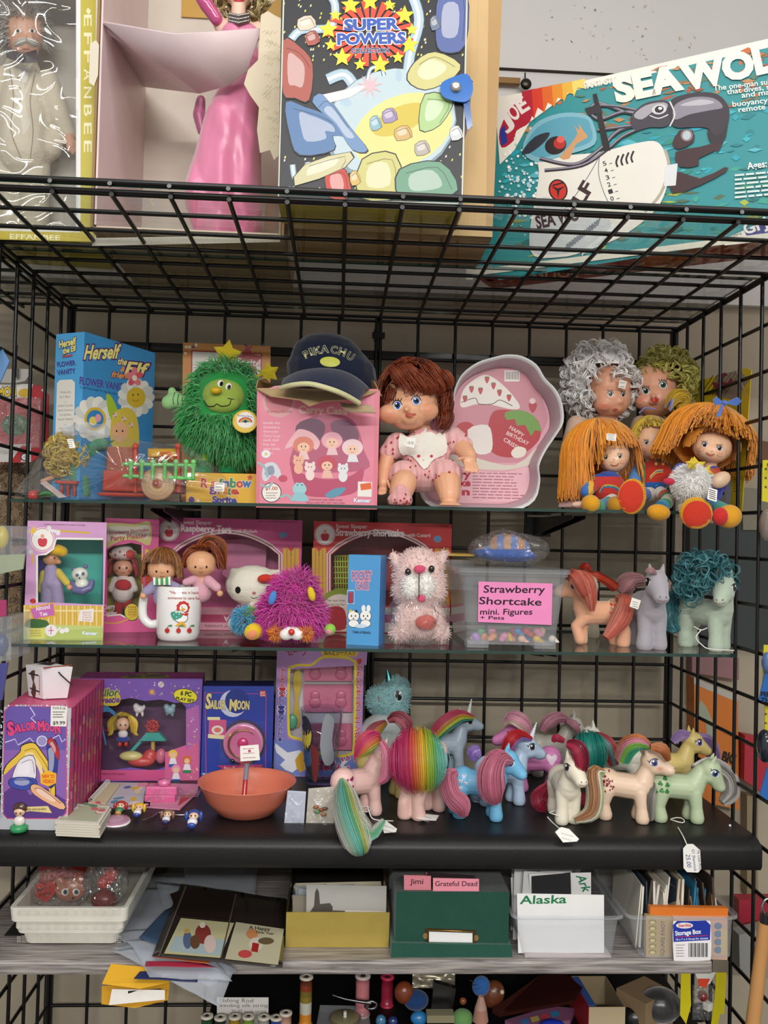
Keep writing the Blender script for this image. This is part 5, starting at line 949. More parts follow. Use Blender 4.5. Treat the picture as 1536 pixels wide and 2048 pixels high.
# ================================================================ lower glass shelf
# --- toy pony builder (centimetres, head towards +x)
def pony(label,x,Y,z,hd,col,ht=0,hp=0,sc=1,horn=None,eye_c='5a4a8a',mark=None,hair=(),tail=(),mat='vinyl',pose=0,tag_=None,blush=None,ear=True,nk=(0,0,0),group=None,name='toy_pony',hx=0):
    M = Matrix.Translation((x,Y,z)) @ Matrix.Rotation(math.radians(hd),4,'Z') @ Matrix.Scale(.01*sc,4)
    th = thing(name,label,'toy pony',(x,Y,z),group); pv = V((3.7,0,8.6)); Rh = Matrix.Rotation(math.radians(ht),3,'Z') @ Matrix.Rotation(math.radians(hp),3,'Y'); nk = V(nk)
    H = lambda p: pv+nk+Rh @ (V(p)-pv)
    B = Blob().cap((-2.2,0,5.7),2.05,(2.2,0,5.5),2.1).e((-2.6,0,5.9),(2.25,2.3,2.3)).e((2.7,0,5.7),(1.9,2.0,2.1)).cap((3.0,0,6.4),1.85,pv+nk*.6,1.25).cap(pv+nk*.6,1.25,H((4.2,0,9.6)),1.2)
    B.e(H((4.5,0,10.0)),(1.85,1.65,1.75)).cap(H((5.0,0,9.7)),1.6,H((6.9,0,8.75)),1.12).e(H((7.3,0,8.6)),(.95,1.12,.92)).e(H((5.0,0,9.0)),(1.7,1.5,1.2))
    fl = 1.6 if pose == 1 else 0
    B.cap((2.7,-.95,4.9),1.2,(3.0,-1.05,2.4),1.0).cap((3.0,-1.05,2.4),1.0,(3.1,-1.1,.7),1.2)
    if pose == 1: B.cap((2.7,.95,4.9),1.2,(4.4,1.05,3.2),.85).cap((4.4,1.05,3.2),.85,(3.6,1.1,1.0),1.0)
    else: B.cap((2.7,.95,4.9),1.2,(2.6,1.05,2.4),1.0).cap((2.6,1.05,2.4),1.0,(2.4,1.1,.7),1.2)
    for s_,dx in ((-1,0),(1,-.9)): B.cap((-2.7,s_*1.0,4.9),1.45,(-3.2+dx,s_*1.1,2.5),1.02).cap((-3.2+dx,s_*1.1,2.5),1.02,(-2.9+dx,s_*1.1,.7),1.25)
    if ear:
        for s_ in (-1,1): B.cap(H((3.9,s_*.8,11.2)),.5,H((3.7,s_*1.0,12.5)),.16)
    B.make(.19,3,M,z); bo = B.mesh(col).build('body',mat,th)
    m3 = M.to_3x3(); up = m3 @ Rh @ V((0,0,1)); fx = m3 @ Rh @ V((1,0,0)); sd = m3 @ Rh @ V((0,1,0))
    for s_ in (-1,1):
        a = Art(Side(B.bvh,M @ H((5.0,0,10.1)),fx,up,-sd*s_),1e-4); k = V(sd)*s_
        if (CAM-M @ H((5,0,10))).dot(k) < -.35*k.length*(CAM-M @ H((5,0,10))).length: continue
        if blush: [a.ell(.9,-1.0,.55*(1-i/5),.4*(1-i/5),mixc(col,blush,.2+.13*i)) for i in range(4)]
        a.ell(0,0,.72,.62,'f3f1ee'); a.ell(.08,0,.5,.56,eye_c); a.ell(.12,0,.28,.38,'15101c'); a.ell(-.1,.22,.16,.15,'ffffff'); a.line([(-.75,-.1),(-.45,.42),(.1,.6),(.6,.42)],.13,'1a1420',4); a.line([(-.7,.1),(-1.0,.3)],.1,'1a1420'); a.line([(-.55,-.35),(0,-.52),(.5,-.35)],.06,'5a4a50',3)
        a.done('eye_paint',bo)
    a = Art(Side(B.bvh,M @ H((7.6,0,8.9)),sd,up,-fx),1e-4); [a.ell(s_*.4,.05,.1,.12,'7a5a5a') for s_ in (-1,1)]; a.line([(-.7,-.35),(0,-.5),(.7,-.35)],.09,'9a6a68',3); a.done('mouth_paint',bo)
    if mark:
        up0 = m3 @ V((0,0,1)); fx0 = m3 @ V((1,0,0)); sd0 = m3 @ V((0,1,0))
        s_ = -1 if (CAM-V((x,Y,z))).dot(sd0) < 0 else 1; a = Art(Side(B.bvh,M @ V((-2.7,0,6.1)),fx0,up0,-sd0*s_),1e-4); mark(a); a.done('rump_marking',bo)
    if horn:
        mb = MB(); b0,t0 = H((5.2,0,11.3)),H((6.0,0,14.2)); mb.M = M; pts = [b0.lerp(t0,i/12) for i in range(13)]; mb.tube(pts,[(.5*(1-i/13)+(.07 if i % 2 else -.03)) for i in range(13)],horn,12); mb.build('horn',mat,th)
    for nm,L in (('mane',hair),('tail',tail)):
        if L:
            mb = MB()
            for q in L: lockp(mb,[(p[0],p[1],Y+p[2]) for p in q[0]],q[1],int(1.7*(q[3] if len(q) > 3 else 70)),.7,q[2],frizz=.3)
            mb.build(nm,'hair',th)
    return th
# --- almond tea box
def emblem(A,x,y,r,ring='c94a6a'): A.ell(x,y,r,r,'f4f1ee',n=36); A.ell(x,y,r*.94,r*.94,ring,n=36); A.ell(x,y,r*.89,r*.89,'f4f1ee',n=36); A.poly([(x-r*.4,y+r*.05),(x-r*.2,y-r*.12),(x,y-r*.05),(x+r*.2,y-r*.12),(x+r*.4,y+r*.05),(x+r*.3,y+r*.5),(x,y+r*.62),(x-r*.3,y+r*.5)],'d2364a',2); A.ell(x,y-r*.28,r*.16,r*.18,'e8a890')
c = Carton('boxed_doll_carton','lilac window box with bamboo fence print and Almond Tea sign, leftmost on its shelf','toy box',(47,1279),(206,1281),(50,1041),zg2,-.30,-.262,.085,'d9a3d4',side='b87ab0',top='c9a0c4',
           hole=[(75,1205),(75,1112),(92,1108),(106,1098),(113,1079),(206,1080),(206,1210),(120,1206)],inner='4cc4b8')
A = c.A; emblem(A,85,1079,24); A.line([(74,1205),(74,1111),(92,1108),(106,1098),(113,1077),(206,1078)],4,'f2f0ec')
A.line([(96,1060),(180,1066)],4,'e0b84a'); A.line([(97,1060),(120,1064)],6,'eef0f4'); A.line([(64,1100),(65,1128)],4,'e0b84a'); [A.star(x,y,6,'f2eef2',6,.6) for x,y in ((116,1066),(98,1056),(61,1104))]; A.poly([(58,1062),(70,1052),(72,1064),(62,1068)],'e8c04a')
A.poly([(47,1210),(206,1212),(206,1256),(47,1252)],'e3bf52')
for i in range(40): x = 49+i*4; A.line([(x,1211),(x,1254)],1,'b8903a' if i % 3 else 'f4ead0')
A.line([(47,1221),(206,1222)],3,'f0dfa0'); A.poly([(47,1248),(206,1252),(206,1281),(47,1279)],'c3cf7e'); A.poly([(100,1262),(206,1256),(206,1281),(90,1280)],'b3c46c',0)
A.poly([(58,1216),(108,1204),(112,1232),(66,1241)],'e0a82c'); A.poly([(61,1218),(106,1207),(109,1230),(68,1238)],'c76ab6'); A.text('Almond',72,1222,100,1217,9,'f2ecf0',.02,arc=.2); A.text('Tea',80,1233,95,1230,8,'f2ecf0',.02)
A.poly([(160,1220),(188,1217),(186,1244),(156,1242)],'eee8e2'); [A.text(st,165,1226+i*5,182,1226+i*5,3.6,'c04a60') for i,st in enumerate(('Special','Thank-you','Card','Included'))]
A.poly([(50,1246),(60,1238),(90,1240),(98,1250),(80,1256),(52,1254)],'3f6a34',3); A.poly([(52,1256),(92,1257),(88,1277),(55,1277)],'e4df74'); [A.text(st,60,1263+i*5,82,1263+i*5,3.4,'6a6a2a') for i,st in enumerate(('DOLL AND PET','ALMOND','SCENTED'))]
A.ell(102,1261,12,12,'f0ecec'); A.line([(112,1264),(121,1254)],3,'f0ecec'); A.ell(124,1262,5,5,'f0ecec'); A.ell(133,1260,5,5,'f0ecec'); A.line([(102,1253),(102,1269)],1.6,'c8408a'); A.line([(97,1261),(107,1261)],1.6,'c8408a'); A.ell(66,1202,6,5,'d0302c'); A.ell(63,1201,1.4,1.4,'1c1616'); A.ell(69,1203,1.4,1.4,'1c1616')
A.text('Kenner',165,1269,194,1270,7,'eef4f4',.03,out='3f9ac0',ow=.03); A.text('CAUTION: NOT RECOMMENDED FOR CHILDREN 3 AND UNDER',88,1050,170,1052,3,'6a3a60'); c.fin()
th = thing('almond_doll','small doll with yellow petal hat and lavender overalls inside the lilac window box','doll',at(115,1275,-.25)); Y = -.265
Blob().ep(102,1117,Y,17,15,15).ep(118,1124,Y,5,5,6).make(.0016).mesh('d19a72').build('head','vinyl',th); Blob().ep(84,1125,Y+.01,14,30,14).ep(92,1104,Y+.005,18,12,14).make(.002).mesh('4a3a86').build('hair','cloth',th); Blob().ep(112,1100,Y-.006,24,12,18,8).ep(126,1106,Y-.006,9,8,12).make(.002).mesh('e0b428').build('hat','cloth',th)
Blob().cp((88,1148,Y,9),(82,1180,Y,7)).cp((116,1144,Y,8),(134,1166,Y-.01,7)).make(.0018).mesh('d3bc52').build('sleeves','cloth',th); Blob().cp((102,1140,Y-.002,13),(102,1165,Y-.002,16)).cp((95,1170,Y-.002,13),(94,1225,Y,13)).cp((112,1170,Y-.002,13),(118,1225,Y,13)).make(.002).mesh('a79ac0').build('overalls','cloth',th)
m = MB(); m.ell(at(139,1175,Y-.012),.005,'d19a72',10); m.build('hand','vinyl',th); m = MB(); m.ell(at(109,1116,Y-.013),.0016,'1a1210',8); m.build('eye','gloss',th)
th = thing('panda_figure','small white and purple toy panda inside the lilac window box','toy figure',at(162,1190,Y)); Blob().ep(160,1149,Y,17,15,13).ep(164,1170,Y,15,14,12).make(.0016).mesh('d9dcd0').build('body','plastic',th)
B = Blob().ep(148,1139,Y,5,5,4).ep(171,1133,Y,5,5,4).make(.0012); B.mesh('6a6896').build('ears','plastic',th); Blob().cp((144,1166,Y,6),(150,1180,Y-.01,7),(165,1182,Y-.012,8),(180,1176,Y-.01,7),(184,1164,Y-.005,6)).make(.0016).mesh('6a6896').build('limbs','plastic',th)
for x,y,r_,cc in ((154,1150,3.4,'6a6896'),(166,1147,3.4,'6a6896'),(159,1156,1.8,'1c1a24')): m = MB(); m.ell(at(x,y,Y-.0125),r_*.0008,cc,8); m.build('face_spot','plastic',th)
# --- party pleaser, raspberry and shortcake boxes
c = Carton('boxed_doll_carton','narrow pink Party Pleaser window box beside the lilac box','toy box',(204,1252),(312,1255),(206,1036),zg2,-.19,-.17,.07,'da5a94',side='7a2448',hole=[(214,1230),(214,1100),(226,1092),(262,1086),(282,1090),(284,1232),(262,1238),(240,1228)],inner='b0a62c')
A = c.A; A.poly([(206,1052),(230,1046),(270,1048),(300,1044),(300,1090),(270,1080),(240,1082),(206,1096)],'cfc67c',3); A.poly([(210,1058),(235,1052),(270,1054),(296,1050),(296,1078),(270,1072),(236,1074),(210,1084)],'dad2c4',3)
A.text('Strawberry Shortcake',218,1070,297,1062,7,'b03a4a',.02); A.text('Party Pleaser',222,1082,294,1075,10,'b03a4a',.02); A.line([(214,1232),(240,1229),(262,1240),(285,1234),(286,1090)],3,'e8e2dc'); A.ell(264,1224,16,18,'2a2418'); A.ell(264,1224,14.5,16.5,'d9c83a'); [A.text(st,256,1216+i*5,273,1216+i*5,3.6,'a83228',.01) for i,st in enumerate(('FREE','STICKER AND','FRIENDSHIP','APPLICATION'))]
A.text('Cherry',206,1219,230,1217,10,'eed8dc',.02); A.text('Cuddler',206,1231,234,1230,9,'eed8dc',.02); A.line([(206,1245),(235,1246),(262,1235),(280,1225)],2.5,'d9a03a',3); A.ell(292,1110,9,12,'d3c83a'); A.ell(292,1160,10,12,'d8502c'); A.line([(288,1090),(288,1240)],5,'d66a9c'); c.fin()
th = thing('red_haired_boxed_doll','small doll with red hair and white spotted bonnet in the narrow pink box','doll',at(246,1235,-.15)); Y = -.155
B = Blob().ep(246,1136,Y,20,18,16).make(.002); hd = B.mesh('e0a88a').build('head','vinyl',th); a = Art(Skin(B.bvh)); a.ell(239,1136,2,2.4,'1a1210'); a.ell(253,1136,2,2.4,'1a1210'); a.ell(233,1142,4,3,'d97a60'); a.ell(259,1142,4,3,'d97a60'); a.line([(242,1144),(246,1146),(250,1144)],1,'a84a40',2); a.done('face_paint',hd)
m = MB(); headhair(m,at(246,1130,Y+.004),(.022,.02,.02),260,.0009,['c03a3c','d04a48','a82c30'],0,45,30,-45,.25); m.build('hair','hair',th); B = Blob().ep(246,1108,Y-.004,28,13,22).ep(246,1100,Y,20,12,18).make(.002); o = B.mesh('e6dcd6').build('bonnet','cloth',th); a = Art(Skin(B.bvh)); [a.ell(222+i*9,1104+(i % 2)*6,2,2.2,'b83a44') for i in range(6)]; a.poly([(252,1104),(268,1100),(272,1116),(256,1118)],'d2504a',3); a.done('bonnet_print',o)
Blob().cp((246,1160,Y,12),(246,1185,Y,22)).cp((230,1160,Y,8),(222,1178,Y-.005,7)).cp((262,1160,Y,8),(270,1178,Y-.005,7)).make(.002).mesh('e2d6d2').build('dress','cloth',th); B = Blob().ep(246,1170,Y-.016,17,12,8).make(.002); B.mesh('b8303a').build('apron','cloth',th); Blob().cp((238,1195,Y,8),(236,1225,Y,8)).cp((256,1195,Y,8),(256,1225,Y,8)).make(.002).mesh('b02a32').build('stockings','cloth',th)
def sleeper(label,bl,br,tl,col,title,x0,x1,hx0,hx1,post):
    ya = tl[1]; mid = (hx0+hx1)/2; hole = [(hx0,1210),(hx0,1110)]+[(hx0+(hx1-hx0)*i/10,1110-42*math.sin(math.pi*i/10)**.8) for i in range(1,10)]+[(hx1,1110),(hx1,1212)]
    c = Carton('boxed_doll_carton',label,'toy box',bl,br,tl,zg2,-.13,-.12,.09,col,side=col,hole=hole,inner='cf6a98' if post else '9a3a42'); A = c.A
    A.line([(hx0-5,1212),(hx0-5,1108)]+[(hx0-5+(hx1-hx0+10)*i/12,1107-44*math.sin(math.pi*i/12)**.8) for i in range(1,12)]+[(hx1+5,1108),(hx1+5,1212)],8,'e6dcdc'); A.line([(hx0-5,1212),(hx0-5,1108)]+[(hx0-5+(hx1-hx0+10)*i/12,1107-44*math.sin(math.pi*i/12)**.8) for i in range(1,12)]+[(hx1+5,1108),(hx1+5,1212)],3,'b06a70')
    emblem(A,tl[0]+26,ya+27,21); A.text('Sweet Sleeper',x0,ya+14,x0+62,ya+15,8,'efdcdc',.02); A.text(title,x0,ya+29,x1,ya+31,14,'f4ecec',.035); A.text('with Rhubarb' if post else 'with Custard',x1+8,ya+31,x1+52,ya+32,7,'efdcdc',.02)
    for xa,xb in ((hx1+10,br[0]-1),)+(() if post else ((bl[0]+2,hx0-10),)):
        A.rect(xa,1096,xb,1210,'d9a63a'); [A.line([(xa+i*(xb-xa)/4,1097),(xa+i*(xb-xa)/4,1210)],1.4,'a8782a') for i in range(1,4)]; A.poly([((xa+xb)/2-8,1090),((xa+xb)/2,1096),((xa+xb)/2+8,1090),((xa+xb)/2,1104)],'c8323c',2); A.line([((xa+xb)/2,1104),((xa+xb)/2,1112)],2,'5a7a3a')
    A.quad((bl[0],1213),(br[0],1216),br,bl,'e3a4b4' if post else 'd9d0c8'); A.quad((bl[0],1228),(br[0],1230),(br[0],1246),(bl[0],1244),'c04a72'); A.text('CAUTION: NOT RECOMMENDED FOR CHILDREN 3 AND UNDER',br[0]-84,ya+10,br[0]-4,ya+12,3.4,'4a1a24')
    return c
c = sleeper('wide pink Raspberry Tart window box behind the mug',(309,1258),(599,1262),(312,1034),'cf5590','Raspberry Tart',362,462,346,556,1); A = c.A; A.text('PARENTS should note',410,1254,490,1256,5,'6a3a44'); [A.poly([(x-6,1230),(x,1236),(x+6,1230),(x,1244)],'f0d8dc',2) for x in (345,453,560)]; A.ell(566,1070,8,6,'6a9cc4'); c.fin()
c = sleeper('wide red Strawberry Shortcake window box behind the blue pocket case',(622,1262),(899,1266),(624,1042),'d2383c','Strawberry Shortcake',672,808,662,860,0); A = c.A; A.ell(875,1078,8,7,'6a9cc4')
A.ell(680,1218,46,40,'8a9a34'); A.ell(680,1222,36,34,'e4d8d0'); A.poly([(650,1222),(672,1212),(690,1222),(690,1258),(652,1256)],'b8303a',3); [A.text(st,655,1203+i*8,690,1203+i*8,5,'6a3a3a') for i,st in enumerate(('Her eyes close','as you lay her','down.'))]; c.fin()
m = MB()
for i in range(9): g = i*.7; m.tube([at(670+i*5,1110,-.07),at(672+i*5,1180,-.07)],.0016,'b8c84a',6)
for i in range(7): m.tube([at(668,1112+i*11,-.071),at(718,1112+i*11,-.071)],.0016,'b8c84a',6)
tag(m.build('toy_bed_end','plastic'),'yellow green lattice toy bed end inside the red window box','toy bed')
m = MB(); m.add([at(450,1080,-.06),at(535,1078,-.06),at(530,1150,-.08),at(480,1175,-.085),at(445,1150,-.08)],[(0,1,2,3,4)],'d68aae'); S = Plane(at(490,1120,-.072),(0,-1,.2)); o = tag(m.build('toy_blanket','cloth',thick=.004),'pink gingham toy blanket inside the pink Raspberry Tart box','blanket')
# --- mug and the two small dolls in it
Y = -.27; b0 = at(356,1278,Y); kk = mpx(b0); zb = zg2(b0.x)+.0005; hh = 106*kk; r0 = 44*kk
th = thing('white_mug','white mug with a red bonneted duck and three cherries','mug',(b0.x,Y,zb)); m = MB(); m.lathe([(0,0),(r0*.8,0),(r0*.9,.003),(r0*.97,.012),(r0,hh*.5),(r0*1.01,hh-.001),(r0*.98,hh+.001),(r0*.93,hh-.002),(r0*.9,.006),(0,.005)],(b0.x,Y,zb),48,'f0efee'); m.build('cup','gloss',th)
m = MB(); m.tube(spl([tuple(at(*q)) for q in ((318,1178,Y),(296,1180,Y),(287,1200,Y),(286,1232,Y),(300,1248,Y),(318,1246,Y))],5,False),.0075,'f0efee',14); m.build('handle','gloss',th)
B = MB(); n_ = 64; vs = [V((b0.x+math.cos(6.2832*i/n_)*(r0+.0003),Y+math.sin(6.2832*i/n_)*(r0+.0003),zb+q)) for q in (0,hh) for i in range(n_)]; cyl_b = BVHTree.FromPolygons(vs,[(i,(i+1) % n_,n_+(i+1) % n_,n_+i) for i in range(n_)])
a = Art(Skin(cyl_b)); a.text('"Happiness is having',339,1187,402,1188,5.5,'b04a4a',.01); a.text('someone to care for"',336,1198,402,1199,5.5,'b04a4a',.01)
for i in range(9): g = .698*i; a.ell(366+math.cos(g)*9,1215+math.sin(g)*9,4.4,4.4,'c9302c')
a.ell(367,1216,8,8,'f4f2ee'); a.ell(366,1219,4,3,'e0a83a'); a.ell(364,1214,1,1.2,'1a1a1a'); a.ell(360,1233,16,12,'2a3a3a',20); a.ell(360,1233,15,11,'f6f4f2',20); a.poly([(343,1224),(362,1224),(364,1234),(350,1240),(344,1234)],'3f9a86',3); a.poly([(356,1228),(376,1226),(372,1232)],'c9302c',2); a.poly([(350,1252),(364,1242),(372,1254),(360,1252)],'e0a82c',2); [a.ell(x,y,1,1,'e8f4f0') for x,y in ((348,1229),(353,1234),(358,1228))]
for x in (335,357,378): a.ell(x,1261,4.6,5,'b82a2c'); a.line([(x,1256),(x+3,1251),(x+9,1253)],1,'2a3a2a',2); a.ell(x+6,1251,4,1.6,'4a8a5a',-10)
a.done('printed_duck',th)
for label,hx,hy,cols,bc,rl,se in (('small doll with brown fringed hair and striped green bib, left of two in the mug',324,1134,['8a5630','7a4a28','a06a3c','b98452'],'9a94b8',0,-42),('small doll with windswept red-brown hair and pink sleeves, right of two in the mug',402,1125,['8f4524','a65530','7a3a1e','bb6a3c'],'d9a4b4',14,10)):
    th = thing('mug_doll',label,'doll',at(hx,1200,Y)); Yh = Y-.005; B = Blob().ep(hx,hy,Yh,30,24,26).ep(hx,hy+8,Yh-.004,29,20,24).ep(hx,hy+9,Yh-.024,3,3,3).cp((hx,hy+20,Yh,10),(hx+3,hy+40,Yh,12))
    B.make(.0018); hd = B.mesh('dca57e').build('head','vinyl',th); a = Art(Skin(B.bvh)); a.ell(hx-11,hy+9,2,2.4,'1a1210'); a.ell(hx+11,hy+9,2,2.4,'1a1210'); a.line([(hx-4,hy+18),(hx,hy+20),(hx+4,hy+18)],1.2,'b0604a',2); a.done('face_paint',hd)
    m = MB(); Hc = at(hx,hy-6,Yh+.004)
    if rl == 0: headhair(m,Hc,(.0285,.026,.026),620,.0008,cols,0,40,8,se,.18,rl,5)
    else:
        headhair(m,Hc,(.0265,.024,.024),420,.0008,cols,0,60,55,-30,.1,0,6); [lockp(m,[(hx-10+i*3,hy-22,Y),(hx+10+i*4,hy-44,Y),(hx+38,hy-36+i*6,Y),(hx+48,hy-14+i*7,Y)],[6,10,12,4],44,1.0,cols,core=False) for i in range(5)]; [lockp(m,[(hx-6,hy-26,Y),(hx-26,hy-16,Y-.006),(hx-34,hy+6,Y-.004)],[5,8,3],40,1.0,cols,core=False) for i in range(2)]
    m.build('hair','hair',th)
    sx = -1 if rl == 0 else 1; Blob().cp((hx-4,hy+36,Y,18),(hx+2,hy+60,Y,20)).cp((hx+sx*14,hy+36,Y-.01,11),(hx+sx*32,hy+50,Y-.02,9)).cp((hx-sx*12,hy+34,Y-.01,10),(hx-sx*30,hy+40,Y-.02,8)).make(.0018).mesh(bc).build('blouse','cloth',th)
    m = MB(); m.ell(at(hx+sx*38,hy+58 if rl == 0 else hy+62,Y-.025),.0055,'dca57e',10); m.build('hand','vinyl',th)
    if rl == 0: a = Art(Plane(at(hx,1160,Y-.024),(0,-1,.5))); [a.poly([(306+i*5,1157-abs(i-3)),(311+i*5,1157-abs(i-2)),(311+i*5,1170),(307+i*5,1170)],'4aa05a' if i % 2 else 'e6ece0') for i in range(7)]; a.mb.build('bib','cloth',th)
# --- white kitten plush
Y = -.20; th = thing('kitten_plush','white kitten plush with red ear bow lying behind the magenta monster','plush toy',at(505,1262,Y)); B = Blob().ep(508,1172,Y,58,42,38,4).cp((472,1150,Y,14),(466,1142,Y,7)).cp((545,1152,Y,14),(556,1145,Y,7)).make(.003); hd = B.mesh('ece8d8').build('head','cloth',th)
a = Art(Skin(B.bvh)); a.ell(476,1180,5.5,7,'15120f'); a.ell(537,1178,5,6.5,'15120f'); a.ell(508,1186,4,3,'c07a7a'); a.line([(502,1194),(508,1197),(514,1194)],1.2,'6a5a50',2); a.line([(508,1140),(508,1184)],.8,'d6d0be'); a.done('face_paint',hd,'cloth')
Blob().ep(530,1157,Y-.036,16,9,9,-6).ep(551,1157,Y-.034,13,9,9,6).ep(541,1157,Y-.042,6,7,6).make(.0016).mesh('cf3a2c').build('bow','cloth',th); Blob().ep(498,1232,Y,34,30,26).make(.003).mesh('b3252a').build('dress','cloth',th); Blob().ep(508,1216,Y-.03,14,14,12).make(.0025).mesh('ece8d8').build('paw','cloth',th); Blob().ep(470,1248,Y-.02,16,14,16).make(.0025,floor=.071).mesh('ece8d8').build('foot','cloth',th)
# --- magenta monster
Y = -.285; th = thing('furry_monster_plush','shaggy magenta plush with white snout, orange cheeks and coloured paws','plush toy',at(580,1284,Y)); B = Blob().ep(582,1232,Y,58,44,42).ep(588,1190,Y+.01,38,34,32).ep(600,1168,Y+.01,20,18,18).make(.0035,floor=.071); bo = B.mesh('c8309a').build('body','cloth',th); m = MB()
fur(m,B.samples(3200,lambda p: not (p.y < Y-.02 and abs(pix(p)[0]-583) < 40 and pix(p)[1] > 1252)),.023,.0012,['d43aa8','e24ab8','c02a92','ee5cc6'],.7,.6,4)
for p in m.v: p.z = max(p.z,.0712)
m.build('fur','yarn',bo); Blob().ep(572,1269,Y-.043,14,12,13).ep(594,1269,Y-.043,14,12,13).ep(583,1262,Y-.04,18,10,12).make(.002,floor=.0705).mesh('f0eeec').build('snout','cloth',th); m = MB(); m.ell(at(583,1264,Y-.058),(.0055,.005,.005),'cf3220',14); m.build('nose','gloss',th)
for x in (552,611): Bq = Blob().ep(x,1266,Y-.038,9,9,9).make(.002); m = MB(); fur(m,Bq.samples(300),.010,.0009,['ee8a2a','f29c3a','e07a1c'],.3,.6); m.build('cheek_fur','yarn',th)
for x,y,rx,ry,rot,cc,c2 in ((507,1263,20,17,-25,'e8c22c','f09a70'),(660,1259,12,12,20,'8fc84a','e89ab4')): B = Blob().ep(x,y,Y-.02,rx,ry,15,rot).make(.002,floor=.071); o = B.mesh(cc).build('paw','cloth',th); a = Art(Skin(B.bvh)); a.ell(x-3,y+6,rx*.55,ry*.5,c2,rot); a.done('paw_pad',o,'cloth')
m = MB(); fur(m,Blob().ep(486,1240,Y-.005,16,22,14,20).make(.003).samples(700),.012,.001,['4fb0d8','3fa0cc','6ac4e4'],.3,.6); fur(m,Blob().ep(500,1226,Y-.005,10,7,9,20).make(.003).samples(160),.010,.001,['c8b83a','6ac44a'],.3,.6); m.build('sleeve_fur','yarn',th)
for x,y,cc,rr_ in ((545,1196,'4f86d0',15),(623,1188,'e0c02c',-15)): Blob().ep(x,y,Y-.038,8,16,7,rr_).make(.002).mesh(cc).build('ear','cloth',th)
# --- blue pocket case
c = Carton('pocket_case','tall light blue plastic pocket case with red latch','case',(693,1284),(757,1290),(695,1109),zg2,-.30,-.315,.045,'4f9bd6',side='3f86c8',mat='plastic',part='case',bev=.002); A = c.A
A.text('POCKET',704,1160,743,1160,17,'c97a92',.06,out='dfa2b2',ow=.07); A.text('POCKET',704,1160,743,1160,17,'4f86c0',.0); A.text('CASE',712,1178,737,1178,15,'c97a92',.06,out='dfa2b2',ow=.07); A.text('CASE',712,1178,737,1178,15,'4f86c0',.0)
for x,cc in ((707,'f2f2f0'),(731,'f2f2f0')): A.ell(x,1232,12,12,'1c2028'); A.ell(x,1232,11,11,cc); A.ell(x,1247,11,8,'1c2028'); A.ell(x,1247,10,7,cc); A.ell(x-4,1232,1.4,1.8,'15151a'); A.ell(x+4,1232,1.4,1.8,'15151a'); A.ell(x,1237,1.6,1.2,'15151a')
A.ell(727,1217,4,7,'f2f2f0'); A.ell(737,1217,4,7,'f2f2f0'); A.poly([(697,1224),(701,1218),(706,1223)],'d8c83a'); A.poly([(708,1223),(714,1219),(716,1226)],'2a2020'); A.ell(722,1252,12,4,'c9dcec'); A.text('TAMA & FRIENDS',705,1266,741,1268,4.5,'1c2838',.03)
A.rect(694,1180,709,1208,'b8cfe0'); A.rect(695,1182,708,1206,'3f86c8'); c.fin(); m = MB(); m.box(c.front.hit(702,1195)[0]+c.n*.001,(.0065,.004,.018),'b02a3c'); m.build('latch','plastic',c.root,bevel=.0008)
# --- pink puppy plush in a plastic bag
Y = -.275; th = thing('puppy_plush','pale pink puppy plush with white muzzle, wrapped in a clear plastic bag','plush toy',at(840,1286,Y)); FU = 'eccdc8'; B = Blob().ep(838,1155,Y,52,60,46).ep(838,1180,Y-.004,55,40,44).cp((796,1128,Y,12),(786,1112,Y,9)).cp((880,1120,Y,12),(888,1108,Y+.01,9)).ep(838,1235,Y,50,44,38).ep(800,1262,Y-.012,22,22,22).ep(878,1262,Y-.012,22,22,22).ep(805,1240,Y-.02,18,28,16).ep(870,1240,Y-.02,18,28,16).make(.0032,floor=.0705); bo = B.mesh(FU).build('body','flock',th)
m = MB(); fur(m,B.samples(2600),.006,.0008,['f2d6d2','e8c8c2','f6e2de'],.6,.6,2); m.build('fur','yarn',bo); Bm = Blob().ep(822,1172,Y-.038,17,24,16).ep(852,1170,Y-.038,17,24,16).make(.0025); o = Bm.mesh('f4f2ee').build('muzzle','cloth',th); m = MB(); fur(m,Bm.samples(900),.006,.0007,['ffffff','f4f2ee'],.8,.5,2); m.build('muzzle_fur','yarn',o)
for x,y in ((816,1144),(863,1138)): m = MB(); m.ell(at(x,y,Y-.040),(.0052,.004,.0062),'17120f',14); m.build('eye','gloss',th)
m = MB(); m.ell(at(839,1138,Y-.046),(.010,.005,.0065),'d8547a',16); m.build('nose','cloth',th); m = MB(); m.ell(at(843,1197,Y-.044),(.007,.004,.006),'d8547a',14); m.build('tongue','cloth',th); m = MB(); m.ell(at(852,1245,Y-.036),(.018,.006,.013),'c8544a',16); m.build('heart_patch','cloth',th); m = MB(); m.tube([at(838,1146,Y-.053),at(838,1196,Y-.054)],.0008,'2a1c1a',5); m.build('muzzle_seam','cloth',th)
def wrap(th,x,y,rx,ry,Y,rd,seed,mat='bag',amp=.004,cutz=None,name='plastic_bag',sc_=55):
    F = Blob().ep(x,y,Y,rx,ry,rd).make(.004)
    for p in F.v: d = (p-at(x,y,Y)).normalized(); p += d*amp*(_n.noise(p*sc_+V((seed,0,0)))+.6*abs(_n.noise(p*sc_*2.2)))
    for p in F.v:
        if cutz: p.z = max(p.z,cutz)
    return F.mesh('ffffff').build(name,mat,th)
wrap(th,838,1235,64,66,Y-.004,58,3,cutz=.0702)
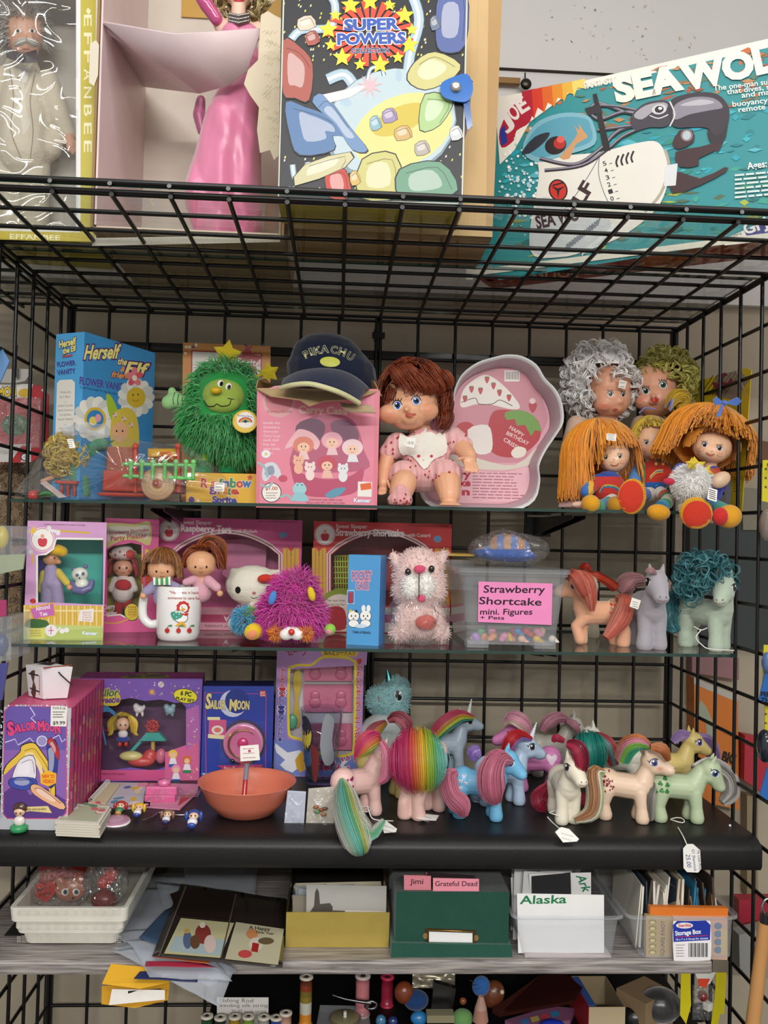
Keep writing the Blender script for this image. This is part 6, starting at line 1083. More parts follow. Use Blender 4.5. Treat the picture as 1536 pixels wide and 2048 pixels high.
# --- clear tub with pink sign, and things in and on it
Yf = -.325; P = [at(935,1292,Yf),at(1113,1297,Yf)]; zb = zg2(.17)+.0006; z1 = at(930,1145,Yf).z; x0,x1 = P[0].x,P[1].x; xa,xb = at(920,1140,Yf).x,at(1137,1145,Yf).x; th = thing('storage_tub','clear plastic tub with handwritten pink sign for mini figures','storage tub',((x0+x1)/2,Yf+.08,zb)); D = .19
m = MB()
def ring(x0,x1,y0,y1,z,r=.012):
    o = []
    for cx,cy2,a0 in ((x1-r,y0+r,-90),(x1-r,y1-r,0),(x0+r,y1-r,90),(x0+r,y0+r,180)): o += [V((cx+r*math.cos(math.radians(a0+i*22.5)),cy2+r*math.sin(math.radians(a0+i*22.5)),z)) for i in range(5)]
    return o
def loft(m,rings,col='ffffff',mi=0,bottom=True):
    k = len(rings[0]); vs = [p for r_ in rings for p in r_]; m.add(vs,[(i*k+j,i*k+(j+1) % k,(i+1)*k+(j+1) % k,(i+1)*k+j) for i in range(len(rings)-1) for j in range(k)],col,mi,False)
    if bottom: m.add(rings[0],[tuple(range(k))],col,mi)
loft(m,[ring(x0,x1,Yf+.004,Yf+D,zb+.006),ring(xa+.004,xb-.004,Yf-.004,Yf+D+.006,z1-.004),ring(xa,xb,Yf-.008,Yf+D+.01,z1-.004),ring(xa,xb,Yf-.008,Yf+D+.01,z1+.002)])
for q in (x0+.018,x1-.018): m.box((q,Yf+.02,zb+.006),(.036,.03,.012),'ffffff')
m.build('tub','tub',th); m = MB(); loft(m,[ring(xa-.003,xb+.003,Yf-.011,Yf+D+.013,z1+.001),ring(xa-.003,xb+.003,Yf-.011,Yf+D+.013,z1+.008)]); m.add(ring(xa-.003,xb+.003,Yf-.011,Yf+D+.013,z1+.008),[tuple(range(20))],'ffffff'); m.build('lid','tub',th)
S = Plane(at(1030,1205,Yf-.006),(0,-1,-.06)); a = Art(S); a.poly([(957,1163),(1105,1167),(1103,1250),(956,1244)],'ee8fc4'); a.mb.build('pink_sign','paper',th); A = Art(S,base=.0004)
for st,q in (('Strawberry',(967,1185,1089,1186,15)),('Shortcake',(958,1208,1082,1211,15)),('mini. Figures',(960,1229,1064,1229,12)),('+ Pets',(960,1238,1008,1239,7))): A.text(st,*q,'1e1420',.012,.08)
A.done('handwriting',th); rr = random.Random(12)
for i in range(26):
    x = rr.uniform(950,1105); y = rr.choice((1262,1272,1278)); Yd = Yf+.02+rr.random()*.03; cc = rr.choice(('d98aa8','d9b43a','e8b8a0','4a8ac0','6ab07a','e0d8d0','c8484a','b88ad0','e89a6a')); B = Blob().ep(x,y,Yd,9,8,8).ep(x+rr.uniform(-10,10),y+7,Yd,7,6,7).make(.002,floor=zb+.009); o = B.mesh(cc).build('mini_figure','plastic'); tag(o,'tiny coloured plastic figure lying in the bottom of the pink-signed tub','toy figure','tiny figures in the clear tub')
th = thing('bagged_soft_toy','clear bag holding a blue soft toy on the lid of the pink-signed tub','plush toy',at(1020,1125,-.26)); B = Blob().ep(1010,1108,-.25,66,16,40,3).ep(1020,1090,-.24,42,22,34,8).make(.003,floor=z1+.009); o = B.mesh(lambda p: '2f5fb4' if pix(p)[1] > 1098 else ('6a86c4' if int(pix(p)[0]/14) % 2 else 'c99a7a')).build('toy','cloth',th); wrap(th,1018,1098,82,34,-.25,60,8,cutz=z1+.0085,amp=.007)
m = MB(); m.box(at(905,1125,-.10)+V((0,0,-.02)),(.06,.14,.055),'ffffff',0); m.box(at(908,1108,-.10),(.055,.14,.004),'cfae5a',1); tag(m.build('small_tub',['tub','paper']),'small clear tub with yellow card standing behind the pink-signed tub','storage tub')
# --- flocked ponies
z2 = zg2(.4); PC = ['d97a66','e08e7a','cf6a58']
def cherries(a):
    for u,v in ((-.6,.9),(.5,1.0),(-.5,-.4),(.7,-.3)): a.ell(u,v,.28,.26,'d8504a'); a.ell(u+.6,v+.1,.26,.24,'d8504a'); a.line([(u,v+.25),(u+.5,v+.9),(u+.6,v+.3)],.09,'5a8a4a',3)
def heart(a,cc): a.poly([(-1,.5),(-.5,1),(0,.6),(.5,1),(1,.5),(0,-.8)],cc,3)
def pxp(x,y,Y): p = at(x,y,Y); return p.x
pony('peach flocked toy pony with coral hair and cherry marks, half behind the clear tub',pxp(1200,1275,-.25),-.25,z2,172,'f0b592',hp=-6,mat='flock',pose=1,mark=cherries,hair=[([(1150,1150,-.02),(1170,1160,-.04),(1180,1190,-.045),(1184,1222,-.04)],[8,14,12,4],PC),([(1136,1155,-.02),(1150,1152,-.04),(1168,1180,-.045),(1175,1200,-.04)],[6,12,12,4],PC)],tail=[([(1236,1195,-.02),(1250,1205,-.04),(1240,1240,-.045),(1212,1276,-.05)],[6,13,17,7],PC,110)])
pony('cream toy pony with red braided hair behind the peach pony',pxp(1172,1270,-.12),-.12,z2+.0,-100,'d9d3bd',mat='vinyl',eye_c='2a2a2a',hair=[([(1165,1150,-.03),(1190,1152,-.04),(1210,1160,-.04),(1232,1176,-.04)],[5,8,7,9],['c8402c','d95a34','b8361f']),([(1160,1136,-.03),(1172,1132,-.04),(1180,1140,-.04)],[3,6,3],['c8402c'])])
pony('pony with dusty pink hair, mostly hidden behind the grey flocked pony',pxp(1285,1270,-.11),-.11,z2,-60,'e0b8a8',mat='vinyl',hair=[([(1285,1160,-.04),(1262,1160,-.05),(1250,1172,-.05),(1240,1185,-.05)],[8,14,16,7],['c08a90','d09aa0','b07a82'])])
pony('grey flocked toy pony facing front with small price sticker on its chest',pxp(1295,1286,-.27),-.27,z2,-98,'a9a5ae',ht=4,hp=14,mat='flock',eye_c='1c1a20',hair=[([(1292,1143,-.07),(1302,1140,-.075),(1312,1148,-.07)],[2,5,2],['c9a0a0','b89498'])],sc=1.18)
a = Art(Plane(at(1271,1206,-.335),(0,-1,0))); a.poly([(1264,1195),(1282,1201),(1276,1219),(1259,1213)],'ece9e2'); a.lines(1265,1203,1277,1212,3,1.3,'6a6a70',.25); tag(a.mb.build('price_sticker','paper'),'white price sticker on the grey flocked pony','sticker')
TL = ['4f8f98','3f7f8a','6aa8ae','357480']
th = pony('pale mint flocked toy pony with frizzy teal hair, right end of lower glass shelf',pxp(1410,1292,-.275),-.275,z2,-66,'b9c9b6',ht=-58,hp=12,mat='flock',eye_c='1c2a30',sc=1.12)
m = MB(); HB = Blob().ep(1405,1138,-.31,38,22,30).ep(1380,1160,-.30,16,26,18).ep(1448,1150,-.30,14,22,16).make(.004)
curls(m,HB.samples(420),.010,.0008,TL); [lockp(m,[(1372,1150,-.30),(1366,1180,-.29),(1376,1200,-.28)],[6,12,5],40,1,TL,wav=.002,core=False) for i in range(2)]; m.build('mane','hair',th); m = MB(); [lockp(m,[(1362,1190,-.22),(1346,1205,-.23),(1340,1235,-.24),(1350,1265,-.25)],[10,16,18,8],60,1,TL,wav=.003,frizz=.5,core=i == 0) for i in range(2)]; m.build('tail','hair',th)
m = MB(); m.tube(spl([tuple(at(*q)) for q in ((1388,1253,-.335),(1402,1260,-.345),(1414,1256,-.335))],4,False),.0009,'e8e6e0',6); m.tube(spl([tuple(at(*q)) for q in ((1402,1260,-.345),(1392,1275,-.345),(1404,1290,-.345),(1420,1298,-.347),(1468,1301,-.347))],5,False),.0010,'e8e6e0',6); tag(m.build('string_tie','paper'),'white string tied around the leg of the pale mint pony','string')
# ================================================================ black shelf
zb_ = lambda x: ZB+.0003
# --- row of ten video tapes
for i in range(10):
    y = -.388+.0262*i; x0 = at(0,1640,-.388).x-.0022*i; x1 = x0+.1025; g = None if i == 0 else 'video tapes lined up behind the front tape'
    P0,P1 = V((x0,y,ZB)),V((x1,y-.003,ZB))
    c = Carton('video_tape','front video tape of the row, pink sleeve with lightning and price label' if i == 0 else 'pink sleeved video tape standing in the row behind the front tape','video tape',pix(P0),pix(P1),pix(P0+V((0,0,.187))),zb_,P0.y,P1.y,.0245,'b9bcc4' if i == 0 else 'd2487c',side='d4467c',top='d9628f',group=g,part='sleeve',bev=.0015)
    if i == 0: AT,T0 = c.A,c
    a = Art(c.right); r = random.Random(i)
    for k in range(9):
        q0 = c.P1-c.n*r.uniform(.003,.018)+V((0,0,r.uniform(.01,.17))); x,yy = pix(q0); a.poly([(x-2,yy-6),(x+2,yy-9),(x+2.5,yy+6),(x-1.5,yy+9)],r.choice(('b03a70','c9906a','8a6a9a','a03a70','e08ab0','c8608a')))
    q = [c.P1-c.n*d_+V((0,0,z_)) for d_,z_ in ((.0195,.001),(.024,.001),(.024,.186),(.0195,.186))]; a.poly([pix(p) for p in q],'7a2450'); a.done('printed_spine',c.root)
A = AT; A.poly([(20,1410),(124,1413),(135,1424),(134,1626),(122,1638),(14,1638),(5,1628),(8,1422)],'c9507f'); A.poly([(20,1412),(123,1415),(132,1425),(131,1625),(121,1636),(15,1636),(7,1627),(10,1423)],'6a57a8')
A.poly([(8,1500),(132,1500),(131,1600),(8,1600)],'8a62b0'); A.poly([(8,1585),(40,1560),(60,1590),(90,1575),(131,1600),(131,1625),(121,1636),(15,1636),(8,1628)],'5a3a86')
for q in ([(10,1485),(30,1478),(36,1490),(60,1476),(70,1488)],[(60,1414),(70,1430),(62,1436),(72,1446)],[(100,1480),(118,1470),(124,1484),(131,1478)]): A.line(q,2.2,'cfc6ea')
for ch,x,x2,y,h in (('S',17,28,1470,26),('A',30,38,1465,15),('I',40,42,1463,15),('L',45,51,1462,15),('O',53,62,1461,16),('R',64,72,1460,16),('M',77,89,1462,20),('O',91,99,1462,16),('O',101,109,1463,16),('N',111,121,1467,22)): A.text(ch,x,y,x2,y-1,h,'e0487e',.05,out='4a1a5a',ow=.05)
A.ell(84,1482,11,11,'d6d0e4'); A.ell(84,1482,9,9,'9a90c4')

shape(A,[(44,1492),(66,1486),(80,1500),(104,1540),(110,1590),(100,1600),(96,1560),(76,1520),(60,1510),(30,1530),(8,1550),(14,1530),(40,1505)],'e6bf4a',3); shape(A,[(40,1520),(66,1512),(72,1545),(66,1560),(30,1560),(26,1550)],'e6e0ec',3); shape(A,[(24,1556),(66,1556),(72,1572),(48,1580),(20,1572)],'3f4fa8',3); shape(A,[(62,1572),(80,1572),(128,1608),(120,1618),(70,1590)],'e8b08a',3); shape(A,[(94,1488),(108,1480),(116,1500),(112,1560),(98,1572),(96,1520)],'35408f',3); shape(A,[(94,1484),(104,1476),(118,1500),(116,1520),(104,1496)],'b8323c',3)
A.poly([(81,1548),(97,1541),(113,1547),(112,1566),(97,1573),(82,1567)],'f0b32c'); A.text('NEW TO',85,1556,109,1556,7,'d8402c',.03); A.text('VIDEO!',86,1566,108,1566,7,'d8402c',.03); A.poly([(40,1614),(96,1612),(104,1626),(60,1622),(40,1626)],'e2cf8a'); A.text('QUEEN BADQUEEN',46,1621,92,1620,4,'5a4a2a',.02)
AT2 = AT; A.quad((102,1411),(135,1413),(133,1453),(101,1452),'eceae4'); A.text('TOYS R US',105,1418,131,1419,4,'1c1c20',.03); A.lines(106,1424,130,1434,3,2,'6a6a70'); A.text('$9.99',106,1449,130,1449,7,'2a2a2e',.02)
rr = random.Random(2)
for k in range(130):
    x,y = rr.choice(((rr.uniform(3,136),1411),(rr.uniform(1,6),rr.uniform(1412,1636)),(rr.uniform(134,137),rr.uniform(1455,1636)))); A.poly([(x-1.5,y),(x,y-2),(x+1.5,y),(x,y+2)],rr.choice(('e8eaf0','9aa0b4','d6c8e0','8fc8c0')))
T0.A.done('printed_front',T0.root)
# --- takeout carton with wire handle
zt_ = ZB+.188; Y = -.335; b = [V(at(57,1394,Y+.025)),V(at(86,1403,Y)),V(at(135,1395,Y+.012)),V(at(112,1388,Y+.045))]; t = [V(at(51,1329,Y+.02)),V(at(84,1337,Y-.008)),V(at(146,1331,Y+.006)),V(at(96,1322,Y+.055))]
for p in b: p.z = zt_+.0008
for p in t: p.z = zt_+.052
th = thing('takeout_carton','small white folded takeout carton with wire handle on top of the video tapes','carton',(b[1]+b[3])/2); m = MB(); m.hexa(b+t,'e9e7ea'); bo = m.build('carton','card',th,bevel=.0006)
PL = Plane(b[1],(b[2]-b[1]).cross(t[1]-b[1])); A = Art(PL); A.line([(88,1340),(108,1352),(140,1334)],1,'c9c6cc'); A.line([(90,1400),(120,1360),(135,1392)],1,'c9c6cc'); A.quad((90,1351),(110,1349),(109,1370),(91,1372),'f3f2ee'); [A.text(st,92,1356+i*5,107,1355+i*5,3.4,'8a8a9a') for i,st in enumerate(('Character','Carton','14.95'))]; A.done('printed_front',th)
PL = Plane(b[0],(b[1]-b[0]).cross(t[0]-b[0])); A = Art(PL); A.poly([(60,1345),(70,1341),(68,1362),(72,1375),(70,1396),(62,1385),(66,1365)],'5a3424',2); A.line([(57,1347),(77,1351)],3,'2a1c18'); A.line([(60,1376),(79,1384)],3,'2a1c18'); [A.line([(78,1352+i*4),(80,1353+i*4)],2,'b8402c') for i in range(10)]; A.done('printed_side',th)
A = Art(Plane(t[0],(0,0,1))); A.line([(86,1336),(144,1330)],2,'c4553a'); A.poly([(72,1328),(92,1324),(118,1325),(100,1331)],'3a3034'); A.done('printed_lid',th); m = MB(); m.tube([at(117,1344,Y-.004),at(122,1350,Y-.006),at(145,1371,Y-.01)],.0011,'3a3634',6); m.build('handle','metal',th)
# --- playset
hole = spl([(191,1415),(200,1402),(215,1398),(240,1400),(262,1396),(290,1402),(320,1399),(350,1406),(372,1414),(372,1500),(345,1500),(330,1512),(330,1534),(300,1540),(260,1535),(225,1540),(191,1536)],2)
c = Carton('playset_box','wide purple playset window box with palm trees and yellow oval, behind the tapes','toy box',(150,1560),(399,1562),(148,1357),zb_,-.135,-.115,.075,'7a5ab4',side='9a4a88',top='9a4484',hole=hole,inner='64406a'); A = c.A
A.rect(150,1540,398,1561,'d0588e'); A.poly([(372,1490),(398,1480),(398,1560),(330,1560),(330,1505)],'d66a9c',0); A.poly([(372,1420),(398,1410),(400,1480),(372,1500)],'b56ab0')
for i in range(70): x,y = rr.choice(((rr.uniform(190,398),rr.uniform(1362,1396)),(rr.uniform(375,398),rr.uniform(1400,1555)))); A.star(x,y,rr.uniform(1,3),rr.choice(('e8c84a','f0e6f4','e89ab4','6ac8e0')),4,.3)
A.star(304,1384,9,'f0b03a',8,.3); A.ell(322,1369,6,6,'d8d0d8'); A.line([(318,1373),(326,1365)],1,'b03a3a')
A.poly([(184,1372),(196,1360),(208,1370),(200,1384),(236,1386),(240,1404),(226,1412),(186,1404)],'c9b83a',3); A.text('Sailor',190,1393,236,1392,16,'3a6a5a',.03,.2,out='e8d85a',ow=.05); A.text('Sweetie',192,1407,238,1405,14,'5a3a8a',.03,.2,out='e8d85a',ow=.05)
A.ell(371,1392,25,15,'5a4a20',10); A.ell(371,1392,23.5,13.5,'e8e23a',10); A.text('6 PC',361,1390,382,1393,9,'1c1c1a',.04); A.text('PLAY SET',352,1399,388,1405,6,'1c1c1a',.04)
for q in range(7): g = math.radians(-160+q*28); A.line([(200,1424),(200+math.cos(g)*18,1420+math.sin(g)*10),(200+math.cos(g)*32,1430+math.sin(g)*10)],4,'3f7fae',3)
A.line([(200,1424),(206,1460),(212,1490)],3,'4a7ab0',3); A.line([(190,1535),(196,1500),(203,1460),(216,1460)],3,'8a1f3a')
for x,y,cc in ((346,1508,'e8c84a'),(374,1520,'d8703a'),(352,1538,'e8a0b8')): A.ell(x,y,9,9,cc); A.ell(x,y+2,5.5,5.5,'f0c8a8'); A.poly([(x-8,y+20),(x-5,y+8),(x+5,y+8),(x+8,y+20)],'eceaf4'); A.poly([(x-8,y+20),(x+8,y+20),(x+9,y+26),(x-9,y+26)],'3f5fb4' if cc != 'd8703a' else '3a8a5a')
A.text('SAILOR SWEETIE PLAYSET BANDAI',186,1549,250,1550,3.6,'5a1a40'); A.done('printed_front',c.root)
a = Art(c.topp); a.poly([(240,1354),(300,1346),(336,1350),(330,1356),(260,1357)],'8a8a3a',2); a.text('Sailor Sweetie',256,1355,330,1353,7,'5a3a6a',.03); a.done('printed_top',c.root)
def toy(name,label,cat,prims,col,vox=.0016,mat='plastic',Y=0):
    B = Blob()
    for p in prims: B.ep(*p)
    o = B.make(vox).mesh(col).build(name,mat); return tag(o,label,cat)
Y = -.10
th = thing('pigtail_doll','tiny doll with long yellow pigtails inside the purple playset box','doll',at(246,1492,Y)); Blob().ep(246,1448,Y,14,14,12).make(.0014).mesh('ecc0a0').build('head','vinyl',th); m = MB(); headhair(m,at(246,1442,Y+.003),(.0165,.014,.015),300,.0008,['e0bc3a','c9a52c','ecd05a'],0,40,40,-60,.3); [lockp(m,[(246+s_*14,1432,Y),(246+s_*25,1445,Y),(246+s_*24,1465,Y),(246+s_*30,1470,Y)],[3,5,4,1],26,.9,['e0bc3a','ecd05a']) for s_ in (-1,1)]; m.build('hair','hair',th)
Blob().ep(246,1468,Y,10,9,8).make(.0014).mesh('eceaf0').build('blouse','cloth',th); Blob().ep(246,1478,Y,15,6,11).make(.0014).mesh('3a4a9c').build('skirt','cloth',th); Blob().ep(240,1488,Y,4.5,6,5).ep(252,1488,Y,4.5,6,5).make(.0012).mesh('cf3a2c').build('boots','plastic',th); [m for m in [MB()] if [m.ell(at(246+q,1450,Y-.0125),.0017,'2a4a7a',8) for q in (-5,5)] and m.build('eyes','gloss',th)]
toy('toy_puppy','tiny white toy puppy at upper middle of the purple playset box','toy figure',[(278,1418,Y,11,8,8),(272,1412,Y,6,6,6),(288,1414,Y,3,5,3),(274,1428,Y,3,6,3),(285,1428,Y,3,6,3)],'e4e0e4',.0014); toy('toy_elephant','tiny pale blue toy elephant at upper right of the purple playset box','toy figure',[(340,1420,Y,11,9,8),(333,1413,Y,6,6,6),(347,1412,Y,5,6,3),(334,1426,Y,3,6,3),(345,1428,Y,3,6,3)],'8fb4c0',.0014)
th = thing('toy_merry_go_round','red, yellow and teal toy ride inside the purple playset box','toy ride',at(300,1540,Y)); m = MB(); m.prism([at(x,y,Y-.012) for x,y in ((292,1466),(318,1466),(332,1482),(278,1482))],(0,.012,0),'3fa8a0'); m.build('roof','plastic',th); m = MB(); C_ = at(305,1452,Y-.004)
m.tube([C_+V((math.cos(i*.785)*.0105,0,math.sin(i*.785)*.0105)) for i in range(8)],.0022,'b83a34',6,closed=True); [m.tube([C_,C_+V((math.cos(i*.785)*.014,0,math.sin(i*.785)*.014))],.0016,'b83a34',5) for i in range(8)]; m.build('wheel','plastic',th); m = MB(); m.tube([at(282,1482,Y),at(262,1504,Y)],.004,'4fb0a8',6); m.tube([at(306,1482,Y),at(306,1505,Y)],.0042,'c9a45a',6); m.build('slide','plastic',th)
Blob().ep(282,1522,Y-.008,28,12,14).ep(300,1512,Y-.004,14,14,10).make(.0018).mesh('c84a48').build('boat','plastic',th); Blob().ep(262,1512,Y-.012,24,10,12).make(.0018).mesh('d8cf8a').build('tray','plastic',th); Blob().ep(322,1512,Y-.004,11,16,10).make(.0018).mesh('d0708a').build('rocker','plastic',th)
# --- brooch box
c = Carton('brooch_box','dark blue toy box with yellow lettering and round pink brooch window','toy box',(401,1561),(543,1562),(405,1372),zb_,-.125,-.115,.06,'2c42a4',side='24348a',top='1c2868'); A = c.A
A.line([(412,1545),(410,1385),(532,1388),(531,1545)],1.6,'c8487c'); A.ell(466,1407,27,27,'c9cfe8'); A.ell(474,1402,24,25,'26388c')
for st,x,x2,y,h in (('S',411,420,1416,30),('AILOR',421,450,1417,17),('M',459,472,1420,22),('OON',474,498,1418,17)): A.text(st,x,y,x2,y+1,h,'e2d58a',.04,out='1c2460',ow=.04)
A.rect(520,1381,531,1393,'c8342c'); A.text('BAN',521,1387,530,1387,4,'f0e0e0',.02); A.text('DAI',521,1392,530,1392,4,'f0e0e0',.02)
A.ell(487,1485,45,46,'3f3a5a',n=32); A.quad((418,1437),(453,1440),(451,1478),(417,1475),'d0588a'); A.ell(435,1460,12,9,'e8e0dc'); A.ell(435,1460,7,5,'d87a6a'); A.quad((415,1434),(440,1434),(440,1440),(415,1440),'e6dfb0'); A.quad((416,1468),(454,1471),(454,1479),(416,1476),'e6dfb0')
A.poly([(434,1531),(526,1529),(522,1536),(528,1544),(500,1541),(440,1543),(444,1536)],'c83a6c'); A.text('Star Power Locket',448,1540,518,1539,7,'f0dce6',.02); A.quad((402,1545),(460,1545),(459,1560),(402,1559),'3a5ab4'); A.text('WARNING:',405,1551,440,1551,5,'f0f0f0',.03); A.text('CHOKING HAZARD',405,1558,445,1558,3.6,'e0e4f0'); c.fin()
th = thing('toy_brooch','round pink toy brooch with gold crescent in the dark blue box','toy brooch',c.front.hit(487,1485)[0]); m = MB(); R_ = Matrix.Rotation(math.radians(90),3,'X'); q = c.front.hit(487,1485)[0]-V((0,.004,0)); m.lathe([(.037,-.003),(.037,.002),(.034,.005),(.030,.0045),(0,.006)],q,36,['d98fb4','e0a0c0','d678a8','d678a8'],R=R_); m.build('disc','gloss',th)
m = MB(); [m.tube([q+V((math.cos(a)*(.026+.0*a),-.007,math.sin(a)*.026)) for a in [math.radians(40+i*14) for i in range(20)]],[.0008+.0045*math.sin(math.pi*i/19) for i in range(20)],'b8a070',8,flat=.4)]; m.build('crescent','metal',th); m = MB(); m.ell(q+V((0,-.008,.002)),(.010,.005,.010),'cf3f7c',18); m.build('centre_stone','gloss',th)
for x,y,cc in ((495,1458,'b8402c'),(466,1520,'1c1f2c'),(522,1490,'c9a45a'),(462,1470,'d8c86a')): m = MB(); m.ell(c.front.hit(x,y)[0]+V((0,-.006,0)),.0045,cc,10); m.build('stone','gloss',th)
m = MB(); wavy(m,c.front,[(440,1437),(533,1440),(532,1532),(440,1530)],14,14,.003,2,40,.014); m.build('window_film','film',c.root)
# --- Japanese clay set
hole = spl([(578,1345),(584,1334),(600,1330),(622,1330),(636,1320),(650,1314),(690,1315),(706,1322),(711,1340),(708,1490),(700,1508),(680,1512),(640,1508),(605,1480),(584,1474),(577,1455)],3)
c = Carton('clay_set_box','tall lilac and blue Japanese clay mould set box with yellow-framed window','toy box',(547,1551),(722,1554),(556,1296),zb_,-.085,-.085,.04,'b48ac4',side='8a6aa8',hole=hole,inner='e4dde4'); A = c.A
A.poly([(548,1480),(576,1478),(605,1484),(640,1512),(722,1515),(722,1553),(547,1551)],'7a8ad0'); A.quad((555,1298),(735,1302),(733,1330),(554,1340),'b990c8'); A.quad((554,1380),(575,1380),(575,1480),(550,1480),'8f84cc'); A.line(hole,5,'e6d23a',closed=True)
for i in range(3): A.text('セーラー'[i],574+i*14,1311,586+i*14,1309,14,'a83a5a',.03)
A.poly([(645,1299),(712,1300),(716,1306),(712,1313),(648,1312),(642,1306)],'e2c03a'); A.text('ねんどシート入り',648,1309,710,1310,8,'5a3a2a',.03)
def vert(st,x,y0,dy,h,col,dx=0):
    for i,ch in enumerate(st): A.text(ch,x-h*.48+dx*i,y0+dy*i,x+h*.48+dx*i,y0+dy*i,h,col,.045,out='f4e8f0',ow=.03)
vert('かんたん!!',566,1346,9.4,8.6,'c02a3a',-.3); vert('楽しい!!ねんど遊び★',564,1393,9,8.6,'2a3a8a',-.4); vert('♥かわいいセーラームーンがべっきり',719,1328,12.2,9.6,'c8402c',-.4)
A.poly([(551,1486),(575,1505),(600,1500),(606,1520),(585,1545),(560,1530),(570,1520),(553,1505)],'eceef6',2); A.poly([(590,1520),(610,1500),(616,1530),(600,1545)],'d9a63a',2); A.text('ねんど',640,1540,700,1536,20,'d8486a',.06,out='f4f0f4',ow=.04); c.fin()
for y0,y1,lab in ((1320,1362,'upper'),(1370,1424,'middle'),(1448,1500,'lower')):
    m = MB(); P = [at(*q,-.06) for q in ((608,y1),(704,y1),(704,y0),(608,y0))]; m.prism(P,(0,.008,0),'d97a9c'); o = m.build('clay_mould','plastic',bevel=.002); tag(o,lab + ' pink clay mould tray in the window of the Japanese clay box','mould')
    for x in (630,682): mm = MB(); mm.ell(at(x,(y0+y1)/2-6,-.06),(.010,.003,.010),'cf6f92',14); mm.ell(at(x,(y0+y1)/2+8,-.06),(.012,.003,.011),'cf6f92',14); mm.build('mould_relief','plastic',o)
m = MB(); m.prism([at(*q,-.062) for q in spl([(592,1340),(600,1338),(603,1370),(596,1400),(600,1440),(594,1455),(586,1440),(590,1400),(586,1360)],3)],(0,.005,0),'d6b83a'); tag(m.build('clay_tool','plastic'),'yellow clay tool at left in the window of the Japanese clay box','tool'); m = MB(); m.ell(at(584,1443,-.064),(.011,.005,.015),'5fb89a',14); tag(m.build('clay_roller','plastic'),'green ribbed clay roller in the window of the Japanese clay box','roller')
# --- tumbler, bowl, wand
b0 = atz(640,1566,ZB); kk = mpx(b0); th = thing('glass_tumbler','clear pint tumbler printed with a plain dark and a plain grey shape','tumbler',b0); H_ = at(640,1416,b0.y).z-ZB; m = MB(); m.lathe([(0,.001),(29*kk,.001),(30*kk,.004),(43*kk,H_),(41.5*kk,H_),(29*kk,.012),(0,.011)],(b0.x,b0.y,ZB),40,'ffffff'); m.build('glass','tumbler',th)
n_ = 48; vs = [V((b0.x+math.cos(6.2832*i/n_)*r_,b0.y+math.sin(6.2832*i/n_)*r_,z_)) for r_,z_ in ((30.3*kk,ZB+.004),(43.2*kk,ZB+H_)) for i in range(n_)]; a = Art(Skin(BVHTree.FromPolygons(vs,[(i,(i+1) % n_,n_+(i+1) % n_,n_+i) for i in range(n_)])))
a.poly([(602,1440),(612,1432),(622,1450),(626,1480),(620,1520),(632,1555),(622,1560),(608,1520),(600,1490)],'2f3440',3); a.poly([(604,1465),(622,1462),(620,1490),(606,1500)],'cfc04a',3); a.poly([(608,1500),(626,1500),(622,1530),(612,1530)],'3f5a86',3); a.poly([(622,1490),(638,1510),(634,1560),(626,1556)],'7a3434',3); a.poly([(650,1430),(668,1440),(664,1480),(668,1520),(650,1530),(640,1490)],'9aa0aa',3); a.done('printed_pattern',th)
b0 = atz(488,1640,ZB); b0.y += .035; kk = mpx(b0); th = thing('plastic_bowl','shallow orange plastic bowl with a wrapped red wand in it','bowl',b0); m = MB(); hh = .052; m.lathe([(0,0),(48*kk,0),(56*kk,.003),(80*kk,.024),(91*kk,.045),(97*kk,hh),(98*kk,hh+.0015),(95*kk,hh+.001),(88*kk,.044),(77*kk,.025),(52*kk,.006),(0,.005)],(b0.x,b0.y,ZB+.0003),56,'d97a62'); m.build('bowl','plastic',th); BC = b0
th = thing('toy_wand','red striped toy wand in clear wrap standing in the orange bowl','toy wand',b0+V((0,0,.01))); m = MB(); m.tube([at(487,1606,b0.y-.02),at(491,1560,b0.y),at(494,1528,b0.y+.01)],.0042,['b8282c','8a8aa0'],10); [m.tube([at(482+i*3,1528,b0.y+.01),at(481+i*3,1524-i % 2*4,b0.y+.01)],.002,'b8282c',6) for i in range(6)]; m.build('stick','gloss',th); m = MB(); m.box(at(489,1560,b0.y-.006),(.018,.003,.07),'ffffff',R=Matrix.Rotation(.1,3,'Y')); m.build('wrap','film',th)
a = Art(Plane(at(500,1505,b0.y-.01),(0,-1,.2))); a.poly([(480,1492),(517,1489),(520,1520),(481,1523)],'ece8e4'); a.lines(486,1498,514,1516,3,1.6,'b0888c',-.05,2); a.ell(499,1502,3,3,'c04a7a'); a.mb.build('price_tag','paper',th)
# --- papers, cards and trinkets in front
zq = ZB+.0004
def flat(name,label,cat,pts,h,col,side=None,mat='paper',parent=None,z=None):
    z = zq if z is None else z; P = [atz(*p,z+h) for p in pts]; m = MB(); m.prism(P,(0,0,-h),col,side=side or col); o = m.build(name,mat,parent)
    if parent is None: tag(o,label,cat); o['k'] = 0; del o['k']
    return o,Art(Plane(P[0],(0,0,1)))
o,a = flat('sticker_sheet','sticker sheet with small colourful pictures between notebook and pink camera','sticker sheet',[(182,1602),(215,1564),(300,1566),(300,1612),(240,1618)],.002,'c9c4d0')
for i in range(16): x,y = rr.uniform(200,292),rr.uniform(1568,1612); a.ell(x,y,rr.uniform(5,13),rr.uniform(2,5),rr.choice(('e0c23a','4a6ab0','e8d8b0','c8604a','e89ab4','5a9ac0','f0e8e0')),-8)
a.done('printed_top',o)
th = thing('spiral_notebook','small notebook with white spiral binding beside the stacked cards','notebook',atz(215,1600,zq)); P = [atz(*p,zq+.006) for p in ((182,1602),(215,1566),(240,1568),(212,1606))]; m = MB(); m.prism(P,(0,0,-.005),'d9cfae'); m.build('pages','paper',th)
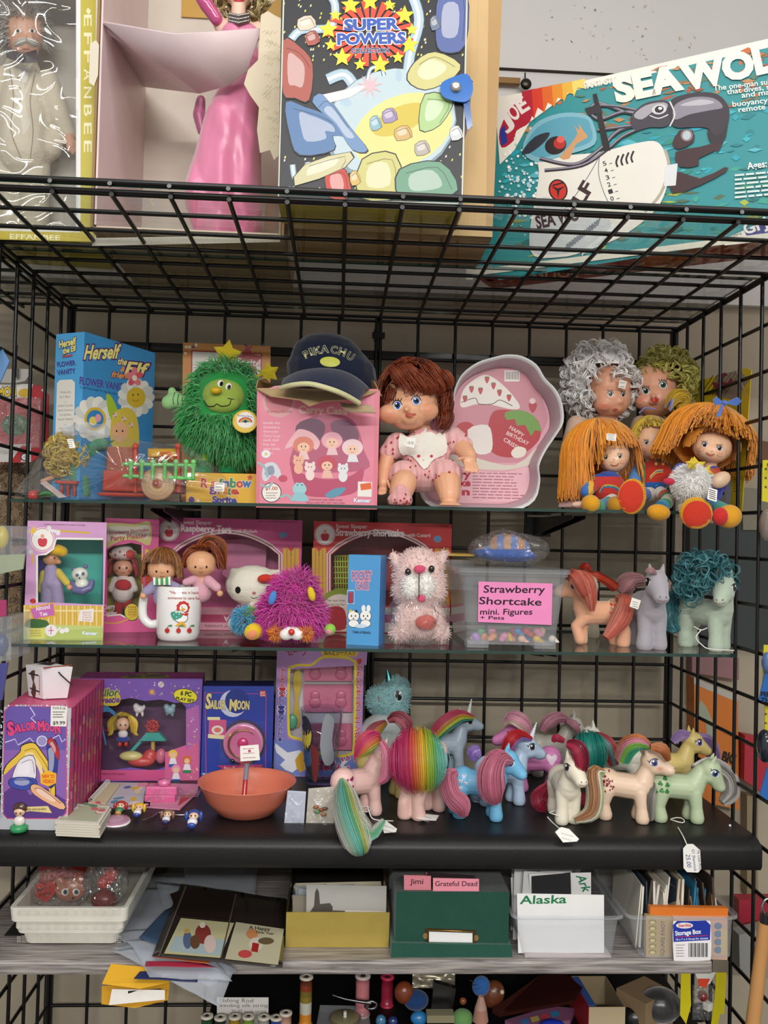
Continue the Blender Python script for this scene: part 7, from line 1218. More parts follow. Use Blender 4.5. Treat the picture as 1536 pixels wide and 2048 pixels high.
for i in range(16): m = MB(); p = P[0].lerp(P[1],i/15)+V((0,0,.002)); m.tube([p+V((math.cos(g)*.004,0,math.sin(g)*.004)) for g in [k*.785 for k in range(8)]],.0007,'e8e6e2',5,closed=True); m.build('binding_ring','plastic',th)
cards = thing('card_stack','thick stack of small trading cards left of the round badge','trading cards',atz(165,1655,zq))
for i in range(6): dx = RNG.uniform(-2,2); P = [atz(*p,zq+.0225)+V((dx*.0008,0,.0035+.0036*i-.0225)) for p in ((112,1642),(141,1605),(222,1611),(200,1646))]; m = MB(); m.prism(P,(0,0,-.0032),'dcd8cc',side='cfcabb'); m.build('card_bundle','paper',cards)
a = Art(Plane(P[0],(0,0,1))); P_ = [pix(p) for p in P]; a.poly([(P_[0][0]+6,P_[0][1]-4),(P_[1][0]+4,P_[1][1]+3),(P_[2][0]-6,P_[2][1]+3),(P_[3][0]-4,P_[3][1]-4)],'b7c0a4')
for i in range(14): x,y = rr.uniform(135,205),rr.uniform(1604,1632); a.ell(x,y,rr.uniform(4,10),3,rr.choice(('d8707a','e8c8b0','6a9a7a','c8a04a','e8e0d8')))
a.done('printed_top',cards)
o,a = flat('blister_card','pink backing card lying under the toy camera','card',[(286,1613),(292,1566),(398,1568),(394,1586),(360,1618)],.002,'d98fb0'); a.poly([(356,1612),(362,1590),(392,1588)],'b8323c'); a.done('printed_top',o)
th = thing('toy_camera','chunky pink plastic toy camera on its blister card','toy camera',atz(322,1606,zq)); m = MB(); q = atz(321,1604,zq); m.box(q+V((0,.012,.0145)),(.054,.022,.022),'e06fa4'); m.build('body','gloss',th,bevel=.003); m = MB(); m.lathe([(0,.0),(.011,0),(.011,.008),(0,.010)],q+V((.003,.012,.0255)),18,'e87fb0'); m.build('lens','gloss',th); m = MB(); m.box(q+V((0,-.002,.007)),(.052,.010,.012),'d9639a'); m.build('base','gloss',th,bevel=.002)
m = MB(); m.grid(lambda u,v: atz(290,1612,zq).lerp(atz(396,1600,zq),u)+V((0,.05*v,.006+.022*math.sin(3.1*v)*math.sin(3.1*min(1,u*1.5)))),14,8,'ffffff'); m.build('blister','bag',th)
def trinket(label,x,y,hair,body,low,zz=0,sc=1,base=None,flatd=False):
    p0 = atz(x,y,zq); th = thing('toy_keychain' if not base else 'toy_figurine',label,'toy figure',p0); up = V((0,.75,.3)).normalized() if flatd else V((0,0,1)); s = .001*sc; c_ = p0+V((0,0,.004 if flatd else .001))
    for nm,k,rx,rz,cc in (('shoes',3,5.5,3,low),('dress',10,6.5,6,body),('face',21,6.5,6,'ecc4a4'),('hair',23.5,8,6.5,hair)):
        m = MB(); m.ell(c_+up*k*s+(V((0,.001,.001)) if nm == 'hair' else V()),(rx*s,4.5*s,rz*s),cc,14,Matrix.Rotation(-1.1 if flatd else 0,3,'X')); 
        if nm == 'hair' and not base: [m.ell(c_+up*20*s+V((q*9*s,0,0)),(3*s,3*s,7*s),cc,8) for q in (-1,1)]
        m.build(nm,'gloss',th)
    m = MB(); [m.ell(c_+up*20*s+V((q*2.5*s,-4.5*s,.003 if flatd else 0)),.0011*sc,'2a2a2a',8) for q in (-1,1)]; m.build('eyes','gloss',th)
    if base: m = MB(); m.lathe([(0,0),(.013,0),(.013,.007),(.010,.009),(0,.009)],p0,20,base); m.build('stand','plastic',th)
trinket('tiny brown-haired figurine on green base before the front tape',38,1661,'4a2c24','e6e0dc','3a8a5a',base='3a9a62',sc=1.35); trinket('red-haired flat toy figure behind the round badge',235,1634,'b03a3c','3a8a5a','c89a4a',flatd=True); trinket('yellow-haired flat toy figure right of the red-haired one',272,1638,'e0b83a','e8e6ec','3a4a9c',flatd=True); trinket('grey and white bagged toy keychain figure beside the pink camera',330,1652,'8a6a5a','d8d8e0','3a3a6a',flatd=True); trinket('blue-haired flat toy figure in blue boots left of the orange bowl',382,1660,'2f4f9c','e8e6f0','2f4fa8',flatd=True,sc=1.25)
th = thing('badge','round white and pink button badge lying before the toy figures','badge',atz(228,1652,zq)); m = MB(); m.lathe([(0,.0055),(.012,.005),(.021,.003),(.0225,0)],atz(228,1650,zq)+V((0,.012,.001)),30,['c9a0b4','b88aa4','ece6ea'],R=Matrix.Rotation(.12,3,'X')); m.build('disc','gloss',th)
m = MB(); m.tube(spl([tuple(atz(x,y,zq+.002)) for x,y in ((285,1640),(300,1636),(310,1630),(320,1625),(350,1630),(400,1628))],5,False),.0011,'b8b8b8',6); tag(m.build('ball_chain','metal'),'thin silver keychain chain lying behind the small toy figures','chain')
for lab,pts,inner in (('clear bag with pale card leaning beside the orange bowl',[(568,1655),(575,1582),(612,1584),(608,1640)],'b9c0d4'),('clear bag of small brown and green charms under the tumbler',[(612,1640),(617,1578),(668,1574),(668,1652)],'b9b4a8')):
    Yb = atz(pts[0][0]+20,1650,ZB).y+.004; P = [at(*p,Yb+.012*(1 if p[1] < 1600 else 0)) for p in pts]; P[0].z = P[3].z = zq+.0005; m = MB(); m.add([p+V((0,.003,0)) for p in P],[(0,1,2,3)],inner); th = thing('small_bag',lab,'bag',P[0]); m.build('card','paper',th,thick=.001); m = MB(); m.grid(lambda u,v: P[0].lerp(P[3],u).lerp(P[1].lerp(P[2],u),v)+V((0,-.004+.003*_n.noise(V((u*7,v*7,3))),0)),14,14,'ffffff'); m.build('film','bag',th)
    if 'charms' in lab: [(lambda m: (m.ell(at(640+rr.uniform(-16,16),rr.uniform(1605,1640),Yb-.001),(.005,.003,.003),cc,8),m.build('charm','plastic',th)))(MB()) for cc in ('8a4a30','5a8a5a','9a5a3a','6a4a3a','a06a4a')]
# --- blue unicorn plush at the back
Y = -.06; th = thing('unicorn_plush','fluffy pale blue unicorn plush with metallic horn in white lace, standing at the back','plush toy',at(780,1560,Y)); B = Blob().ep(768,1400,Y,36,30,30).ep(792,1385,Y,28,32,28).ep(785,1410,Y,34,30,30).make(.003); hd = B.mesh('8fbcc0').build('head','cloth',th); m = MB(); fur(m,B.samples(1800),.006,.0008,['9ac6ca','84b4ba','a8d0d4'],.5,.6,2); m.build('fur','yarn',hd)
a = Art(Skin(B.bvh),base=.006); a.ell(797,1392,8,12,'e6eaec',-12); a.ell(797,1391,6.5,10.5,'17171a',-12); a.ell(800,1386,2.2,3,'ffffff'); a.ell(794,1396,1.6,2,'8a9aa8'); a.line([(757,1392),(758,1402)],2.5,'a04a6a'); a.done('face_paint',hd)
m = MB(); h0,h1 = at(780,1368,Y),at(774,1338,Y); m.tube([h0.lerp(h1,i/10) for i in range(11)],[.0095*(1-i/11)+(.0008 if i % 2 else 0) for i in range(11)],'4f9a98',12); m.build('horn','metal',th); Blob().cp((808,1378,Y+.01,7),(812,1370,Y+.01,3)).make(.0016).mesh('3a5a60').build('ear','cloth',th)
Blob().ep(775,1470,Y,42,45,30).ep(770,1525,Y,48,40,34).make(.004,floor=ZB+.001).mesh('9ab8bc').build('body','cloth',th); F = Blob().ep(765,1475,Y-.01,50,50,36).make(.004); [setattr(p,'y',p.y+.004*_n.noise(p*60)) for p in F.v]; F.mesh('ffffff').build('lace_dress','lace',th)
# --- vinyl ponies
RBW = ['d9487c','e0706a','e8a04a','e6cc4a','8ac45a','4aae8a','5ab4b8','6a9ac8']; PK = ['d9819c','e090aa','c86a88']
def dots(cc,n=26,sd=1.0,r=.16):
    def f(a):
        q = random.Random(4)
        for i in range(n): u,v = q.gauss(0,sd*.55),q.gauss(.2,sd*.6); a.ell(u,v,r*.7,r,cc,20)
    return f
def clover(a):
    for u,v in ((.3,1.2),(-.5,.4),(.6,.2),(-.3,-.7),(.5,-.8),(-1.2,-.9)):
        for g in (90,210,330): a.ell(u+.2*math.cos(math.radians(g)),v+.2*math.sin(math.radians(g)),.2,.2,'2f7a3c')
        a.line([(u,v),(u+.1,v-.45)],.08,'2f7a3c')
def bows(a):
    for u,v in ((-.6,1),(.5,1),(0,.3),(-.9,0),(.9,0),(0,-.8)): a.poly([(u-.32,v+.2),(u,v),(u+.32,v+.2),(u+.3,v-.15),(u,v),(u-.3,v-.15)],'f0e8f0'); a.line([(u,v),(u-.2,v-.4)],.08,'f0e8f0'); a.line([(u,v),(u+.2,v-.4)],.08,'f0e8f0')
def brolly(a):
    for u,v in ((-.7,.7),(.3,.9),(.2,-.4)): a.ell(u,v,.45,.45,'8a2a5a',25,14,180,360); a.line([(u,v),(u+.1,v-.6)],.09,'3a4a9a')
def marks(cc):
    def f(a): [a.star(u,v,.3,cc) for u,v in ((-.7,.9),(.4,1.1),(0,.1),(.8,0),(-.6,-.6))]
    return f
def pn(label,px,py,hd,col,**k): p = atz(px,py,ZB); return pony(label,p.x,p.y,ZB+.0004,hd,col,**k)
pn('pale pink pony with umbrella marks and very long rainbow tail hanging over the shelf edge',712,1632,32,'eec6c0',ht=-42,hp=26,mark=brolly,eye_c='4a3a6a',hair=[([(758,1482,-.02),(745,1478,-.03),(728,1490,-.04),(712,1516,-.04)],[6,15,16,5],RBW[:7],110),([(762,1484,-.03),(774,1510,-.04),(772,1550,-.045),(758,1566,-.045)],[5,9,9,4],PK)],tail=[([(684,1560,-.03),(690,1595,-.06),(700,1640,-.10),(716,1685,-.125),(722,1704,-.122)],[5,19,24,22,9],['bcbcb4','9ac4b0','7ac4b8','6ab48a','c9c46a','c9cfc0'],240),([(694,1600,-.06),(712,1640,-.105),(742,1668,-.118),(768,1640,-.11)],[10,16,12,4],['8ac4b0','6ab48a','bcc0b4'],90)])
pn('yellow pony with dusty red forelock looking right, in front of the unicorn plush',765,1592,5,'e3cf86',ht=-28,hp=4,eye_c='6a3a2a',hair=[([(778,1440,-.02),(795,1434,-.03),(812,1448,-.035),(812,1475,-.03)],[5,11,12,6],['a85a66','c06a78','9a4a58']),([(770,1445,-.0),(750,1460,-.02),(735,1485,-.03),(722,1500,-.03)],[5,12,12,5],['a85a66','c88a4a','8a9a4a'])])
pn('pale pink pony seen from behind under a thick rainbow mane and tail',846,1628,50,'eec6bc',ht=20,hp=30,ear=False,hair=[([(835,1486,-.035),(836,1505,-.06),(838,1535,-.066),(840,1562,-.055)],[30,46,48,34],['d4407c','d4407c','e0604a','e89a4a','e2c83a','8abf4a','58b48a','8ad0c0','7ac0c4'],420)])
pn('pale blue-grey unicorn with rainbow mane at the back, horn pointing up right',885,1545,8,'aebfd0',horn='e0e2e0',mark=marks('4a6ab0'),hp=-4,eye_c='2a2a3a',hair=[([(945,1436,-.02),(918,1432,-.03),(890,1448,-.04),(868,1470,-.04),(850,1478,-.035)],[5,12,14,11,5],['c8506a','d89a4a','c9c44a','4aa06a','4a90b4'],110)],tail=[([(848,1470,-.0),(834,1462,-.01),(824,1476,-.02),(836,1496,-.02)],[4,9,10,4],['c9c48a','8ac0a0','a8c870','d0d0c8'])])
pn('bright pink pony with heart marks facing left, nose to nose with the grey-blue unicorn',1070,1580,172,'e08ac4',mark=lambda a: heart(a,'f4e0f0'),sc=1.0,hp=-2,eye_c='5a3a8a',hair=[([(1010,1446,-.02),(1025,1436,-.03),(1045,1446,-.035),(1060,1468,-.03)],[5,12,13,6],['e8c0c8','f0d8c8','e4a8bc'])])
pn('light blue unicorn with red and purple mane, just left of the white unicorn',1000,1606,6,'b4cbe4',horn='d8e0ea',mark=marks('e8eef6'),eye_c='2a3a6a',hp=4,hair=[([(1062,1478,-.02),(1040,1470,-.03),(1022,1480,-.04),(1008,1510,-.04)],[4,9,12,6],['c82a34','c82a34','9a7ac8','a88ad8'],90),([(945,1520,-.0),(948,1505,-.0),(960,1500,-.0)],[6,12,8],['a88ad8'])])
pn('grey pony with dusty pink mane at the very back, right of the bright pink pony',1098,1548,10,'b9b6ae',hp=20,ht=-20,hair=[([(1135,1440,-.02),(1115,1434,-.03),(1095,1444,-.04),(1085,1462,-.04)],[5,10,11,6],['c48a9c','b87a90']),([(1135,1442,-.03),(1150,1450,-.04),(1158,1468,-.04)],[4,7,3],['c48a9c'])])
pn('white pony with teal and red hair draped over its back, behind the white unicorn',1232,1580,165,'e4e2d6',hp=10,hair=[([(1175,1474,-.02),(1178,1490,-.05),(1182,1515,-.055),(1176,1542,-.045)],[12,26,26,14],['2f9a8e','1f8a80','3aa89a','c83a44'],150),([(1190,1470,-.03),(1215,1490,-.05),(1228,1530,-.05)],[6,14,8],['c83a44','6a8a8a','7a9a98','b84a54'],90)])
pn('sky blue pony with pink curled mane and white bow marks, front row',955,1634,-14,'74b9e2',hp=16,ht=-6,mark=bows,eye_c='2f5a8a',hair=[([(1020,1522,-.03),(996,1518,-.05),(982,1545,-.06),(984,1580,-.06),(995,1604,-.055)],[6,16,23,23,8],PK,160)],tail=[([(912,1545,-.02),(898,1556,-.03),(904,1590,-.045),(922,1610,-.05),(928,1632,-.05)],[6,15,16,18,7],PK,130)])
pn('white unicorn with crimson mane facing front, standing at the shelf edge',1128,1636,-92,'e9e2cf',ht=16,hp=10,horn='efe8d4',eye_c='5a4a40',hair=[([(1135,1488,-.05),(1155,1496,-.06),(1162,1525,-.06),(1156,1560,-.055)],[6,13,13,6],['a82a48','c03a58','8a1f3a'],120),([(1128,1482,-.02),(1112,1476,-.02),(1106,1484,-.02)],[4,7,3],['a82a48'])],tail=[([(1112,1560,.05),(1084,1590,.04),(1078,1605,.03),(1092,1618,.03)],[5,14,14,6],['a82a48','8a1f3a','c03a58']),([(1150,1600,.03),(1165,1600,.02),(1178,1612,.02)],[6,12,5],['a82a48','c03a58'])])
pn('beige pony with red seed marks and copper-green mane, front row, head raised',1246,1638,-20,'e9cdb4',hp=-4,ht=-4,pose=0,blush='e07a60',mark=dots('8a2430',34,1.2),eye_c='4a5ab0',hair=[([(1300,1494,-.03),(1280,1484,-.03),(1258,1492,-.02),(1244,1520,-.01)],[5,13,17,14],['c8784a','d98fa0','8ac45a','4ab08a'],120),([(1302,1494,-.04),(1325,1498,-.045),(1336,1520,-.04)],[5,10,5],['c8784a','d08a5a'])],tail=[([(1205,1545,-.02),(1186,1548,-.03),(1190,1590,-.04),(1182,1625,-.045),(1150,1640,-.045)],[6,13,14,13,5],['b8865a','e6e2d4','a8c46a','d8dcc8','c9c0b0'],150)])
pn('yellow pony with lilac mane at the right rear of the black shelf',1335,1590,2,'dfc97e',hp=8,mark=dots('6a5a3a',5),eye_c='6a5ab0',hair=[([(1385,1474,.0),(1362,1470,.0),(1345,1484,.0)],[5,9,5],['a88ac4','b89ad0']),([(1394,1474,.005),(1412,1482,.01),(1426,1508,.01),(1430,1530,.01)],[5,12,12,5],['a88ac4','9a7ab8','b89ad0'],90)])
pn('pale green pony with shamrock marks and silver mane, rightmost of the front row',1352,1640,-6,'b8c8a6',hp=34,ht=-8,mark=clover,eye_c='3a6a9a',nk=(.3,0,-.7),hair=[([(1388,1538,.01),(1424,1530,.02),(1455,1552,.02),(1460,1585,.015),(1444,1606,.01)],[7,13,14,15,7],['b8b4b0','d4d0cc','a29e9a','e4e0dc'],190)],tail=[([(1310,1560,-.0),(1300,1590,-.02),(1300,1640,-.02)],[4,9,6],['8a8680','b8b4ac'])])
# --- white swing tags on strings
def swing(label,tie,path,pts,txt=None,Yt=-.42,nrm=(0,-1,0)):
    th = thing('price_tag',label,'price tag',at(*pts[0],Yt)); S = Plane(at(*pts[0],Yt),nrm); a = Art(S); a.poly(pts,'ecebe6'); a.mb.build('tag','paper',th,thick=.0008); A = Art(S,base=.0008)
    if txt: [A.text(st,*q,'3a4a8a',.0,up=(1,.1)) for st,q in txt]
    else: cx,cy2 = sum(p[0] for p in pts)/len(pts),sum(p[1] for p in pts)/len(pts); A.lines(cx-12,cy2-4,cx+12,cy2+5,2,1,'9a9aa4',.3)
    A.done('writing',th); m = MB(); m.tube(spl([tuple(at(*q)) for q in path],5,False),.0009,'eeece8',6); m.build('string','paper',th)
    if tie: m = MB(); c_ = at(*tie[:3]); m.tube([c_+V((math.cos(k*.628)*.0112,math.sin(k*.628)*.0112,.0012*math.sin(k*1.3))) for k in range(10)],.0009,'eeece8',5,closed=True); m.build('string_loop','paper',th)
swing('blank white swing tag hanging on the shelf lip below the white unicorn',(1112,1626,-.34),[(1095,1634,-.35),(1105,1645,-.37),(1118,1656,-.40)],[(1110,1664),(1122,1654),(1138,1658),(1158,1678),(1154,1683),(1126,1685)],None,-.418,(0,-1,.5))
swing('white handwritten swing tag hanging below the shamrock pony',(1355,1640,-.33),[(1356,1655,-.36),(1366,1672,-.40),(1374,1690,-.419)],[(1366,1697),(1374,1688),(1386,1688),(1400,1700),(1402,1738),(1396,1745),(1374,1744),(1367,1736)],(('25.00',(1371,1708,1374,1734,9)),('G1 Shamrock',(1383,1698,1388,1742,6)),('My Little Pony',(1394,1700,1398,1740,5))),-.421)
swing('white swing tag lying on the shelf beside the long rainbow tail',(728,1618,-.32),[(735,1612,-.33),(744,1636,-.35),(765,1641,-.35),(786,1642,-.36)],[(762,1646),(772,1642),(794,1658),(792,1664),(768,1666)],None,-.372,(0,-.25,1))
swing('white swing tag lying flat under the pony seen from behind',(824,1604,-.29),[(826,1600,-.30),(842,1612,-.31),(838,1628,-.325)],[(828,1634),(840,1627),(878,1631),(872,1641),(840,1640)],None,-.335,(0,-.2,1))
m = MB(); m.ell(atz(1460,1651,ZB+.002),.0022,'efefec',8); tag(m.build('paper_scrap','paper'),'tiny white paper scrap on the right corner of the black shelf','scrap')
# ================================================================ grey wood shelf
zw = lambda x: ZW+.0006
# --- white woven-look basket with bagged ornaments
b0 = atz(50,1887,ZW+.002); b1 = atz(232,1889,ZW+.002); xm = (b0.x+b1.x)/2; th = thing('basket','white stepped woven-look basket at the left of the grey shelf','basket',(xm,b0.y+.1,ZW)); W0 = b1.x-b0.x; m = MB(); z = ZW+.0026; rings = []
for w0,w1,h in ((W0,W0+.010,.019),(W0+.020,W0+.026,.021),(W0+.036,W0+.040,.022)):
    rings += [ring(xm-w0/2,xm+w0/2,b0.y-(w0-W0)/2,b0.y+.20+(w0-W0)/2,z,.01),ring(xm-w1/2,xm+w1/2,b0.y-(w1-W0)/2,b0.y+.20+(w1-W0)/2,z+h,.01)]; z += h
rings += [ring(xm-w1/2+.008,xm+w1/2-.008,b0.y-(w1-W0)/2+.008,b0.y+.20+(w1-W0)/2-.008,q,.006) for q in (z,ZW+.03)]; loft(m,rings,'dcdad0'); m.add(rings[-1],[tuple(range(20))],'c9c6ba'); m.build('bowl','cement',th,bevel=.001)
a = Art(Plane(V((xm,b0.y-(w1-W0)/2-.0005,0)),(0,-1,0)))
for i in range(22):
    for y in (1818,1846,1872):
        if i % 2: [a.line([(34+i*9.5,y+k*4),(43+i*9.5,y+k*4)],1,'c6c3b7') for k in range(4)]
        else: [a.line([(35+i*9.5+k*3,y),(35+i*9.5+k*3,y+13)],.8,'c9c6ba') for k in range(3)]
a.done('weave_marks',th); Y = b0.y+.06
th = thing('bear_ornament','brown teddy bear head ornament in a plastic bag in the white basket','ornament',at(140,1800,Y)); B = Blob().ep(140,1780,Y,30,24,14).ep(118,1760,Y,9,9,7).ep(160,1758,Y,9,9,7).make(.0022); o = B.mesh('a86a52').build('head','plastic',th); a = Art(Skin(B.bvh)); [(a.ell(x,1784,7,7,'ece6dc'),a.ell(x+1,1784,4.5,5,'3a5a6a'),a.ell(x+1,1784,2,2.6,'15120f')) for x in (130,152)]; a.ell(146,1796,3,2.4,'2a1612'); a.line([(138,1801),(146,1804),(154,1801)],1.2,'4a2018',3); a.done('face_paint',o)
th = thing('heart_ornament','red heart-shaped ornament with writing left of the bear in the basket','ornament',at(90,1800,Y)); m = MB(); m.prism([at(*q,Y) for q in spl([(90,1770),(98,1763),(110,1768),(110,1785),(98,1800),(88,1804),(74,1796),(70,1778),(76,1766)],3)],(0,.006,0),'b8302a'); m.build('heart','plastic',th); a = Art(Plane(at(90,1780,Y-.0003),(0,-1,0))); a.text('Merry',76,1784,102,1776,8,'5a1414',.02); a.text('Xmas',78,1795,102,1788,8,'5a1414',.02); a.done('writing',th)
m = MB(); m.prism([at(*q,Y+.03) for q in ((78,1730),(170,1722),(168,1775),(120,1780),(80,1770))],(0,.012,0),'b02a24'); m.box(at(134,1729,Y+.028),(.034,.002,.004),'d8a83a'); tag(m.build('red_package','plastic'),'flat red package standing at the back of the white basket','package'); o = toy('red_ornament','dark red rounded ornament in a bag at right in the white basket','ornament',[(208,1800,Y+.01,26,20,18)],'7a2020',.002)
o = toy('bagged_ornament','red and white ornament in crinkled plastic above the dark red one','ornament',[(222,1745,Y+.03,14,24,12),(208,1765,Y+.03,14,14,12)],'b8403a',.002)
for x,y,rx,ry,dy,lab in ((120,1775,66,44,.0,'crinkled clear bag around the bear and heart ornaments'),(212,1765,48,52,.01,'crinkled clear bag around the red ornaments at the basket right')): F = Blob().ep(x,y,Y+dy,rx,ry,26).make(.004); [setattr(p,'y',p.y-.010*abs(_n.noise(p*38))) for p in F.v]; tag(F.mesh('ffffff').build('clear_bag','bag'),lab,'bag')
# --- album pages with postcards fanned over the shelf edge
def sheet(name,label,cat,pts,z,mat,col,droop=0,amp=.0012,g=None,n=10,cut=-.42):
    P = [atz(*p,ZW+z) for p in pts]; m = MB()
    def fn(u,v):
        p = P[0].lerp(P[1],u).lerp(P[3].lerp(P[2],u),v); p.z += amp*_n.noise(p*30); 
        if p.y < cut: p.z -= droop*(cut-p.y)
        return p
    m.grid(fn,n,n,col); return tag(m.build(name,mat,thick=.0006),label,cat,g)
G = 'translucent album pages fanned over the grey shelf edge'
for i,pts in enumerate(([(300,1748),(430,1745),(400,1880),(250,1870)],[(290,1775),(420,1770),(360,1905),(222,1865)],[(225,1865),(370,1850),(460,1925),(270,1905)],[(222,1895),(330,1860),(475,1930),(420,1950)],[(215,1900),(320,1890),(470,1925),(440,1975)],[(365,1730),(515,1735),(510,1790),(380,1790)],[(310,1760),(520,1790),(560,1860),(350,1890)],[(250,1880),(370,1870),(465,1940),(300,1935)])): sheet('album_page','translucent plastic album page in the fanned pile on the grey shelf','album page',pts,.002+.0015*i,'sleeve','ffffff',.3,.003,G)
sheet('booklet','dark blue and green booklet edge under the album pages','booklet',[(330,1820),(350,1810),(350,1900),(278,1875)],.0165,'card','3a4f6a'); sheet('printed_card','dark blue printed card with light blue border hanging at the shelf edge','card',[(280,1935),(400,1930),(395,1950),(268,1945)],.004,'card','27305f',.2); sheet('printed_card','orange printed card edge just under the front postcard page','card',[(310,1905),(420,1915),(418,1928),(306,1914)],.0165,'card','b8623a'); sheet('printed_card','crimson and blue card edge between the fanned pages','card',[(292,1922),(400,1925),(430,1935),(290,1932)],.012,'card','a82f48')
o = sheet('postcard_page','clear-pocket page holding two old holiday postcards, on top of the fanned pile','album page',[(362,1768),(572,1798),(565,1936),(304,1912)],.020,'gloss','2f2824',0,.001)
a = Art(Plane(atz(440,1850,ZW+.0216),(0,0,1))); a.poly([(328,1907),(362,1836),(468,1846),(440,1916)],'c4bf94'); a.poly([(335,1902),(350,1872),(455,1880),(440,1912)],'a9bcc0'); a.poly([(450,1918),(472,1844),(568,1858),(556,1930)],'c2bda0'); a.poly([(340,1788),(375,1775),(470,1788),(465,1838),(355,1828)],'2a1f1a')
for x,y,rx,ry,cc in ((406,1868,16,20,'8a3a34'),(405,1850,6,6,'e6dcd0'),(375,1880,9,18,'5a6a8a'),(374,1862,6,5,'c9a45a'),(420,1888,12,18,'d9c4bc'),(390,1884,10,14,'6a4a34'),(504,1868,12,10,'c98a5a'),(512,1888,14,13,'d8cfc0'),(532,1882,16,7,'6a5a40'),(490,1908,14,8,'c44a4a')): a.ell(x,y,rx,ry,cc)
a.text('1',506,1902,512,1903,16,'a82a28',.06); a.text('A Happy',498,1858,540,1862,7,'3a2a20',.02); a.text('New Year',512,1866,548,1870,5,'3a2a20',.02); a.line([(442,1916),(472,1788)],3,'5a5048'); a.line([(318,1912),(372,1772)],3,'6a625a'); a.done('postcards',o)
th = thing('padded_envelope','yellow padded envelope with papers poking out below the album pages','envelope',at(270,2010,-.44)); m = MB(); P = [at(*q) for q in ((222,1928,-.43),(335,1938,-.435),(340,1965,-.455),(280,1978,-.46),(204,1968,-.455))]; m.add(P,[(0,1,2,3,4)],'d9a62e'); P = [at(*q) for q in ((204,1972,-.44),(340,1965,-.44),(336,2000,-.445),(270,2016,-.45),(203,2008,-.445))]; m.add(P,[(0,1,2,3,4)],'c9962a'); m.build('envelope','paper',th,thick=.0012)
m = MB(); P = [at(*q) for q in ((224,1978,-.452),(330,1980,-.455),(330,1999,-.457),(218,2010,-.456))]; m.add(P,[(0,1,2,3)],'e2ded8'); o = m.build('papers','paper',th,thick=.001); a = Art(Plane(P[0]+V((0,-.002,0)),(0,-1,.05))); a.poly([(256,1982),(322,1977),(320,1984),(256,1990)],'141416'); a.lines(250,1994,300,2000,2,1.5,'8a8a8c'); a.done('print',o)
# --- card boxes
def cards_in(n,x0,x1,yt,yb,Y0,Y1,cols,seed,name,label,grp,tilt=.012,mat='paper',z0=None):
    r = random.Random(seed)
    for i in range(n):
        t = i/max(1,n-1); Yc = Y0+(Y1-Y0)*t; dx = r.uniform(-6,6); lx = r.uniform(-10,10); e = r.uniform(0,.6)*(x1-x0); s_ = r.random() > .5; a_,b_ = (x0+dx,x1+dx-e) if s_ else (x0+dx+e,x1+dx); q = yt+r.uniform(-4,16)+(1-t)*14; P = [at(a_,yb,Yc),at(b_,yb,Yc),at(b_+lx,q+lx*.5,Yc+tilt),at(a_+lx,q-lx*.5,Yc+tilt)]
        if z0: P[0].z = P[1].z = z0
        m = MB(); m.prism(P,(0,.0012,0),r.choice(cols)); tag(m.build(name,mat),label,'card',grp)
th = thing('gold_box','gold foil open box holding old picture postcards','box',atz(675,1890,ZW)); P = [atz(571,1893,ZW+.001),atz(778,1900,ZW+.001)]; h = at(570,1824,P[0].y).z-ZW; x0,x1,y0 = P[0].x,P[1].x,P[0].y; m = MB(); t = .0015
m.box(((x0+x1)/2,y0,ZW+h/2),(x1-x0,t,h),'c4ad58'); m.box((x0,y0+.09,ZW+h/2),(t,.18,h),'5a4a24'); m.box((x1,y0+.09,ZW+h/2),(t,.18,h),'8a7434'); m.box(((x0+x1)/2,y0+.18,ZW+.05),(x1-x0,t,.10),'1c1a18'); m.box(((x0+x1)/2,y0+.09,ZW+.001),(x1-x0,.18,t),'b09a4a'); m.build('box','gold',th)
cards_in(16,588,768,1768,1860,y0+.02,y0+.16,('8a8478','c9c0a8','3a5a8a','b8b0a0','5a4a3a','9aa4ac','d0c8b0'),3,'postcard','old postcard filed in the gold foil box behind the skyline card','postcards in the gold box',z0=ZW+.003)
P = [at(612,1845,y0+.008),at(772,1850,y0+.008),at(773,1772,y0+.014),at(613,1769,y0+.014)]; m = MB(); m.prism(P,(0,.0012,0),'a9a8a4'); o = tag(m.build('postcard','paper'),'postcard of a grey city skyline with tower at the front of the gold box','postcard'); a = Art(Plane(P[0],(P[1]-P[0]).cross(P[3]-P[0])))
a.poly([(620,1824),(628,1812),(630,1784),(634,1776),(638,1784),(640,1808),(660,1806),(664,1812),(690,1812),(700,1806),(722,1810),(726,1796),(734,1782),(742,1796),(744,1808),(766,1812),(766,1826)],'4a4440'); a.poly([(690,1818),(770,1814),(770,1830),(690,1828)],'c9c6be'); a.done('picture',o)
c = Carton('card_file_box','dark green cloth file box with brass label holder and pink dividers','file box',(789,1925),(1016,1930),(786,1783),zw,-.402,-.402,.17,'1f4a3e',side='1a4036',top='24302c',mat='cloth',part='box',bev=.001); m = MB(); P = [at(782,1929,-.408),at(1026,1934,-.408),at(1023,1890,-.408),at(783,1886,-.408)]; m.prism(P,(0,.18,0),'235245'); m.build('base_tray','cloth',c.root,bevel=.001); A = c.A
A.poly([(849,1856),(953,1860),(954,1888),(850,1885)],'3a2c1a'); A.ell(851,1872,5,6,'8a6a3a'); A.ell(952,1876,5,6,'8a6a3a'); A.poly([(858,1863),(945,1866),(945,1889),(858,1886)],'e9e9ea'); A.done('paper_label',c.root); m = MB(); S = c.front; m.tube([S.hit(x,y)[0]+V((0,-.002,0)) for x,y in ((856,1885),(855,1859),(948,1862),(948,1887))],.0012,'9a7a44',6); m.build('label_holder','metal',c.root)
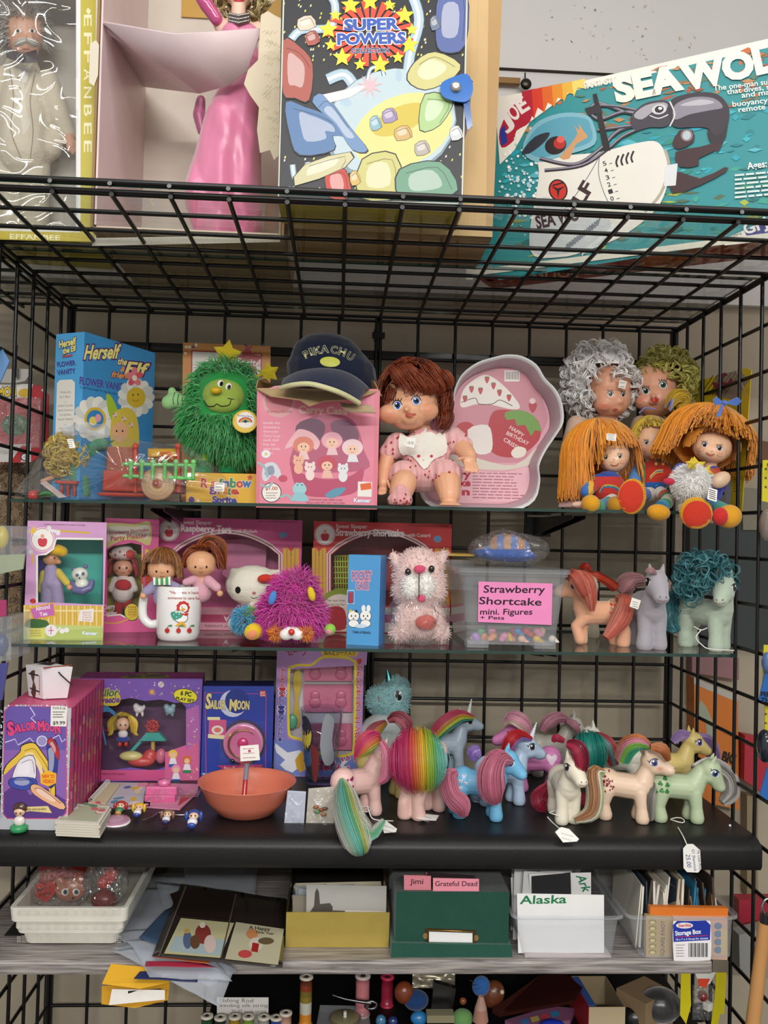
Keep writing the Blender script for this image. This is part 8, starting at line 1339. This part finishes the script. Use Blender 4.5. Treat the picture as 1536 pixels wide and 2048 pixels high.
for (pts,st,tx,dy,cc) in (([(808,1782),(862,1784),(862,1752),(808,1750)],'Jimi',(820,1768,846,1768,11),0,'d0808c'),([(866,1784),(958,1786),(958,1758),(866,1756)],'Grateful Dead',(870,1772,954,1772,10),-.004,'e38fa0')):
    P = [at(*q,-.396+dy) for q in pts]; m = MB(); m.prism(P,(0,.001,0),cc); o = tag(m.build('divider_card','paper'),'pink divider card reading %s in the green file box' % st,'divider card'); a = Art(Plane(P[0],(0,-1,0))); a.text(st,*tx,'3a1a24',.01,.05); a.done('handwriting',o)
cards_in(14,806,940,1738,1800,-.385,-.25,('c97a88','d98a96','b86a7a','2a2424'),6,'divider_card','pink divider card filed at the back of the green file box','pink dividers in the green box',.004)
def bin_(label,bl,br,rim,z,Yf,D,name='storage_bin'):
    A0,A1 = at(*bl,Yf),at(*br,Yf); R0,R1 = at(*rim[0],Yf-.006),at(*rim[1],Yf-.006); th = thing(name,label,'storage bin',((A0.x+A1.x)/2,Yf+D/2,z)); m = MB(); zr = (R0.z+R1.z)/2
    loft(m,[ring(A0.x,A1.x,Yf,Yf+D,z,.014),ring(R0.x+.006,R1.x-.006,Yf-.006,Yf+D,zr-.006,.014),ring(R0.x+.006,R1.x-.006,Yf-.006,Yf+D+.004,zr-.006),ring(R0.x,R1.x,Yf-.010,Yf+D+.008,zr-.006),ring(R0.x,R1.x,Yf-.010,Yf+D+.008,zr)]); m.build('bin','tub',th); return th,A0.x,A1.x
th,x0,x1 = bin_('clear bin with white index cards and a card reading Alaska',(1047,1924),(1228,1930),((1024,1824),(1249,1834)),ZW+.0006,-.412,.2)
for st,pts,tx,Yc in (('Alaska',[(1036,1918),(1208,1922),(1208,1790),(1034,1787)],(1040,1808,1132,1806,17),-.402),('Ark',[(1066,1800),(1184,1800),(1182,1745),(1058,1748)],(1152,1752,1166,1784,18),-.36)):
    P = [at(*q,Yc) for q in pts]; P[0].z = P[1].z = ZW+.003; m = MB(); m.prism(P,(0,.001,0),'e6e6e6'); o = tag(m.build('index_card','paper'),'white index card with green handwriting reading %s in the clear bin' % st,'card'); a = Art(Plane(P[2],(0,-1,0))); a.text(st,*tx,'1f7a4a',.02,.1,up=None if st == 'Alaska' else (1,-.2)); a.done('handwriting',o)
m = MB(); m.prism([at(1050,1917,-.408),at(1222,1922,-.408),at(1222,1912,-.408),at(1050,1908,-.408)],(0,.12,0),'c9b8b4'); tag(m.build('card_bundle','paper'),'bundle of pinkish cards lying in the bottom of the Alaska bin','cards')
cards_in(22,1022,1150,1728,1800,-.38,-.24,('e2e2e2','d4d4d6','2a2a2c','c9c9cc','f0f0f0'),7,'index_card','white index card filed behind the lettered cards in the clear bin','index cards in the Alaska bin',.02,z0=ZW+.004)
th,x0,x1 = bin_('clear storage box with blue and white label, full of booklets, right end of grey shelf',(1282,1917),(1466,1925),((1254,1824),(1478,1834)),ZW+.0006,-.412,.2)
S = Plane(at(1380,1880,-.420),(0,-1,0)); a = Art(S); a.poly(spl([(1346,1850),(1354,1842),(1412,1841),(1421,1850),(1422,1912),(1412,1921),(1356,1922),(1347,1914)],3),'e9e8ea'); a.poly([(1346,1850),(1354,1842),(1412,1841),(1421,1850),(1420,1880),(1347,1884)],'2438a0'); a.ell(1369,1851,17,6,'e8e4e8'); a.text('Sterilite',1357,1854,1382,1853,6,'c8344a',.03); a.text('Storage Box',1351,1871,1402,1867,9,'eef0f4',.03); a.line([(1351,1874),(1416,1871)],1.4,'c8344a'); a.text('10 x 7 x 4 Great for closets',1352,1881,1416,1878,4,'dfe2f0',.02)
for i in range(16): a.quad((1377+i*2.5,1886),(1378+i*2.5+(i % 3)*.5,1886),(1378+i*2.5+(i % 3)*.5,1914),(1377+i*2.5,1914),'2a2a2e')
a.lines(1352,1890,1370,1912,5,1.6,'8a8a90'); tag(a.mb.build('box_label','paper'),'blue and white printed label on the rightmost clear storage box','label')
for lab,pts,Yc,cc,tx in (('tan patterned book standing left in the rightmost clear box',[(1292,1914),(1345,1916),(1345,1836),(1292,1832)],-.405,'b59a6a',('SQUARE KNOT',(1328,1912,1330,1842,8))),('pale pink book with blue scroll pattern at right in the clear box',[(1346,1916),(1455,1920),(1455,1838),(1346,1834)],-.404,'cda794',('No. 33',(1448,1904,1449,1880,7))),('orange-edged booklet across the front of the rightmost clear box',[(1300,1832),(1456,1836),(1456,1817),(1300,1814)],-.398,'d9782c',None)):
    P = [at(*q,Yc) for q in pts]; m = MB(); m.prism(P,(0,.01,0),cc); o = tag(m.build('booklet','card'),lab,'book'); a = Art(Plane(P[0],(0,-1,0)))
    if tx: a.text(tx[0],*tx[1],'3a2a2a',.01)
    if 'tan' in lab: [(a.ell(1305,1844+i*12,8,5,'8f7a2c'),a.ell(1305,1845+i*12,5,3,'d8c98a')) for i in range(6)]
    elif 'scroll' in lab: [a.ell(1436,1852+i*16,8,7,'5a7a9a') or a.ell(1436,1852+i*16,4,3.5,'cda794') for i in range(4)]; a.rect(1442,1858,1455,1910,'c9b48a')
    a.done('printed_cover',o)
r = random.Random(9)
for i in range(24):
    x = 1270+i*7.4; a_,b_ = at(x,1900,-.385),at(x+r.uniform(-12,16)+(10-i)*1.1,1752+r.uniform(0,46),-.375); a_.z = ZW+.004; t = r.uniform(.0015,.004); D_ = V((r.uniform(-.01,.01),.13,0)); T_ = V((t,0,0)); m = MB(); m.hexa([a_,a_+T_,a_+T_+D_,a_+D_,b_,b_+T_,b_+T_+D_,b_+D_],r.choice(('e0dccf','3a4a5a','b8b0a4','8a6a4a','d8d4cc','2f7aa0','4a4038','c9b89a','e6e2d8')))
    tag(m.build('booklet','card'),'thin booklet filed edge-on in the rightmost clear storage box','booklet','booklets in the labelled clear box')
# ================================================================ bottom shelf odds and ends
ZL = -.5748
def lowY(x,y,z=ZL): return atz(x,y,z).y
Y = -.30; m = MB(); P = [at(*q,Y+.03) for q in ((434,2040),(537,2040),(537,1995),(434,1995))]; P[0].z = P[1].z = ZL; m.prism(P,(0,.0008,0),'dcdad6'); o = tag(m.build('price_card','paper'),'white handwritten card about fishing rod winding silk behind the thread spools','card'); a = Art(Plane(P[0],(0,-1,0))); [a.text(st,*q,'5a5a60',-.003,.05) for st,q in (('Fishing Rod',(439,2004,506,2005,8)),('winding silk string',(437,2014,536,2014,7)),('20.00 each spool',(462,2026,532,2026,7)))]; a.done('handwriting',o)
def spool(label,x,top,Y,r,cols,rim='d8d0c0',g=None):
    c = at(x,top,Y); k = mpx(c); r *= k; h = c.z-ZL; th = thing('thread_spool',label,'thread spool',(c.x,Y,ZL),g); m = MB(); n = max(1,len(cols)); prof = [(0,0),(r,0),(r,.003)]; cc = ['c9c0ae',rim]
    for i,q in enumerate(cols): prof += [(r*.86,.003+(h-.006)*i/n+.0005),(r*.86,.003+(h-.006)*(i+1)/n-.0005)]; cc += [q,q]
    m.lathe(prof+[(r,h-.003),(r*.95,h),(r*.3,h),(r*.3,h-.004),(0,h-.004)],(c.x,Y,ZL),18,cc+[rim,rim,rim,'2a2622','2a2622']); m.build('spool','yarn' if 0 else 'plastic',th); return th
for x,t_,cc,nm in ((414,2030,['2f5a3a'],'dark green'),(441,2033,['e0e0d8','2a3a2a','e0e0d8','2a3a2a'],'black and white striped'),(470,2031,['b8942a'],'mustard'),(497,2031,['8ab04a'],'lime green'),(528,2032,['b8b8b0'],'pale grey'),(553,2033,['3a5ab0'],'blue'),(572,2024,['d0a088'],'peach')): spool('thread spool of %s silk in the row before the handwritten card' % nm,x,t_,Y,13,cc)
spool('tall tube of brown, olive and cream thread spools stacked end to end',613,1952,Y+.03,14,['d98a2c','d98a2c','c9c8b8','c9c8b8','8a7a2c','7a6a2a','8a3a24','6a3424']); spool('pink thread spool with white top standing at the back',726,1950,Y+.06,16,['c87a80']*6,'cfc0bc'); spool('crimson thread spool at the back beside the orange discs',775,1952,Y+.09,14,['a82a44']*3,'c83a5a')
th = thing('clear_case','flat clear case holding a round dial, on the bottom shelf','case',at(685,2048,Y)); m = MB(); P = [atz(*q,ZL+.012) for q in ((632,2056),(640,2010),(735,2012),(742,2058))]; m.prism(P,(0,0,-.012),'ffffff'); m.build('case','tub',th); c_ = atz(690,2036,ZL+.014); m = MB(); m.lathe([(0,.002),(.024,.002),(.027,0)],c_,24,['8a8464','6a6450']); m.box(c_+V((0,0,.006)),(.005,.005,.010),'d0d0cc'); m.build('dial','plastic',th)
m = MB(); m.tube([at(*q) for q in ((665,1990,Y-.02),(690,1998,Y-.02),(725,2004,Y-.02),(742,2006,Y-.02))],[.001,.002,.003,.003],'6a6a6c',8); m.tube([at(742+12*math.cos(i*.7),2010+8*math.sin(i*.7),Y-.02) for i in range(9)],.0025,'7a7a7c',6,closed=True); tag(m.build('scissors','metal'),'small steel scissors lying above the clear case with dial','scissors')
def junk(name,label,cat,x,y,rx,ry,col,mat='plastic',dY=0): Yq = Y+dY; B = Blob().ep(x,y,Yq,rx,ry,(rx+ry)/2.4); B.make(.0025,floor=ZL); tag(B.mesh(col).build(name,mat),label,cat)
th = thing('pincushion','blue-topped pincushion doll lying over among the sewing bits','pincushion',at(970,2000,Y)); B = Blob().ep(962,1972,Y,18,20,16,20).make(.002); B.mesh('2f64a8').build('cushion','cloth',th); Blob().ep(985,1988,Y+.015,24,28,20,30).make(.002).mesh('6a3a24').build('base','plastic',th); m = MB(); m.lathe([(.004,.0),(.010,-.02),(.013,-.04)],at(962,1992,Y-.015),14,['b89484','a87a6a']); m.build('skirt','cloth',th); m = MB(); m.ell(at(1004,1984,Y-.01),.004,'c9b89a',8); m.build('button','plastic',th)
for i in range(3): m = MB(); p = at(950+i*6,1965+i*5,Y-.016); m.tube([p,p+V((-.010,-.004,.006-.004*i))],.0005,'c8c8c8',4); m.build('pin','metal',th)
for a_ in (('tomato_pincushion','small green pincushion at the bottom below the blue-topped one','pincushion',925,2036,22,18,'6a9a5a','cloth'),('orange_disc','dark orange round disc in shadow left of the black tin','disc',808,1985,20,22,'7a3a20'),('blue_pouch','dark blue pouch behind the black tin on the bottom shelf','pouch',832,2000,26,20,'1f3f70','cloth'),('blue_trinket','bright blue trinket at the very bottom edge beside the orange disc','trinket',838,2036,18,14,'2f7ab8'),('glass_marble','blue glass marble at bottom edge left of the blue trinket','marble',762,2042,11,13,'3f7aa0','gloss'),('glass_marble','dark blue white-rimmed glass marble at the bottom edge','marble',786,2044,11,12,'22346a','gloss'),('orange_bead','small orange bead above the green pincushion','bead',926,2002,8,8,'8a4a2a'),('black_knob_toy','rounded black object beside the open cream box','cap',1270,2036,30,26,'141416'),('grey_bag','dark grey soft bag behind the brown paper parcel','bag',1320,2010,44,34,'2a2a2c','satin'),('blue_disc','blue round disc at the bottom edge before the red box','lid',1105,2050,26,10,'2238b0')): junk(*a_)
m = MB(); m.prism([at(*q,Y+.02) for q in ((868,1965),(912,1978),(905,2022),(862,2020))],(0,.012,0),'1a1817'); m.box(at(880,2032,Y-.01),(.045,.02,.012),'8a8468'); tag(m.build('black_tin','plastic'),'small black tin leaning above a cream-labelled box','tin'); m = MB(); m.grid(lambda u,v: at(825+85*u,1946+30*v,Y+.05+.012*_n.noise(V((u*4,v*3,2)))),10,6,'a8a08c'); tag(m.build('foil_packet','gold'),'crumpled pale foil packet under the front edge of the grey shelf','packet')
m = MB(); m.prism([at(*q) for q in ((985,2018,Y-.03),(1000,2027,Y-.03),(1150,2000,Y-.02),(1165,1975,Y+.02),(1130,1946,Y+.09),(1080,1950,Y+.1))],(0,.004,-.008),'3a1712'); tag(m.build('leather_case','plastic'),'dark brown flat leather case lying diagonally on the bottom shelf','case'); m = MB(); m.prism([atz(*q,ZL+.012) for q in ((1010,2040),(1100,2012),(1150,2016),(1140,2040),(1040,2056))],(0,0,-.010),'8a5a7a'); a = Art(Plane(atz(1060,2030,ZL+.0122),(0,0,1))); [a.quad((1040+i*20,2040-i*5),(1056+i*20,2036-i*5),(1060+i*20,2046-i*5),(1044+i*20,2050-i*5),cc) for i,cc in enumerate(('4a7ab8','c9b06a','c84a5a','3a8ac0'))]; o = tag(m.build('booklet','card'),'colourful booklet under the dark brown leather case','booklet'); a.done('printed_cover',o)
th = thing('open_box','open cream cardboard box with red and yellow printed side, bottom shelf','box',at(1200,2050,Y)); A0 = at(1178,2014,-.32); A1 = at(1250,2012,-.32); m = MB(); h = .055; z = A0.z; ps = lambda p,dy=0,dz=0: V((p.x,p.y+dy,z+dz)); q = at(1148,1972,-.24); dx = q.x-A0.x
for P,cc in (([ps(A0,0,-h),ps(A1,0,-h),ps(A1),ps(A0)],'b8a888'),([ps(A0,0,-h),ps(A0),V((q.x,q.y+.02,z)),V((q.x,q.y+.02,z-h))],'b02a2c'),([ps(A1,0,-h),ps(A1),V((A1.x+dx*.6,q.y+.02,z)),V((A1.x+dx*.6,q.y+.02,z-h))],'9a8c70'),([V((q.x,q.y+.02,z-h)),V((q.x,q.y+.02,z)),V((A1.x+dx*.6,q.y+.02,z)),V((A1.x+dx*.6,q.y+.02,z-h))],'8a7c62')): m.add(P,[(0,1,2,3)],cc)
m.build('box','card',th,thick=.0015); m = MB(); m.add([ps(A0,.002,.001),ps(A0+V((.012,0,0)),.002,.001),V((q.x+.012,q.y+.015,z+.001)),V((q.x,q.y+.015,z+.001))],[(0,1,2,3)],'3a5a9c'); m.build('folded_flap','card',th,thick=.001); a = Art(Plane(A0,(q-A0).cross(V((0,0,1))))); a.text('SINGER',1152,1996,1172,2020,8,'d9a83a',.02); a.done('printed_side',th)
c = Carton('paper_parcel','brown paper parcel lying before the dark grey bag','parcel',(1290,2075),(1345,2080),(1292,2008),ZL,-.33,-.29,.06,'8a7458',mat='paper',part='parcel')
th = thing('dice_bag','hanging bag with yellow paper edges, red bead and white die, below the storage box','bag',at(1410,2040,-.33)); m = MB(); m.grid(lambda u,v: at(1385+50*u,1970+70*v,-.335-.006*_n.noise(V((u*5,v*5,1)))),8,8,'ffffff'); m.build('film','bag',th)
for pts in ([(1362,1945),(1380,1945),(1382,2010),(1372,2048),(1360,2030)],[(1432,1945),(1453,1945),(1448,2028),(1440,2028),(1436,2048),(1422,2048),(1430,1990)]): m = MB(); m.add([at(*q,-.34) for q in pts],[tuple(range(len(pts)))],'c9bd1e'); m.build('yellow_edge','paper',th,thick=.0008)
m = MB(); m.prism([at(*q,-.342) for q in ((1390,1945),(1432,1945),(1420,1968),(1400,1975))],(0,.001,0),'cfcfc8'); m.prism([at(*q,-.3435) for q in ((1396,1958),(1420,1958),(1412,1976),(1398,1972))],(0,.001,0),'d0452c'); m.build('header_card','paper',th); m = MB(); m.ell(at(1406,1992,-.33),.0085,'7a1f28',14); m.build('bead','gloss',th); m = MB(); m.box(at(1416,2012,-.335),(.012,.012,.012),'e2e0da',R=Matrix.Rotation(.5,3,'Z')); m.build('die','gloss',th,bevel=.001); m = MB(); m.ell(at(1400,2025,-.325),(.016,.008,.016),'232022',14); m.build('dark_token','plastic',th)
# ================================================================ what shows beyond the side panels
def slab(name,label,cat,pts,Y,d,col,mat='card',par=None): P = [at(*q,Y) for q in pts]; m = MB(); m.prism(P,(0,d,0),col); o = m.build(name,mat,par); a = Art(Plane(P[0]+V((0,-.0002,0)),(0,-1,0))); (tag(o,label,cat) if par is None else None); return o,a
x_ = -.70
o,a = slab('blister_pack','red and white carded toy blister pack hanging beyond the left wire wall','blister pack',[(-30,770),(78,770),(98,790),(96,900),(62,925),(-30,925)],-.10,.002,'c02a34'); a.poly([(-30,768),(66,768),(60,796),(-30,800)],'e6e4e0'); a.text('POKeMON',-40,795,32,791,18,'e8c83a',.05,out='24386a',ow=.06); a.ell(50,786,14,9,'e0b83a'); a.text('4+',82,783,92,784,6,'f0e8e8',.02); a.poly([(-20,890),(62,888),(62,924),(-20,924)],'dedcd8'); a.poly([(20,925),(45,890),(60,893),(40,925)],'c02a34'); a.ell(49,914,8,8,'1c1c1e'); a.ell(49,914,6,6,'f0f0ee'); a.ell(49,914,2.5,2.5,'c9c9c9'); a.ell(30,850,28,22,'3a6a34'); a.done('printed_card',o)
m = MB(); m.box(at(30,845,-.13),(.10,.03,.09),'ffffff'); m.build('blister','bag',o); m = MB(); m.tube([at(32,690,-.12),at(30,720,-.12),at(30,755,-.12)],.0035,'8a8a8c',8); m.prism([at(*q,-.11) for q in ((5,738),(68,738),(50,762),(30,766),(-20,765))],(0,.001,0),'b9b6b0'); tag(m.build('display_hook','metal'),'steel hook with pale hang tab above the red blister pack','hook')
B = Blob()
for i in range(9): B.ep(26+(i % 2)*14,950+i*38,-.02,26,24,22)
B.make(.006); m = MB(); fur(m,B.samples(2600),.016,.0014,['a08a6c','8a7458','b89e7e'],.5,.7,3); th = thing('tan_plush','tall tan furry plush standing beyond the left wire wall','plush toy',at(30,1290,-.02)); bo = B.mesh('8f7a5e').build('body','cloth',th); m.build('fur','yarn',bo)
o,a = slab('blue_packet','light blue packet corner at the left edge above the red blister pack','packet',[(-40,690),(0,690),(19,722),(0,765),(-40,780)],-.35,.003,'6a9ad0','plastic')
for nm,lab,pts,cc,yc in (('display_case','clear display case with a yellow toy inside at the left edge',[(-40,1050),(25,1052),(24,1092),(30,1112),(-40,1115)],'d8c23a',1075),('display_case','clear display case with blue card at lower left edge, under the ledge',[(-40,1240),(24,1232),(22,1320),(-40,1328)],'3a4a78',1290)): P = [at(*q,-.42) for q in pts]; m = MB(); m.prism(P,(0,.08,0),'ffffff'); o = tag(m.build(nm,'tub'),lab,'display case'); m = MB(); m.ell(at(4,yc,-.38),(.010,.01,.018),cc,12); m.build('toy','plastic',o)
for lab,pts,cc,Yc in (('pale shelf ledge strip with green waves at the left edge',[(-40,1112),(50,1108),(46,1138),(-40,1156)],'9aa48c',-.44),('magenta card beyond the left edge above the lower clear case',[(-40,1200),(12,1200),(12,1232),(-40,1236)],'a83a68',-.40),('violet blue package at left edge beside the pink tapes',[(-40,1335),(16,1325),(4,1400),(-40,1410)],'4a4a8a',-.42)): slab('edge_card',lab,'card',pts,Yc,.004,cc)
o,a = slab('orange_box','orange box with BIG lettering seen through the right wire wall','box',[(1388,1355),(1476,1396),(1478,1620),(1390,1600)],.02,.05,'c8722c'); a.poly([(1388,1355),(1476,1392),(1474,1404),(1388,1368)],'b0aca4'); a.poly([(1392,1440),(1402,1400),(1424,1440),(1430,1490),(1415,1480),(1410,1440)],'9aa08c',2); a.text('BIG',1443,1522,1468,1528,20,'1c1814',.06); a.text('GER',1442,1550,1468,1556,20,'1c1814',.06); a.done('printed_front',o)
for lab,pts,cc,Yc in (('red package beyond the right wire wall below the black capped pack',[(1490,1470),(1545,1480),(1545,1600),(1488,1560)],'a82a3a',.0),('dusty pink box beyond the right wire wall under the lower glass shelf',[(1384,1310),(1478,1316),(1478,1360),(1384,1345)],'8a6468',.03),('dark red box beyond the right wire wall near the grey shelf',[(1478,1800),(1560,1800),(1560,1860),(1478,1850)],'9a2838',-.05),('grey bin beyond the right wire wall by the wooden dowel',[(1478,1870),(1560,1850),(1560,1960),(1480,1950)],'8a8a88',-.12),('brown wooden ledge beyond the right wire wall',[(1380,855),(1560,888),(1560,925),(1380,890)],'6a4830',.03),('smoky dark glass case beyond the right wire wall',[(1380,1045),(1560,1050),(1560,1300),(1380,1290)],'333a3a',.035),('grey metal box beyond the right wire wall beside the doll shoes',[(1486,975),(1560,980),(1560,1060),(1486,1060)],'7a7668',.03),('slotted tan metal upright beyond the right wire wall',[(1494,1590),(1516,1595),(1516,1800),(1494,1790)],'8a7c60',.03)): slab('far_box',lab,'box',pts,Yc,.03,cc)
for i,(pts,st) in enumerate((([(1526,920),(1560,920),(1560,1010),(1524,1002)],'*'),([(1528,1290),(1560,1290),(1560,1440),(1524,1400)],'x'),([(1530,1410),(1560,1410),(1560,1500),(1530,1500)],'x'))): o,a = slab('yellow_card','yellow and black carded package at the right edge, %s of three' % ('topmost','middle','lowest')[i],'card',pts,-.40,.002,'d8cc2a'); [a.text('x',1529,pts[0][1]+20+k*18,1534,pts[0][1]+20+k*18,6,'1c1c1c',.03) for k in range(3)]; a.done('print',o)
for lab,pts,st in (('blue card with black words FEEL THE at the right edge',[(1518,1400),(1534,1330),(1560,1330),(1560,1412)],('FEEL','THE')),('blue packaged card at the right edge below the clear capped pack',[(1520,1590),(1534,1535),(1560,1535),(1560,1620)],())): o,a = slab('blue_card',lab,'card',pts,-.41,.002,'2a6ab8'); [a.text(s_,1522,1392+i*12,1546,1394+i*12,9,'0f1c30',.05) for i,s_ in enumerate(st)]; a.done('print',o)
junk('capped_toy','black, yellow and blue toy in clear bubble at the right edge','toy',1530,1492,16,34,'1c2430','gloss',-.11); junk('blue_clip','pale blue metal clip at the right edge above the FEEL card','clip',1534,1325,10,22,'5a7ab0','gloss',-.11); junk('clear_packet','crumpled clear packet at the right edge below the yellow card','packet',1532,1050,12,34,'8a8078','gloss',-.11)
th = thing('wooden_dowel','pale wooden dowel with steel hook at the right edge','dowel',at(1505,2048,-.46)); m = MB(); m.tube([at(1530,1846,-.46),at(1504,2060,-.46)],[.0095,.0105],'c08e58',14); m.build('dowel','corrugate',th); m = MB(); m.tube([at(1530,1846,-.46),at(1531,1828,-.46)],.008,'4a4a4c',12); m.tube(spl([tuple(at(*q,-.46)) for q in ((1531,1830),(1524,1815),(1530,1800),(1542,1796))],4,False),.002,'a8a8a8',8); m.build('hook','metal',th)
